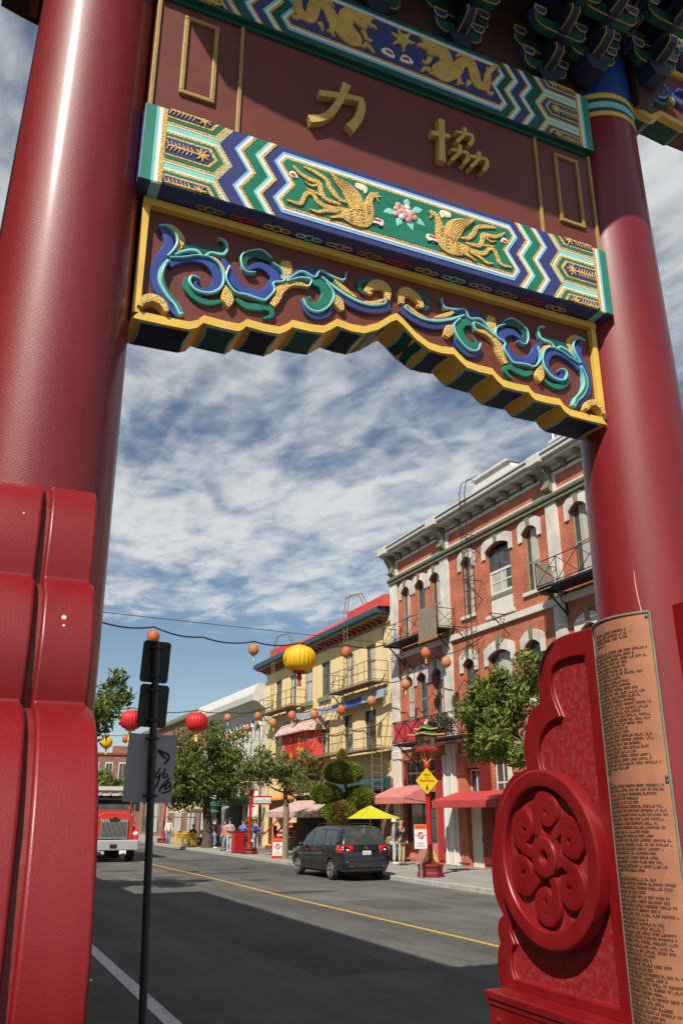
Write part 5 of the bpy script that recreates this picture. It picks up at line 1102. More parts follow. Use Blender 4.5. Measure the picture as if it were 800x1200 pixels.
LBL = {'w1': ('small orange paper lantern hanging on the cable nearest the gate', 'lanterns on the cable nearest the gate'),
       'front': ('small orange paper lantern strung in front of the yellow facade', 'lanterns along the yellow facade'),
       'brick': ('small orange paper lantern strung below the red brick building balcony', 'lanterns by the red brick building'),
       'w3': ('small orange paper lantern on the cable that carries the big red lanterns', 'lanterns on the red lantern cable'),
       'w4': ('small orange paper lantern in the distant row beside the leafy street tree', 'distant row of lanterns')}
UNIQ = {('w1',0): 'small orange paper lantern showing just above the sign pole top', ('w1',1): 'small orange paper lantern with yellow tassel between sign pole and big yellow lantern', ('w1',2): 'small orange paper lantern hanging before the tall window right of the big yellow lantern',
 ('w1',3): 'small orange paper lantern peeking out beside the red base slab', ('front',0): 'small orange paper lantern by the banner end next to the red brick building', ('front',1): 'small orange paper lantern below the upper tan balcony with the steep stair', ('front',2): 'small orange paper lantern between the steep stair and the red bay', ('front',3): 'small orange paper lantern over the pale hood of the red bay', ('front',4): 'small orange paper lantern beside the red bay towards the grey building', ('brick',0): 'small orange paper lantern beside the lower windows above the red balcony screen', ('brick',1): 'small orange paper lantern directly under the reed screen', ('brick',2): 'small orange paper lantern beside the white brick pilaster',
 ('w3',0): 'small orange paper lantern near the arched grey building windows on the red lantern cable', ('w3',1): 'small orange paper lantern next to the big red lantern over the tree', ('w3',2): 'small orange paper lantern beside the left tree branches'}
first = True; rl = random.Random(4)
pA = lantern_proto('paper_lantern', 'x', 0.46, 0.44, 'lantern_orange', 'x', 16); pB = lantern_proto('paper_lantern', 'x', 0.46, 0.44, 'lantern_orange_pale', 'x', 16)
used = {'A': False, 'B': False}
for key, L in SMALL.items():
    for i, p in enumerate(L):
        q = 'B' if (i+len(key)) % 2 else 'A'
        o = place(pB if q == 'B' else pA, not used[q], p, LBL[key][0]); used[q] = True; o['group'] = LBL[key][1]
        if (key, i) in UNIQ: o['label'] = UNIQ[(key, i)]; del o['group']
        s = rl.uniform(0.92, 1.12)*(0.92 if key in ('w4','brick') else 1.0); o.scale = (s, s, s)
by = lantern_proto('paper_lantern', 'big round yellow paper lantern hanging before the yellow facade', 1.42, 1.04, 'lantern_yellow', 'big lanterns', 22, 'bracket_red'); place(by, True, (12.94, 33.5, 8.42)); del by['group']
brd = lantern_proto('paper_lantern', 'big round red paper lantern over the street tree', 1.36, 1.05, 'lantern_red', 'big red lanterns', 22); place(brd, True, (13.36, 52, 7.51)); del brd['group']
b2_ = place(brd, False, (9.33, 52, 7.45), 'big round red paper lantern partly behind the sign pole')
sy = lantern_proto('paper_lantern', 'small round yellow lantern hanging above the red truck', 0.85, 0.72, 'lantern_yellow', 'x', 16); place(sy, True, (9.54, 62, 6.89)); del sy['group']
def cable(label, pts, r=0.022, sag=None):
    o = MB().tube(pts, r, 6).build('lantern_cable', 'cable', None, smooth=60); return tag(o, label, 'cable')
def sagline(P, n=8):
    out = []
    for i in range(len(P)-1):
        a, b = Vector(P[i]), Vector(P[i+1]); L = (b-a).length
        for k in range(n): t = k/n; q = a.lerp(b, t); q.z -= 0.05*L*4*t*(1-t)*1.1; out.append(q)
    out.append(Vector(P[-1])); return out
up = lambda p, d: (p[0], p[1], p[2]+d)
c1_ = [(-1.35,26.9,8.9),(3.75,29.4,8.45),(6.02,30.5,8.62),(8.11,31.5,8.60),(10.53,32.5,8.80),(12.94,33.5,9.12),(15.71,34.8,9.48),(18.2,35.9,9.85)]
cable('black lantern cable with looping slack between lanterns nearest the gate', sagline(c1_), 0.03)
cable('thin straight support wire above the nearest lantern cable', [(-1.35,26.9,9.1),(3.75,29.4,8.75),(18.2,35.9,9.95)], 0.012)
cable('black lantern cable along the yellow facade', sagline([(18.35,36.0,8.5)]+[up(p, 0.32) for p in SMALL['front']]+[(18.6,55.5,8.3)]), 0.025)
cable('black lantern cable below the red brick balcony', sagline([(18.35,36.4,8.2),(18.3,33.9,8.0),(18.1,31.6,9.05),(18.2,30.1,8.43),(19.1,28.6,9.0)]), 0.022)
cable('black cable carrying the big red lanterns across the street', sagline([(-1.35,52,8.3),(7.65,52,8.1),(9.33,52,8.18),(13.36,52,8.24),(15.32,52,8.2),(17.29,52,8.37),(18.3,52,8.8)]), 0.028)
cable('black cable carrying the distant row of lanterns', sagline([(-1.35,62,7.6),(9.54,62,7.4),(10.82,62,7.46),(14.78,62,7.0),(15.38,62,7.42),(15.82,62,7.56),(16.59,62,7.58),(17.42,62,7.67),(18.33,62,7.83),(18.6,60,7.92),(18.75,58.6,8.24),(19.0,57.5,8.4)]), 0.02)
# ================================================================ pagoda street lamps
def street_lamp(x, y, label, hgt=5.05):
    L = thing('street_lamp', label, 'street lamp', (x, y, 0.147), 0, 'red pagoda street lamps'); z0 = 0.147; s = hgt/5.05
    Z = lambda q: z0+q*s
    MB().lathe([(0.46,z0),(0.46,Z(0.12)),(0.42,Z(0.16)),(0.42,Z(0.30)),(0.46,Z(0.34)),(0.46,Z(0.40)),(0.20,Z(0.46)),(0.12,Z(0.60))], x, y, 8).build('base', 'lamp_dark_red', L, bevel=0.015)
    MB().lathe([(0.11,Z(0.5)),(0.095,Z(1.0)),(0.115,Z(1.02)),(0.115,Z(1.08)),(0.088,Z(1.1)),(0.080,Z(3.6)),(0.11,Z(3.62)),(0.11,Z(3.75)),(0.06,Z(3.82)),(0.06,Z(4.2))], x, y, 14).build('post', 'lamp_red', L, smooth=40)
    for k in range(4):
        an = R(45+90*k); c, q = 0.78*math.cos(an), 0.78*math.sin(an)
        MB().tube([(x+0.08*c,y+0.08*q,Z(3.78)),(x+0.20*c,y+0.20*q,Z(3.95)),(x+0.26*c,y+0.26*q,Z(4.18))], 0.022, 6).build('scroll_stay', 'gold_paint', L)
        MB().tube([(x+0.46*c,y+0.46*q,Z(4.26)),(x+0.46*c,y+0.46*q,Z(4.74))], 0.025, 5).build('lantern_post', 'lamp_red', L)
    hd = B(x-0.29, x+0.29, y-0.29, y+0.29, Z(4.18), Z(4.27)).build('lantern_floor', 'lamp_red', L, bevel=0.01)
    MB().prism([(x-0.22,y-0.22),(x+0.22,y-0.22),(x+0.22,y+0.22),(x-0.22,y+0.22)], 'xy', Z(4.27), Z(4.72)).build('lantern_glass', 'clear_glass', L)
    def pag(r0, r1, za, zb, m, nm):
        pr = [(r0, za), (r0*0.72, za+(zb-za)*0.35), (r1, zb)]
        g = MB(); vs = []
        for r, z in pr:
            for k in range(8):
                an = R(45*k); cr = r*(1.16 if k % 2 == 0 else 0.82) if r == r0 else r*(1.05 if k % 2 == 0 else 0.8); vs.append((x+cr*math.cos(an+R(45)), y+cr*math.sin(an+R(45)), z+(0.05*s if (k % 2 == 0 and r == r0) else 0)))
        g.add(vs, [(i*8+k, i*8+(k+1) % 8, (i+1)*8+(k+1) % 8, (i+1)*8+k) for i in range(2) for k in range(8)]+[tuple(range(7,-1,-1)), tuple(16+k for k in range(8))])
        return g.build(nm, m, L)
    a = pag(0.56, 0.28, Z(4.72), Z(4.90), 'lamp_green', 'lower_roof'); b = pag(0.36, 0.05, Z(4.93), Z(5.12), 'lamp_green', 'upper_roof')
    for r0, z, par in ((0.56, 4.72, a), (0.36, 4.93, b)):
        MB().tube([(x+r0*(1.17 if k % 2 == 0 else 0.83)*math.cos(R(45*k+45)), y+r0*(1.17 if k % 2 == 0 else 0.83)*math.sin(R(45*k+45)), Z(z)+(0.05*s if k % 2 == 0 else 0)) for k in range(8)], 0.022, 5, close=True).build('roof_rim', 'gold_paint', par)
    MB().lathe([(0.05,Z(5.1)),(0.07,Z(5.15)),(0.01,Z(5.25))], x, y, 8).build('finial', 'gold_paint', b)
    return L
lamp1 = street_lamp(15.06, 26.5, 'red pagoda street lamp carrying the yellow yield sign', 4.9)
lamp2 = street_lamp(14.9, 45.5, 'red pagoda street lamp beside the red litter bin', 3.85)
lamp3 = street_lamp(14.9, 66.0, 'red pagoda street lamp by the distant cafe umbrellas', 3.9)
def arrow_gold():
    for a in (-0.20, 0.20): MB().prism([(15.06+a-0.10,0.62),(15.06+a+0.10,0.62),(15.06+a*0.4,1.05)], 'xz', 26.42, 26.46).build('gold_fin', 'gold_paint', lamp1)
arrow_gold()
def text(body, size, m, par, M, nm='lettering', ext=0.002):
    cu = bpy.data.curves.new(nm, 'FONT'); cu.body = body; cu.size = size; cu.align_x = 'CENTER'; cu.align_y = 'CENTER'; cu.extrude = ext; cu.resolution_u = 2
    to = bpy.data.objects.new(nm, cu); col.objects.link(to); to.matrix_world = M
    dg = bpy.context.evaluated_depsgraph_get(); me = bpy.data.meshes.new_from_object(to.evaluated_get(dg)); bpy.data.objects.remove(to)
    off = WL.get(par.name, Vector((0,0,0))); me.transform(M); me.transform(Matrix.Translation(-off)); me.materials.clear(); me.materials.append(MATS[m])
    o = bpy.data.objects.new(nm, me); col.objects.link(o); o.parent = par; return o
def face_cam(x, y, z): return Matrix.Translation((x, y, z)) @ Matrix.Rotation(R(90), 4, 'X')     # reads from -Y
yx, yy, yz = 14.96, 26.36, 3.20; q_ = 0.44
ys = thing('yield_sign', 'yellow diamond yield to pedestrians sign with walking figure on red lamp post', 'sign', (yx, yy, yz))
MB().prism([(yx-q_,yz),(yx,yz-q_),(yx+q_,yz),(yx,yz+q_)], 'xz', yy, yy+0.006).build('sign_face', 'sign_yellow', ys)
for k, (b_, z_, s_) in enumerate((('YIELD',0.20,0.105),('TO',0.10,0.085),('PEDESTRIANS',0.0,0.098))): text(b_, s_, 'black_ink', ys, face_cam(yx, yy-0.003, yz+z_))
g = MB(); zb = yz-0.33
for s in ([(0,0.155,0.04),(0,0.08,0.055)],[(0,0.09,0.03),(-0.035,0.04,0.028),(-0.055,0.0,0.022)],[(0,0.09,0.03),(0.035,0.045,0.028),(0.05,0.0,0.022)],[(0,0.15,0.022),(-0.04,0.10,0.018)],[(0,0.15,0.022),(0.04,0.11,0.018)],[(0,0.19,0.036),(0,0.215,0.036)]): stroke(g, [(yx+a, zb+b, w_) for a, b, w_ in s], 0.004, lambda a, b, h: (a, yy-h, b), 3, flat=True)
g.build('walking_figure', 'black_ink', ys)
B(yx-0.02, yx+0.12, yy+0.007, yy+0.05, yz-0.06, yz+0.06).build('sign_bracket', 'galvanised', ys)
def notice(x, y, z0, z1, hw, post, label, head='sign_orange', base=None, tilt=0):
    n = thing('notice_sign', label, 'sign', (x, y, 0.147))
    f = B(x-hw, x+hw, y, y+0.012, z0, z1).build('sign_face', 'sign_white', n); h = (z1-z0)
    B(x-hw+0.002, x+hw-0.002, y-0.004, y+0.006, z1-h*0.2, z1-0.003).build('sign_header', head, n)
    cz = z0+h*0.55; MB().tube([(x+hw*0.38*math.cos(k*0.45), y-0.003, cz+hw*0.38*math.sin(k*0.45)) for k in range(14)], 0.020*hw/0.24, 5, close=True).build('no_entry_ring', 'red_ink', f)
    MB().tube([(x-hw*0.27,y-0.003,cz+hw*0.27),(x+hw*0.27,y-0.003,cz-hw*0.27)], 0.018*hw/0.24, 5).build('no_entry_bar', 'red_ink', f)
    for s in (-1, 1): B(x+s*hw*0.74-hw*0.14, x+s*hw*0.74+hw*0.14, y-0.004, y+0.006, cz-0.012, cz+0.012).build('arrow_mark', 'black_ink', f)
    for k in range(4): B(x-hw*(0.7-0.08*k), x+hw*(0.7-0.1*k), y-0.003, y+0.006, z0+h*(0.08+0.055*k), z0+h*(0.10+0.055*k)).build('print_line', 'banner_grey', f)
    for k in range(5): B(x-hw*0.72+hw*0.31*k, x-hw*0.72+hw*0.31*k+hw*0.2, y-0.006, y+0.004, z1-h*0.15, z1-h*0.06).build('print_line', 'red_ink', f)
    if post: MB().tube([(x,y+0.03,0.147),(x,y+0.03,z1-0.1)], 0.028, 8).build('post', 'galvanised', n, smooth=50)
    if base == 'a':
        MB().prism([(y-0.03,0.147),(y+0.02,0.147),(y+0.28,1.05),(y+0.22,1.05)], 'yz', x-hw, x+hw).build('back_leg', 'red_ink', n)
        B(x-hw-0.02, x+hw+0.02, y-0.02, y+0.03, 0.147, z0-0.001).build('foot_board', 'red_ink', n)
    return n
notice(14.42, 25.95, 1.05, 1.80, 0.235, True, 'white no parking notice with orange header on a thin post by the red lamp')
notice(14.62, 40.3, 0.27, 1.02, 0.26, False, 'white sandwich board with orange header standing on the pavement by the slim tree', base='a')
# small red-topped restriction sign on its post beyond the slim tree
ps = thing('parking_sign', 'small parking restriction signs on a slim post before the leafy tree', 'sign', (15.6, 47.5, 0.147))
MB().tube([(15.6,47.5,0.147),(15.6,47.5,3.75)], 0.035, 8).build('post', 'galvanised', ps)
B(15.40, 15.80, 47.44, 47.46, 2.0, 2.62).build('sign_face', 'sign_white', ps); B(15.405, 15.795, 47.436, 47.45, 2.5, 2.6).build('sign_header', 'red_ink', ps); B(15.45, 15.75, 47.44, 47.46, 2.75, 3.15).build('sign_face', 'alu_back', ps); B(15.46, 15.74, 47.43, 47.45, 3.2, 3.5).build('sign_face', 'bracket_red', ps)
nb_ = thing('street_name_sign', 'red bordered white street name board on the red lamp by the litter bin', 'sign', (15.45, 45.45, 2.7))
B(14.97, 16.05, 45.40, 45.42, 2.62, 3.07).build('board', 'lamp_red', nb_); B(15.02, 16.0, 45.385, 45.41, 2.70, 2.99).build('board_face', 'sign_white', nb_)
rq = random.Random(9); xq = 15.05
while xq < 15.95:
    ww = rq.uniform(0.035, 0.075); B(xq, xq+ww*0.6, 45.378, 45.39, 2.74, 2.74+rq.choice((0.12,0.2))).build('print_mark', 'banner_grey', nb_); xq += ww+0.012
# ================================================================ trees
def leafcloud(clumps, n, size, seed, flat=0.6):
    rg = np.random.default_rng(seed); C = np.array([c[:3] for c in clumps]); Rr = np.array([c[3] for c in clumps]); wt = Rr**2.2; wt = wt/wt.sum()
    idx = rg.choice(len(clumps), n, p=wt); d = rg.normal(size=(n,3)); d /= np.linalg.norm(d, axis=1)[:,None]
    rad = Rr[idx]*rg.random(n)**0.42; P = C[idx]+d*rad[:,None]*np.array([1,1,flat+0.25])
    P += rg.normal(size=(n,3))*0.05
    u = rg.normal(size=(n,3)); u[:,2] -= 0.35; u /= np.linalg.norm(u, axis=1)[:,None]
    nn = d*0.7+rg.normal(size=(n,3))*0.6+np.array([0,0,0.7]); v = np.cross(nn, u); v /= (np.linalg.norm(v, axis=1)[:,None]+1e-9)
    w_ = np.cross(u, v); L = size*rg.uniform(0.6, 1.35, n)[:,None]; W = L*rg.uniform(0.26, 0.44, n)[:,None]
    V = np.stack([P-u*L*0.5, P+v*W*0.5+w_*W*0.12, P+u*L*0.5, P-v*W*0.5+w_*W*0.12], 1).reshape(-1,3)
    F = np.arange(4*n).reshape(-1,4); return V, F
def tree(name, label, base, trunk, clumps, n, size, lm, bark='bark', seed=1, flat=0.6, twigs=True):
    T = thing(name, label, 'tree', base)
    g = MB(); g.tube([p[:3] for p in trunk], [p[3] for p in trunk], 10); g.build('trunk', bark, T, smooth=60)
    if twigs:
        g = MB(); tops = [Vector(p[:3]) for p in trunk[1:]]
        for c in clumps:
            e = Vector(c[:3]); b = min(tops, key=lambda q: (q-e).length+(2.0 if q.z > e.z+0.3 else 0)); m_ = b.lerp(e, 0.5)+Vector((0,0,-0.10*(e-b).length)); r0 = min(0.07, trunk[-1][3]*0.8)
            g.tube([b, m_, e], [r0, r0*0.65, 0.012], 6)
        g.build('branches', bark, T, smooth=60)
    V, F = leafcloud(clumps, n, size, seed, flat); off = np.array(base); me = bpy.data.meshes.new('crown'); me.from_pydata((V-off).tolist(), [], F.tolist()); me.materials.append(MATS[lm]); me.update()
    o = bpy.data.objects.new('crown', me); col.objects.link(o); o.parent = T; return T
def rclumps(c, r, n, cr, seed, low=0.0):
    rg = random.Random(seed); out = []
    while len(out) < n:
        d = Vector((rg.gauss(0,1), rg.gauss(0,1), rg.gauss(0,1))).normalized()*(rg.random()**0.45)
        if d.z < -0.75+low: continue
        out.append((c[0]+d.x*r[0], c[1]+d.y*r[1], c[2]+d.z*r[2], cr*rg.uniform(0.6, 1.25)))
    return out
# tree by the red brick building
tree('street_tree', 'leafy green street tree in front of the red brick building', (16.9,22.6,0.147), [(16.9,22.6,0.147,0.17),(16.95,22.6,1.6,0.14),(16.8,22.7,3.0,0.12),(16.7,22.9,4.2,0.09),(16.7,23.0,5.6,0.05)],
     rclumps((16.7,22.9,4.95),(2.0,2.1,1.75),58,0.40,11)+[(16.2,25.0,4.5,0.5),(16.3,25.0,5.0,0.5),(16.3,25.3,4.1,0.42),(16.4,24.7,5.8,0.4),(16.7,22.6,6.9,0.42),(16.7,22.0,6.7,0.4),(16.4,25.4,5.6,0.3)], 13500, 0.21, 'leaf_green', seed=2)
# slim tree before the pink awning
tree('street_tree', 'slim open crowned street tree with pale trunk beside the pink floral awning', (15.0,40.3,0.147), [(15.0,40.3,0.147,0.17),(15.0,40.3,1.2,0.15),(15.02,40.3,2.3,0.14),(14.95,40.35,3.1,0.10),(15.0,40.4,4.4,0.05)],
     rclumps((14.95,40.9,4.05),(1.9,2.0,1.25),20,0.62,5,0.3)+[(13.6,41.4,4.1,0.5),(16.2,39.5,3.3,0.55),(16.6,39.6,2.9,0.4),(14.2,42.2,5.2,0.4),(15.6,39.6,3.2,0.4)], 3800, 0.26, 'leaf_olive', seed=3)
# big tree
tree('street_tree', 'large dense street tree over the cafe tables before the pale grey building', (15.4,55.5,0.147), [(15.4,55.5,0.147,0.42),(15.4,55.5,0.9,0.32),(15.3,55.6,2.0,0.28),(15.2,55.8,3.4,0.22),(15.3,55.9,5.5,0.10)],
     rclumps((15.3,56.1,4.75),(2.9,3.0,2.5),46,0.95,21)+[(13.2,56.5,5.9,0.8),(13.0,56.2,3.4,0.8),(17.0,55,7.0,0.8),(15.6,56,7.6,0.8)], 12000, 0.34, 'leaf_dark', 'bark_dark', seed=4)
tree('street_tree', 'street tree reaching over the left kerb behind the gate', (1.7,26.0,0.0), [(1.7,26,0,0.2),(1.7,26,2,0.16),(1.8,26.1,4,0.12),(1.9,26,5.5,0.07)],
     rclumps((1.9,26,5.3),(2.0,2.0,1.5),22,0.6,31)+[(4.1,26.3,5.65,0.5),(4.3,26,5.35,0.36),(3.8,26,5.0,0.45),(4.2,26.1,6.0,0.3),(4.55,26.1,5.5,0.18)], 5500, 0.26, 'leaf_dark', seed=6)
for i, (x, y, z, r) in enumerate(((19,128,5.5,3.4),(24,127,5.0,3.6),(29.5,129,5.5,3.6),(34,128,5.2,3.2))):
    tree('far_tree', ('broad','round','bushy','low')[i]+' distant tree before the low red brick building', (x,y,0), [(x,y,0,0.3),(x,y,2.5,0.25),(x,y,4.5,0.15)], rclumps((x,y,z),(r,r,2.3),16,1.3,40+i), 1800, 0.7, 'leaf_green', seed=50+i, twigs=False)
# cloud-pruned pine: separate pads on a bent stem
pads = [(16.56,37.0,3.95,0.92,0.8,0.42),(15.72,37.1,3.02,0.66,0.6,0.34),(17.25,36.8,2.85,0.62,0.6,0.44),(16.2,36.7,2.24,0.70,0.65,0.38),(16.50,37.0,4.58,0.16,0.16,0.36)]
pt = thing('topiary_pine', 'cloud pruned pine with rounded green pads behind the dark van', 'tree', (16.8,37.0,0.147))
MB().tube([(16.8,37.0,0.147),(16.85,37.0,1.3),(16.6,37.0,2.3),(16.75,37.0,3.1),(16.56,37.0,3.9),(16.5,37.0,4.7)], [0.11,0.10,0.09,0.07,0.05,0.02], 8).build('trunk', 'bark_dark', pt, smooth=60)
g = MB()
for p in pads[:4]: g.tube([(16.68,37.0,p[2]-0.5),((16.68+p[0])/2,(37.0+p[1])/2,p[2]-0.35),(p[0],p[1],p[2]-0.1)], [0.05,0.04,0.02], 6)
g.build('branches', 'bark_dark', pt)
for i, p in enumerate(pads):
    rg = np.random.default_rng(70+i); n = 5200 if i < 4 else 700; d = rg.normal(size=(n,3)); d /= np.linalg.norm(d, axis=1)[:,None]
    lump = 1+0.10*np.sin(d[:,0]*7+i)*np.sin(d[:,1]*6+2*i)
    P = np.array(p[:3])+d*np.array(p[3:6])*(lump*rg.uniform(0.78, 1.02, n))[:,None]
    u = d+rg.normal(size=(n,3))*0.55; u /= np.linalg.norm(u, axis=1)[:,None]; v = np.cross(u, rg.normal(size=(n,3))); v /= np.linalg.norm(v, axis=1)[:,None]
    V = np.stack([P, P+u*0.10+v*0.018, P+u*0.17, P+u*0.10-v*0.018], 1).reshape(-1,3)-np.array([16.8,37.0,0.147])
    me = bpy.data.meshes.new('needle_pad'); me.from_pydata(V.tolist(), [], np.arange(4*n).reshape(-1,4).tolist()); me.materials.append(MATS['leaf_pine']); me.materials.append(MATS['leaf_rust'])
    if i == 3: me.polygons.foreach_set('material_index', [1 if (V[4*k+1]+0.45) > -0.1 + 0 and abs(V[4*k]+0.15) < 0.3 and abs(V[4*k+0, 2]-3.1) < 0.3 else 0 for k in range(n)] if False else [1 if abs(V[4*k,0]+0.75) < 0.24 and abs(V[4*k,2]-2.16) < 0.34 and V[4*k,1] < -0.1 else 0 for k in range(n)])
    o = bpy.data.objects.new('needle_pad', me); col.objects.link(o); o.parent = pt
# bushes / planter shrub by the parking sign
sh = thing('potted_shrub', 'clipped round shrub in a pot beside the parking sign post', 'shrub', (16.3,49.5,0.147))
MB().lathe([(0.25,0.147),(0.34,0.6),(0.36,0.62),(0.30,0.6)], 16.3, 49.5, 14).build('pot', 'bracket_red', sh)
V, F = leafcloud([(16.3,49.5,1.15,0.5),(16.3,49.5,1.8,0.42)], 1800, 0.12, 77, 0.7); me = bpy.data.meshes.new('foliage'); me.from_pydata((V-np.array([16.3,49.5,0.147])).tolist(), [], F.tolist()); me.materials.append(MATS['leaf_pine']); o = bpy.data.objects.new('foliage', me); col.objects.link(o); o.parent = sh
# dark climbing plant on the first-floor fire escape of the brick building
V, F = leafcloud([(18.3,30.4+0.35*i,5.6+0.12*math.sin(i),0.42) for i in range(5)], 1600, 0.16, 78, 0.7)
cp = thing('balcony_plant', 'dark withered climbing plant tangled on the lower brick building balcony', 'plant', (18.5,30.9,5.11))
me = bpy.data.meshes.new('foliage'); me.from_pydata((V-np.array([18.5,30.9,5.11])).tolist(), [], F.tolist()); me.materials.append(MATS['bark_dark']); o = bpy.data.objects.new('foliage', me); col.objects.link(o); o.parent = cp
MB().tube([(18.4,30.0,5.11),(18.35,30.6,5.5),(18.4,31.4,5.7),(18.3,32.0,5.5)], 0.03, 5).build('stems', 'bark_dark', cp)
# ================================================================ dark minivan
van = thing('minivan', 'dark navy minivan parked at the kerb with red tail lights', 'van', (13.22, 27.55, 0), R(0.5))
#      y     zb    roof  belt  wb    wm    wr
ST = [(0.00, 0.36, 0.74, 0.66, 0.66, 0.80, 0.62),(0.05, 0.30, 0.98, 0.88, 0.74, 0.88, 0.74),(0.12, 0.28, 1.10, 1.00, 0.80, 0.915, 0.80),(0.26, 0.27, 1.42, 1.06, 0.84, 0.935, 0.74),(0.40, 0.26, 1.66, 1.07, 0.86, 0.945, 0.69),(0.55, 0.25, 1.725, 1.07, 0.87, 0.95, 0.685),
      (1.20, 0.22, 1.755, 1.06, 0.88, 0.955, 0.70),(2.20, 0.21, 1.755, 1.04, 0.88, 0.955, 0.70),(2.90, 0.21, 1.72, 1.02, 0.88, 0.955, 0.69),(3.35, 0.21, 1.60, 1.01, 0.88, 0.955, 0.68),(3.80, 0.21, 1.34, 1.00, 0.88, 0.95, 0.70),(4.15, 0.22, 1.12, 0.98, 0.87, 0.94, 0.74),(4.55, 0.24, 1.02, 0.92, 0.84, 0.91, 0.72),(4.85, 0.27, 0.90, 0.82, 0.78, 0.85, 0.66),(5.03, 0.32, 0.70, 0.62, 0.66, 0.70, 0.55)]
def vst(y):
    for i in range(len(ST)-1):
        if ST[i][0] <= y <= ST[i+1][0]:
            t = (y-ST[i][0])/(ST[i+1][0]-ST[i][0]); return [a+(b-a)*t for a, b in zip(ST[i], ST[i+1])]
    return list(ST[-1])
def vsec(y):
    _, zb, rf_, bl, wb, wm, wr = vst(y); bl = min(bl, rf_-0.05)
    return [(0,zb),(wb*0.85,zb),(wb,zb+0.07),(wm,zb+(bl-zb)*0.45),(wm,zb+(bl-zb)*0.72),(wm*0.975,bl),(wr+0.05,rf_-0.11 if rf_-0.11 > bl else (bl+rf_)/2),(wr*0.9,rf_-0.025),(wr*0.5,rf_-0.004),(0,rf_)]
bd = MB(); ysn = []
for i in range(len(ST)-1):
    for k in range(3): ysn.append(ST[i][0]+(ST[i+1][0]-ST[i][0])*k/3)
ysn.append(ST[-1][0]); vs = []; npt = 18
for y in ysn:
    S = vsec(y); ring = [(x, y, z) for x, z in S]+[(-x, y, z) for x, z in S[-2:0:-1]]; vs += ring
fs = [(i*npt+j, i*npt+(j+1) % npt, (i+1)*npt+(j+1) % npt, (i+1)*npt+j) for i in range(len(ysn)-1) for j in range(npt)]+[tuple(range(npt)), tuple((len(ysn)-1)*npt+j for j in range(npt-1,-1,-1))]
body = bd.add(vs, fs).build('body', 'van_paint', van, smooth=45, local=True)
cut = []
for y in (0.98, 4.02):
    c = MB().lathe([(0.375,-1.3),(0.375,1.3)], 0, 0, 28).xf(Matrix.Translation((0,y,0.34)) @ Matrix.Rotation(R(90), 4, 'Y')).build('cutter', 'tyre', None)
    cut.append(c); md = body.modifiers.new('arch', 'BOOLEAN'); md.operation = 'DIFFERENCE'; md.object = c
    c.parent = van
bpy.context.view_layer.update(); dg = bpy.context.evaluated_depsgraph_get(); me = bpy.data.meshes.new_from_object(body.evaluated_get(dg)); body.modifiers.clear(); body.data = me
for c in cut: bpy.data.objects.remove(c)
B(-0.72, 0.72, 0.5, 4.5, 0.24, 0.9).build('underbody', 'van_trim', van, local=True)
def vsurf(s, y, t, off=0.006):
    S = vsec(y); a, b = S[5], S[6]; x = a[0]+(b[0]-a[0])*t; z = a[1]+(b[1]-a[1])*t; return (s*(x+off), y, z+off*0.3)
for s in (-1, 1):
    for nm, (ya, yb_, yc, yd) in (('side_window',(0.62,1.55,0.66,1.58)),('side_window',(1.66,2.62,1.70,2.62)),('side_window',(2.70,3.72,2.72,3.22))):
        n = 8; P = [vsurf(s, ya+(yb_-ya)*k/n, 0.08) for k in range(n+1)]+[vsurf(s, yc+(yd-yc)*k/n, 0.90) for k in range(n+1)]
        MB().add(P, [(k, k+1, n+2+k, n+1+k) for k in range(n)]).build(nm, 'glass', van, local=True, recalc=False)
    # tail light wrapping the corner
    tl = MB(); P = []
    for y in (0.47, 0.30, 0.16, 0.07):
        S = vsec(y)
        for z in (0.88, 1.00, 1.12):
            for (x0_, z0_), (x1_, z1_) in zip(S[2:], S[3:]):
                if z0_ <= z <= z1_ and z1_ > z0_: x = x0_+(x1_-x0_)*(z-z0_)/(z1_-z0_); break
            else: x = S[6][0]
            P.append((s*(x+0.012), y, z))
    for z in (0.88, 1.00, 1.12): P.append((s*0.50, 0.03 if z < 0.95 else (0.045 if z < 1.05 else 0.105), z+0.0))
    tl.add(P, [(3*i+j, 3*i+j+1, 3*i+j+4, 3*i+j+3) for i in range(4) for j in range(2)])
    t_ = tl.build('tail_light', 'tail_red', van, local=True, recalc=False, smooth=40); t_.modifiers.new('s', 'SOLIDIFY').thickness = 0.02
    MB().blob((s*0.70,0.055,0.98), (0.05,0.02,0.03), 8).build('lamp_lens', 'headlight', t_, smooth=60, local=True)
    MB().blob((s*1.05,3.42,1.08), (0.10,0.07,0.08), 8).build('door_mirror', 'van_paint', van, smooth=60, local=True)
    for y in (1.35, 2.75): B(s*0.955-0.02, s*0.955+0.02, y, y+0.2, 0.93, 0.96).build('door_handle', 'van_paint', van, local=True, bevel=0.008)
    for y in (1.62, 2.66): MB().tube([(s*(vsec(y)[k][0]+0.002), y, vsec(y)[k][1]) for k in (2,3,4,5)], 0.006, 4).build('door_seam', 'van_trim', van, local=True)
    MB().tube([(s*0.60,0.75,1.77),(s*0.62,1.2,1.80),(s*0.62,2.4,1.80),(s*0.60,2.9,1.76)], 0.018, 6).build('roof_rail', 'van_trim', van, local=True)
    B(s*0.957-0.01, s*0.957+0.012, 1.4, 3.6, 0.48, 0.53).build('side_moulding', 'van_trim', van, local=True)
n = 6; P = []
for k in range(n+1):
    y = 0.135+(0.40-0.135)*k/n; S = vsec(y); P += [(x*(0.74 if abs(x) == 1 else 0.37)*1.0*(1-0.10*k/n), y-0.008, S[9][1]+0.004) for x in (-1, 0, 1)]
MB().add(P, [(3*k+j, 3*k+j+1, 3*k+j+4, 3*k+j+3) for k in range(n) for j in range(2)]).build('rear_window', 'glass', van, local=True, recalc=False)
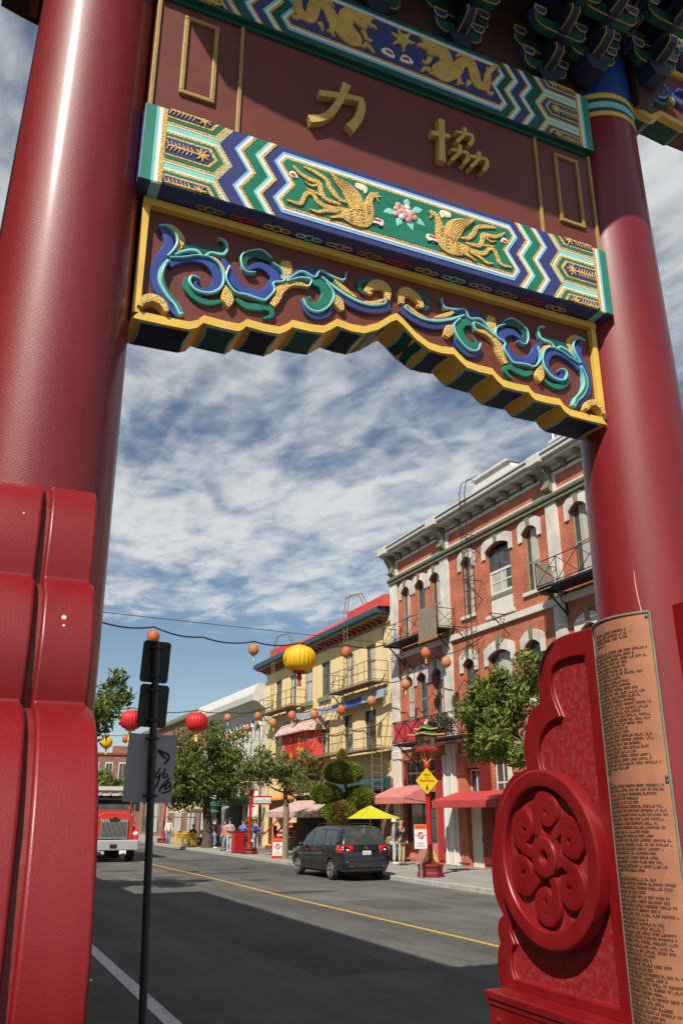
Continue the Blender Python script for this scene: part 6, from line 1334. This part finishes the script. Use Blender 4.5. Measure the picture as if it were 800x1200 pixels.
MB().add([(-0.62,3.30,1.655),(0.62,3.30,1.655),(0.68,4.05,1.20),(-0.68,4.05,1.20)], [(0,1,2,3)]).build('windscreen', 'glass', van, local=True)
lpz = B(-0.155, 0.155, 0.018, 0.03, 0.80, 0.95).build('licence_plate', 'sign_white', van, local=True)
for k in range(6): B(-0.12+0.042*k, -0.12+0.042*k+0.025, 0.012, 0.025, 0.845, 0.915).build('plate_mark', 'banner_grey', lpz, local=True)
B(-0.30, 0.30, 0.01, 0.05, 0.965, 0.995).build('plate_garnish', 'van_trim', van, local=True)
MB().tube([(0.055*math.cos(k*0.5), 0.048, 1.04+0.036*math.sin(k*0.5)) for k in range(13)], 0.010, 5, close=True).build('badge', 'chrome', van, local=True)
MB().tube([(0.02,0.15,1.14),(-0.25,0.17,1.19),(-0.42,0.18,1.17)], 0.010, 5).build('rear_wiper', 'van_trim', van, local=True)
B(-0.76, 0.76, -0.035, 0.06, 0.40, 0.62).build('rear_bumper', 'van_paint', van, local=True, bevel=0.04, seg=3); B(-0.70, 0.70, -0.02, 0.06, 0.30, 0.398).build('bumper_skirt', 'van_trim', van, local=True, bevel=0.02)
for s in (-1, 1): B(s*0.60-0.06, s*0.60+0.06, -0.04, 0.0, 0.46, 0.48).build('reflector', 'tail_red', van, local=True)
B(0.30, 0.56, 0.02, 0.04, 0.72, 0.745).build('model_badge', 'chrome', van, local=True); B(-0.74, 0.74, -0.012, 0.02, 0.635, 0.65).build('bumper_step', 'van_trim', van, local=True)
MB().tube([(-0.72,0.115,1.02),(-0.76,0.04,0.70),(0.76,0.04,0.70),(0.72,0.115,1.02)], 0.006, 4).build('tailgate_seam', 'van_trim', van, local=True)
MB().tube([(0.08,1.0,1.76),(0.08,0.9,1.86)], 0.02, 5).build('aerial', 'van_trim', van, local=True)
def wheel(par, x, y, r, w_, s, rimm='rim'):
    M_ = Matrix.Translation((x,y,r)) @ Matrix.Rotation(R(90), 4, 'Y')
    ty = MB().lathe([(r*0.64,-w_/2),(r*0.93,-w_/2),(r,-w_*0.35),(r,w_*0.35),(r*0.93,w_/2),(r*0.64,w_/2)], 0, 0, 32).xf(M_).build('wheel', 'tyre', par, smooth=40, local=True)
    g = MB().lathe([(r*0.66,-w_*0.3),(r*0.66,w_*0.3)], 0, 0, 28).xf(M_); g.build('rim_barrel', 'van_trim', ty, local=True)
    g = MB(); o = s*w_*0.46
    for k in range(5):
        an = 2*math.pi*k/5+0.3
        for d in (-0.14, 0.14): g.tube([(x+o,y+0.05*math.cos(an),r+0.05*math.sin(an)),(x+o-s*0.01,y+r*0.62*math.cos(an+d),r+r*0.62*math.sin(an+d))], 0.032, 5)
    g.tube([(x+o, y+r*0.64*math.cos(k*math.pi/12), r+r*0.64*math.sin(k*math.pi/12)) for k in range(24)], 0.025, 5, close=True); g.lathe([(0.06,-0.02),(0.06,0.02)], 0, 0, 10) if False else None
    g.build('rim', rimm, ty, local=True, smooth=40); return ty
for y in (0.98, 4.02):
    for s in (-1, 1): wheel(van, s*0.835, y, 0.335, 0.21, s)
# ================================================================ red truck, front towards the camera
tk = thing('dump_truck', 'red heavy truck with tall chrome grille and white bumper facing the gate', 'truck', (7.35, 43.0, 0), 0)
def TB(nm, a, m, **k): return B(*a).build(nm, m, tk, local=True, **k)
P = [(-0.92,1.0),(-0.92,1.80),(-0.84,2.06),(-0.55,2.20),(0.55,2.20),(0.84,2.06),(0.92,1.80),(0.92,1.0)]
hd = MB(); n = len(P); hd.add([(a*1.0,0.10,b) for a, b in P]+[(a*1.04,2.0,b+(0.16 if b > 1.5 else 0)) for a, b in P], [tuple(range(n)), tuple(range(2*n-1,n-1,-1))]+[(i,(i+1)%n,n+(i+1)%n,n+i) for i in range(n)]); hd.build('bonnet', 'truck_red', tk, local=True, bevel=0.05, seg=3)
gr = TB('grille', (-0.66,0.66,0.02,0.12,1.04,1.90), 'chrome', bevel=0.03); TB('grille_back', (-0.60,0.60,0.0,0.03,1.10,1.84), 'van_trim')
for k in range(21): B(-0.59+0.0585*k-0.011, -0.59+0.0585*k+0.011, -0.035, 0.02, 1.10, 1.84).build('grille_bar', 'chrome', gr, local=True)
for k in range(10): MB().blob((-0.54+0.12*k,-0.03,1.80), (0.022,0.012,0.03), 6).build('grille_stud', 'headlight', gr, local=True)
MB().prism([(-0.22,1.82),(-0.26,1.96),(-0.12,1.90),(-0.08,2.0),(0.08,2.0),(0.12,1.90),(0.26,1.96),(0.22,1.82),(0,1.78)], 'xz', -0.06, -0.02).build('grille_emblem', 'van_trim', gr, local=True)
TB('bumper', (-1.18,1.18,-0.12,0.25,0.52,0.98), 'alu_back', bevel=0.05, seg=3); TB('tow_plate', (-0.16,0.16,-0.14,-0.115,0.62,0.80), 'van_trim'); TB('number_plate', (0.30,0.62,-0.10,-0.08,0.36,0.52), 'sign_white')
for s in (-1, 1):
    MB().prism([(0.10,0.95),(0.10,1.30),(0.30,1.55),(1.6,1.58),(1.75,0.95)], 'yz', s*0.925, s*1.20).build('fender', 'truck_red', tk, local=True, bevel=0.06, seg=3)
    MB().blob((s*1.06,0.12,1.25), (0.13,0.06,0.10), 8).build('headlight', 'headlight', tk, local=True, smooth=60)
    MB().blob((s*0.45,-0.11,0.40), (0.08,0.05,0.07), 8).build('fog_lamp', 'alu_back', tk, local=True, smooth=60)
    wheel(tk, s*0.98, 0.95, 0.50, 0.30, s); wheel(tk, s*0.98, 5.2, 0.50, 0.5, s); wheel(tk, s*0.98, 6.5, 0.50, 0.5, s)
    MB().tube([(s*1.1,2.3,2.2),(s*1.42,2.1,2.3),(s*1.42,2.1,2.9),(s*1.1,2.3,3.0)], 0.025, 5).build('mirror_arm', 'chrome', tk, local=True); B(s*1.42-0.10, s*1.42+0.10, 2.05, 2.12, 2.25, 2.85).build('door_mirror', 'van_trim', tk, local=True)
    B(s*0.98-0.08, s*0.98+0.08, 2.4, 2.6, 1.2, 2.9).build('exhaust_stack', 'chrome', tk, local=True)
MB().prism([(2.0,1.2),(2.0,2.35),(2.25,2.85),(3.9,2.9),(3.9,1.2)], 'yz', -1.08, 1.08).build('cab', 'truck_red', tk, local=True, bevel=0.05)
MB().add([(-0.98,1.985,2.36),(0.98,1.985,2.36),(0.92,2.19,2.80),(-0.92,2.19,2.80)], [(0,1,2,3)]).build('windscreen', 'glass', tk, local=True, recalc=False)
TB('sun_visor', (-1.05,1.05,1.95,2.3,2.80,2.90), 'van_trim')
MB().prism([(4.0,1.3),(4.0,2.98),(2.1,3.0),(2.1,3.25),(9.0,3.25),(9.0,1.3)], 'yz', -1.25, 1.25).build('dump_box', 'grey_white', tk, local=True); TB('box_rim', (-1.3,1.3,2.0,9.0,3.255,3.45), 'grey_white')
for k in range(9): B(-1.0+0.24*k, -0.9+0.24*k, 2.06, 2.12, 3.02, 3.22).build('box_rib', 'alu_back', tk, local=True) if k % 2 == 0 else None
TB('chassis', (-0.5,0.5,0.6,8.8,0.55,1.0), 'van_trim')
# ================================================================ people
mat('skin', (0.50, 0.29, 0.20), 0.6, 0.08, 6); mat('hair_dark', (0.025, 0.018, 0.012), 0.7, 0.2, 20); mat('hair_grey', (0.40, 0.38, 0.36), 0.7, 0.2, 20); mat('shoe', (0.05, 0.045, 0.04), 0.6, 0.2, 9); mat('shoe_white', (0.6, 0.6, 0.58), 0.6, 0.1, 9)
for nm, c in (('black',(0.018,0.018,0.02)),('navy',(0.02,0.025,0.06)),('blue',(0.03,0.12,0.50)),('royal',(0.04,0.06,0.36)),('jeans',(0.16,0.23,0.34)),('paljeans',(0.36,0.42,0.48)),('khaki',(0.40,0.33,0.21)),('coral',(0.62,0.12,0.10)),('grey',(0.22,0.22,0.23)),('white',(0.66,0.66,0.64)),('maroon',(0.22,0.03,0.03)),('check',(0.30,0.30,0.32))): mat('cloth_'+nm, c, 0.85, 0.15, 14, 0.3, 60)
def skinmesh(name, verts, edges, radii, m, par, sub=1, root=0):
    me = bpy.data.meshes.new(name); me.from_pydata(verts, edges, []); me.materials.append(MATS[m])
    o = bpy.data.objects.new(name, me); col.objects.link(o); o.parent = par
    sk = o.modifiers.new('skin', 'SKIN'); sk.use_smooth_shade = True
    ly = me.skin_vertices[0] if me.skin_vertices else None
    if ly is None:
        b = bmesh.new(); b.from_mesh(me); b.verts.layers.skin.verify(); b.to_mesh(me); b.free(); ly = me.skin_vertices[0]
    for i, r in enumerate(radii): ly.data[i].radius = (r, r) if not isinstance(r, tuple) else r; ly.data[i].use_root = (i == root)
    ss = o.modifiers.new('sub', 'SUBSURF'); ss.levels = sub; ss.render_levels = sub
    return o
def person(label, x, y, z, rz, h, top, bot, hair='hair_dark', pose='stand', hat=None, shoe='shoe', coat=False, group=None, bag=None):
    p = thing('person', label, 'person', (x, y, z), rz, group); k = h/1.72
    S = lambda *a: tuple(q*k for q in a)
    st = 0.10 if pose == 'walk' else 0.0; sit = pose == 'sit'
    hipz = 0.50 if sit else 0.92; dz = hipz-0.92
    if sit: kn = [(s*0.10, 0.40, 0.50) for s in (-1, 1)]; an = [(s*0.10, 0.42, 0.08) for s in (-1, 1)]
    else: kn = [(-0.09, 0.03+st*1.3, 0.49), (0.09, 0.03-st*0.9, 0.49)]; an = [(-0.09, st*2.2, 0.08), (0.09, -st*2.4, 0.09)]
    sh = 1.40+dz
    if pose == 'phone': el = [(-0.24,0.06,1.16+dz),(0.24,0.06,1.16+dz)]; wr = [(-0.10,0.28,1.28+dz),(0.10,0.28,1.28+dz)]; hn = [(-0.05,0.33,1.33+dz),(0.05,0.33,1.33+dz)]
    elif pose == 'cross': el = [(-0.28,0.02,1.14+dz),(0.28,0.02,1.14+dz)]; wr = [(-0.05,0.20,1.10+dz),(0.05,0.22,1.13+dz)]; hn = [(0.03,0.21,1.11+dz),(-0.03,0.23,1.14+dz)]
    else: el = [(-0.25,-0.03+st*0.6,1.12+dz),(0.25,-0.03-st*0.6,1.12+dz)]; wr = [(-0.26,0.06+st*1.2,0.88+dz),(0.26,0.06-st*0.8,0.88+dz)]; hn = [(-0.255,0.10+st*1.4,0.79+dz),(0.255,0.10-st*0.8,0.79+dz)]
    if sit: wr = [(-0.2,0.25,0.85),(0.2,0.25,0.85)]; hn = [(-0.12,0.36,0.86),(0.12,0.36,0.86)]; el = [(-0.26,0.03,0.78),(0.26,0.03,0.78)]
    # one continuous body: pelvis, spine, neck, head, arms, legs
    V = [(0,0,hipz),(0,0,hipz+0.18),(0,0.0,sh-0.10),(0,0.0,sh+0.04),(0,0.015,sh+0.12),(0,0.03,sh+0.20),(0,0.03,sh+0.30)]
    E = [(0,1),(1,2),(2,3),(3,4),(4,5),(5,6)]; Rd = [0.12,0.115,0.14,0.07,0.055,0.085,0.075]
    for i, s in enumerate((-1, 1)):
        b = len(V); V += [(s*0.17,0,sh-0.02), el[i], wr[i], hn[i]]; E += [(2,b),(b,b+1),(b+1,b+2),(b+2,b+3)]; Rd += [0.06,0.045,0.032,0.035]
        b = len(V); V += [(s*0.095,0,hipz-0.07), kn[i], an[i], (an[i][0], an[i][1]+0.13, 0.04)]; E += [(0,b),(b,b+1),(b+1,b+2),(b+2,b+3)]; Rd += [0.085,0.058,0.04,0.035]
    skinmesh('body', [S(*v) for v in V], E, [r*k for r in Rd], 'skin', p)
    # clothing over it
    V = [(0,0,hipz-(0.06 if not coat else 0.16)),(0,0,hipz+0.18),(0,0,sh-0.10),(0,0,sh+0.02)]; E = [(0,1),(1,2),(2,3)]; Rd = [(0.165,0.13),(0.15,0.125),(0.175,0.135),(0.085,0.075)]
    for i, s in enumerate((-1, 1)):
        b = len(V); V += [(s*0.175,0,sh-0.02), el[i], tuple(np.array(wr[i])*0.92+np.array(el[i])*0.08)]; E += [(2,b),(b,b+1),(b+1,b+2)]; Rd += [0.078,0.064,0.05]
    skinmesh('coat' if coat else 'shirt', [S(*v) for v in V], E, [tuple(q*k for q in r) if isinstance(r, tuple) else r*k for r in Rd], 'cloth_'+top, p, root=1)
    V = [(0,0,hipz+0.03)]; E = []; Rd = [(0.15,0.12)]
    for i, s in enumerate((-1, 1)):
        b = len(V); V += [(s*0.095,0.0,hipz-0.09), kn[i], (an[i][0], an[i][1], an[i][2]+0.03)]; E += [(0,b),(b,b+1),(b+1,b+2)]; Rd += [0.10,0.076,0.062]
    skinmesh('trousers', [S(*v) for v in V], E, [tuple(q*k for q in r) if isinstance(r, tuple) else r*k for r in Rd], 'cloth_'+bot, p)
    for i in range(2):
        a = an[i]; MB().blob(S(a[0], a[1]+0.07, 0.045), S(0.05, 0.14, 0.046), 8).build('shoe', shoe, p, local=True, smooth=60)
    hz = sh+0.25
    if hair: MB().blob(S(0, 0.01, hz+0.035), S(0.092, 0.108, 0.105), 10).build('hair', hair, p, local=True, smooth=60)
    MB().blob(S(0, 0.125, hz-0.01), S(0.016, 0.022, 0.022), 6).build('nose', 'skin', p, local=True, smooth=60)
    for s in (-1, 1): MB().blob(S(s*0.085, 0.03, hz), S(0.014, 0.025, 0.034), 6).build('ear', 'skin', p, local=True, smooth=60); MB().blob(S(s*0.035, 0.108, hz+0.02), S(0.014, 0.010, 0.008), 6).build('eye', 'hair_dark', p, local=True, smooth=60)
    if hat:
        ht = MB().lathe([(0.112*k,(hz+0.045)*k),(0.115*k,(hz+0.09)*k),(0.09*k,(hz+0.15)*k),(0.02*k,(hz+0.165)*k)], 0, 0.02*k, 14).build('cap', hat, p, smooth=60, local=True)
        MB().prism([(-0.09*k,0.09*k),(0.09*k,0.09*k),(0.06*k,0.22*k),(-0.06*k,0.22*k)], 'xy', (hz+0.05)*k, (hz+0.06)*k).build('peak', hat, ht, local=True)
    if bag: MB().box(-0.16*k, 0.16*k, -0.26*k, -0.13*k, 1.0*k, 1.42*k).build('backpack', bag, p, local=True, bevel=0.05, seg=3)
    return p
PZ = 0.149
person('bald person in black jacket and khaki trousers by the pink shop window', 17.35, 32.9, PZ, R(190), 1.76, 'black', 'khaki', None, 'stand', coat=True)
person('person in white cap, grey jacket and pale jeans beside the black jacket', 17.45, 33.75, PZ, R(250), 1.70, 'grey', 'paljeans', 'hair_dark', 'stand', hat='sign_white', shoe='shoe_white')
person('person in check shirt and blue cap with hands together near the kerb', 14.85, 49.0, PZ, R(175), 1.72, 'check', 'paljeans', 'hair_dark', 'cross', hat='cloth_navy', shoe='shoe_white')
person('person in coral T-shirt and grey trousers walking by the litter bin', 14.95, 50.3, PZ, R(120), 1.66, 'coral', 'grey', 'hair_dark', 'walk')
person('person in black top and light jeans standing by the big tree trunk', 15.3, 53.6, PZ, R(250), 1.70, 'black', 'jeans', 'hair_dark', 'stand', shoe='shoe_white')
person('person in bright blue jacket holding up a phone behind the red bin', 15.2, 47.6, PZ, R(140), 1.68, 'blue', 'navy', 'hair_dark', 'phone')
person('person in royal blue top behind the red street lamp', 15.75, 47.2, PZ, R(230), 1.66, 'royal', 'jeans', 'hair_dark', 'phone')
person('person in white shirt standing by the dark distant lamp post', 14.7, 63.5, PZ, R(170), 1.68, 'white', 'jeans', 'hair_dark', 'stand')
person('person in maroon top seated at a yellow cafe table', 16.0, 61.6, PZ, R(200), 1.68, 'maroon', 'black', 'hair_dark', 'sit')
person('person in white top seated at a yellow cafe table', 16.3, 59.9, PZ, R(150), 1.66, 'white', 'navy', 'hair_dark', 'sit')
person('person in black top seated under the cafe umbrella', 17.2, 60.6, PZ, R(220), 1.7, 'black', 'grey', 'hair_dark', 'sit')
# ================================================================ pavement furniture
def chair(x, y, rz, proto=[None]):
    if proto[0] is None:
        c = thing('cafe_chair', 'yellow cafe chair set out under the big street tree', 'chair', (x, y, PZ), rz, 'yellow cafe chairs')
        B(-0.21, 0.21, -0.21, 0.21, 0.42, 0.46).build('seat', 'chair_yellow', c, local=True, bevel=0.01)
        for sx in (-1, 1):
            for sy in (-1, 1): MB().tube([(sx*0.19,sy*0.19,0.42),(sx*0.22,sy*0.22,0.0)], 0.022, 6).build('leg', 'chair_yellow', c, local=True)
        for s in (-1, 1): MB().tube([(s*0.19,-0.20,0.46),(s*0.19,-0.27,0.85)], 0.02, 6).build('back_post', 'chair_yellow', c, local=True)
        for z in (0.60, 0.72, 0.84): B(-0.20, 0.20, -0.27, -0.235, z-0.04, z+0.03).build('back_slat', 'chair_yellow', c, local=True)
        proto[0] = c; return c
    c = copy_tree(proto[0]); c.location = (x, y, PZ); c.rotation_euler = (0,0,rz); return c
for x, y, a in ((14.75,57.6,20),(15.15,58.6,200),(14.75,59.7,15),(15.3,60.3,190),(14.8,61.6,30),(16.1,61.5,200),(16.4,59.8,150),(15.2,62.6,180)): chair(x, y, R(a))
def table(x, y, lab):
    t = thing('cafe_table', lab, 'table', (x, y, PZ), 0, 'yellow cafe tables'); B(x-0.35, x+0.35, y-0.35, y+0.35, PZ+0.70, PZ+0.74).build('table_top', 'chair_yellow', t, bevel=0.008)
    for sx in (-1, 1):
        for sy in (-1, 1): MB().tube([(x+sx*0.3,y+sy*0.3,PZ+0.70),(x+sx*0.32,y+sy*0.32,PZ)], 0.022, 6).build('leg', 'chair_yellow', t)
for x, y in ((15.0,58.1),(14.95,60.4),(16.2,60.7)): table(x, y, 'square yellow cafe table under the big street tree')
def umbrella(x, y, z, r, label, m, seg=8, rise=0.45, sq=False):
    u = thing('parasol', label, 'umbrella', (x, y, PZ)); MB().tube([(x,y,PZ),(x,y,z+rise)], 0.03, 8).build('pole', 'galvanised', u); MB().lathe([(0.28,PZ),(0.28,PZ+0.08),(0.05,PZ+0.12)], x, y, 16).build('base', 'dark_steel', u)
    n = 4 if sq else seg; vs = [(x,y,z+rise)]; 
    for k in range(n): an = 2*math.pi*(k+0.5)/n; vs.append((x+r*math.cos(an), y+r*math.sin(an), z))
    vm_ = [(x+r*0.5*math.cos(2*math.pi*(k+0.5)/n), y+r*0.5*math.sin(2*math.pi*(k+0.5)/n), z+rise*0.42) for k in range(n)]
    g = MB().add(vs+vm_, [(0,1+n+k,1+n+(k+1) % n) for k in range(n)]+[(1+n+k,1+k,1+(k+1) % n,1+n+(k+1) % n) for k in range(n)]); o = g.build('canopy', m, u, recalc=False); o.modifiers.new('s', 'SOLIDIFY').thickness = 0.012
    for k in range(n): MB().tube([vs[0], vm_[k], vs[1+k]], 0.010, 4).build('rib', 'galvanised', u)
    return u
umbrella(17.35, 35.8, 1.95, 1.45, 'lime yellow cafe parasol behind the dark van', 'canvas_lime', sq=True, rise=0.55)
mat('canvas_cream', (0.62, 0.48, 0.24), 0.85, 0.15, 3, trans=0.2)
umbrella(15.6, 61.0, 2.25, 1.7, 'cream cafe parasol over the yellow chairs', 'canvas_cream', rise=0.55); umbrella(17.0, 63.5, 2.3, 1.5, 'green cafe parasol behind the cream one', 'canvas_green', rise=0.5)
def lit(x, y):
    b = thing('litter_bin', 'red steel litter bin with dark top beside the red street lamp', 'litter bin', (x, y, PZ)); B(x-0.30, x+0.30, y-0.28, y+0.28, PZ+0.04, PZ+1.05).build('body', 'lamp_red', b, bevel=0.03)
    for i in range(5): B(x-0.25+0.125*i-0.01, x-0.25+0.125*i+0.01, y-0.30, y-0.27, PZ+0.1, PZ+0.98).build('rib', 'lamp_dark_red', b)
    B(x-0.32, x+0.32, y-0.30, y+0.30, PZ+1.052, PZ+1.14).build('lid', 'lamp_dark_red', b, bevel=0.02)
    for sx in (-1, 1):
        for sy in (-1, 1): B(x+sx*0.25-0.03, x+sx*0.25+0.03, y+sy*0.2-0.03, y+sy*0.2+0.03, PZ, PZ+0.045).build('foot', 'dark_steel', b)
lit(14.65, 46.7)
cpst = thing('cream_post', 'weathered cream wooden post between the street lamp and the red steps', 'post', (17.2, 51.5, PZ)); MB().tube([(17.2,51.5,PZ),(17.2,51.5,3.9)], [0.25,0.19], 10).build('shaft', 'cream_paint', cpst, smooth=50); B(16.88, 17.52, 51.18, 51.82, PZ, PZ+0.18).build('foot', 'concrete', cpst)
ut = thing('utility_cabinet', 'low grey cabinet with a yellow cover beside the slim tree trunk', 'cabinet', (15.75, 38.6, PZ)); B(15.55, 15.95, 38.4, 38.8, PZ, PZ+0.9).build('cabinet_body', 'galvanised', ut, bevel=0.02); B(15.5, 15.6, 38.2, 38.38, PZ, PZ+0.5).build('cover', 'chair_yellow', ut)
pr = thing('produce_stand', 'wooden produce stand with boxes beside the doorway pier', 'stand', (18.2, 35.6, PZ)); B(17.8, 18.7, 35.0, 36.3, PZ+0.75, PZ+0.8).build('shelf', 'wood', pr)
for sx in (17.85, 18.6):
    for sy in (35.05, 36.2): B(sx, sx+0.05, sy, sy+0.05, PZ, PZ+0.75).build('leg', 'wood', pr)
for i in range(3):
    bx_ = thing('produce_crate', 'shallow wooden crate of produce on the stand, one of three side by side', 'crate', (18.2, 35.25+0.42*i, PZ+0.802), 0, 'crates on the produce stand'); B(17.9, 18.55, 35.06+0.42*i, 35.44+0.42*i, PZ+0.802, PZ+1.0).build('box', 'reed', bx_); B(17.94, 18.5, 35.1+0.42*i, 35.4+0.42*i, PZ+0.95, PZ+1.05).build('fill', ('canvas_orange','leaf_pine','canvas_lime')[i], bx_, bevel=0.03)
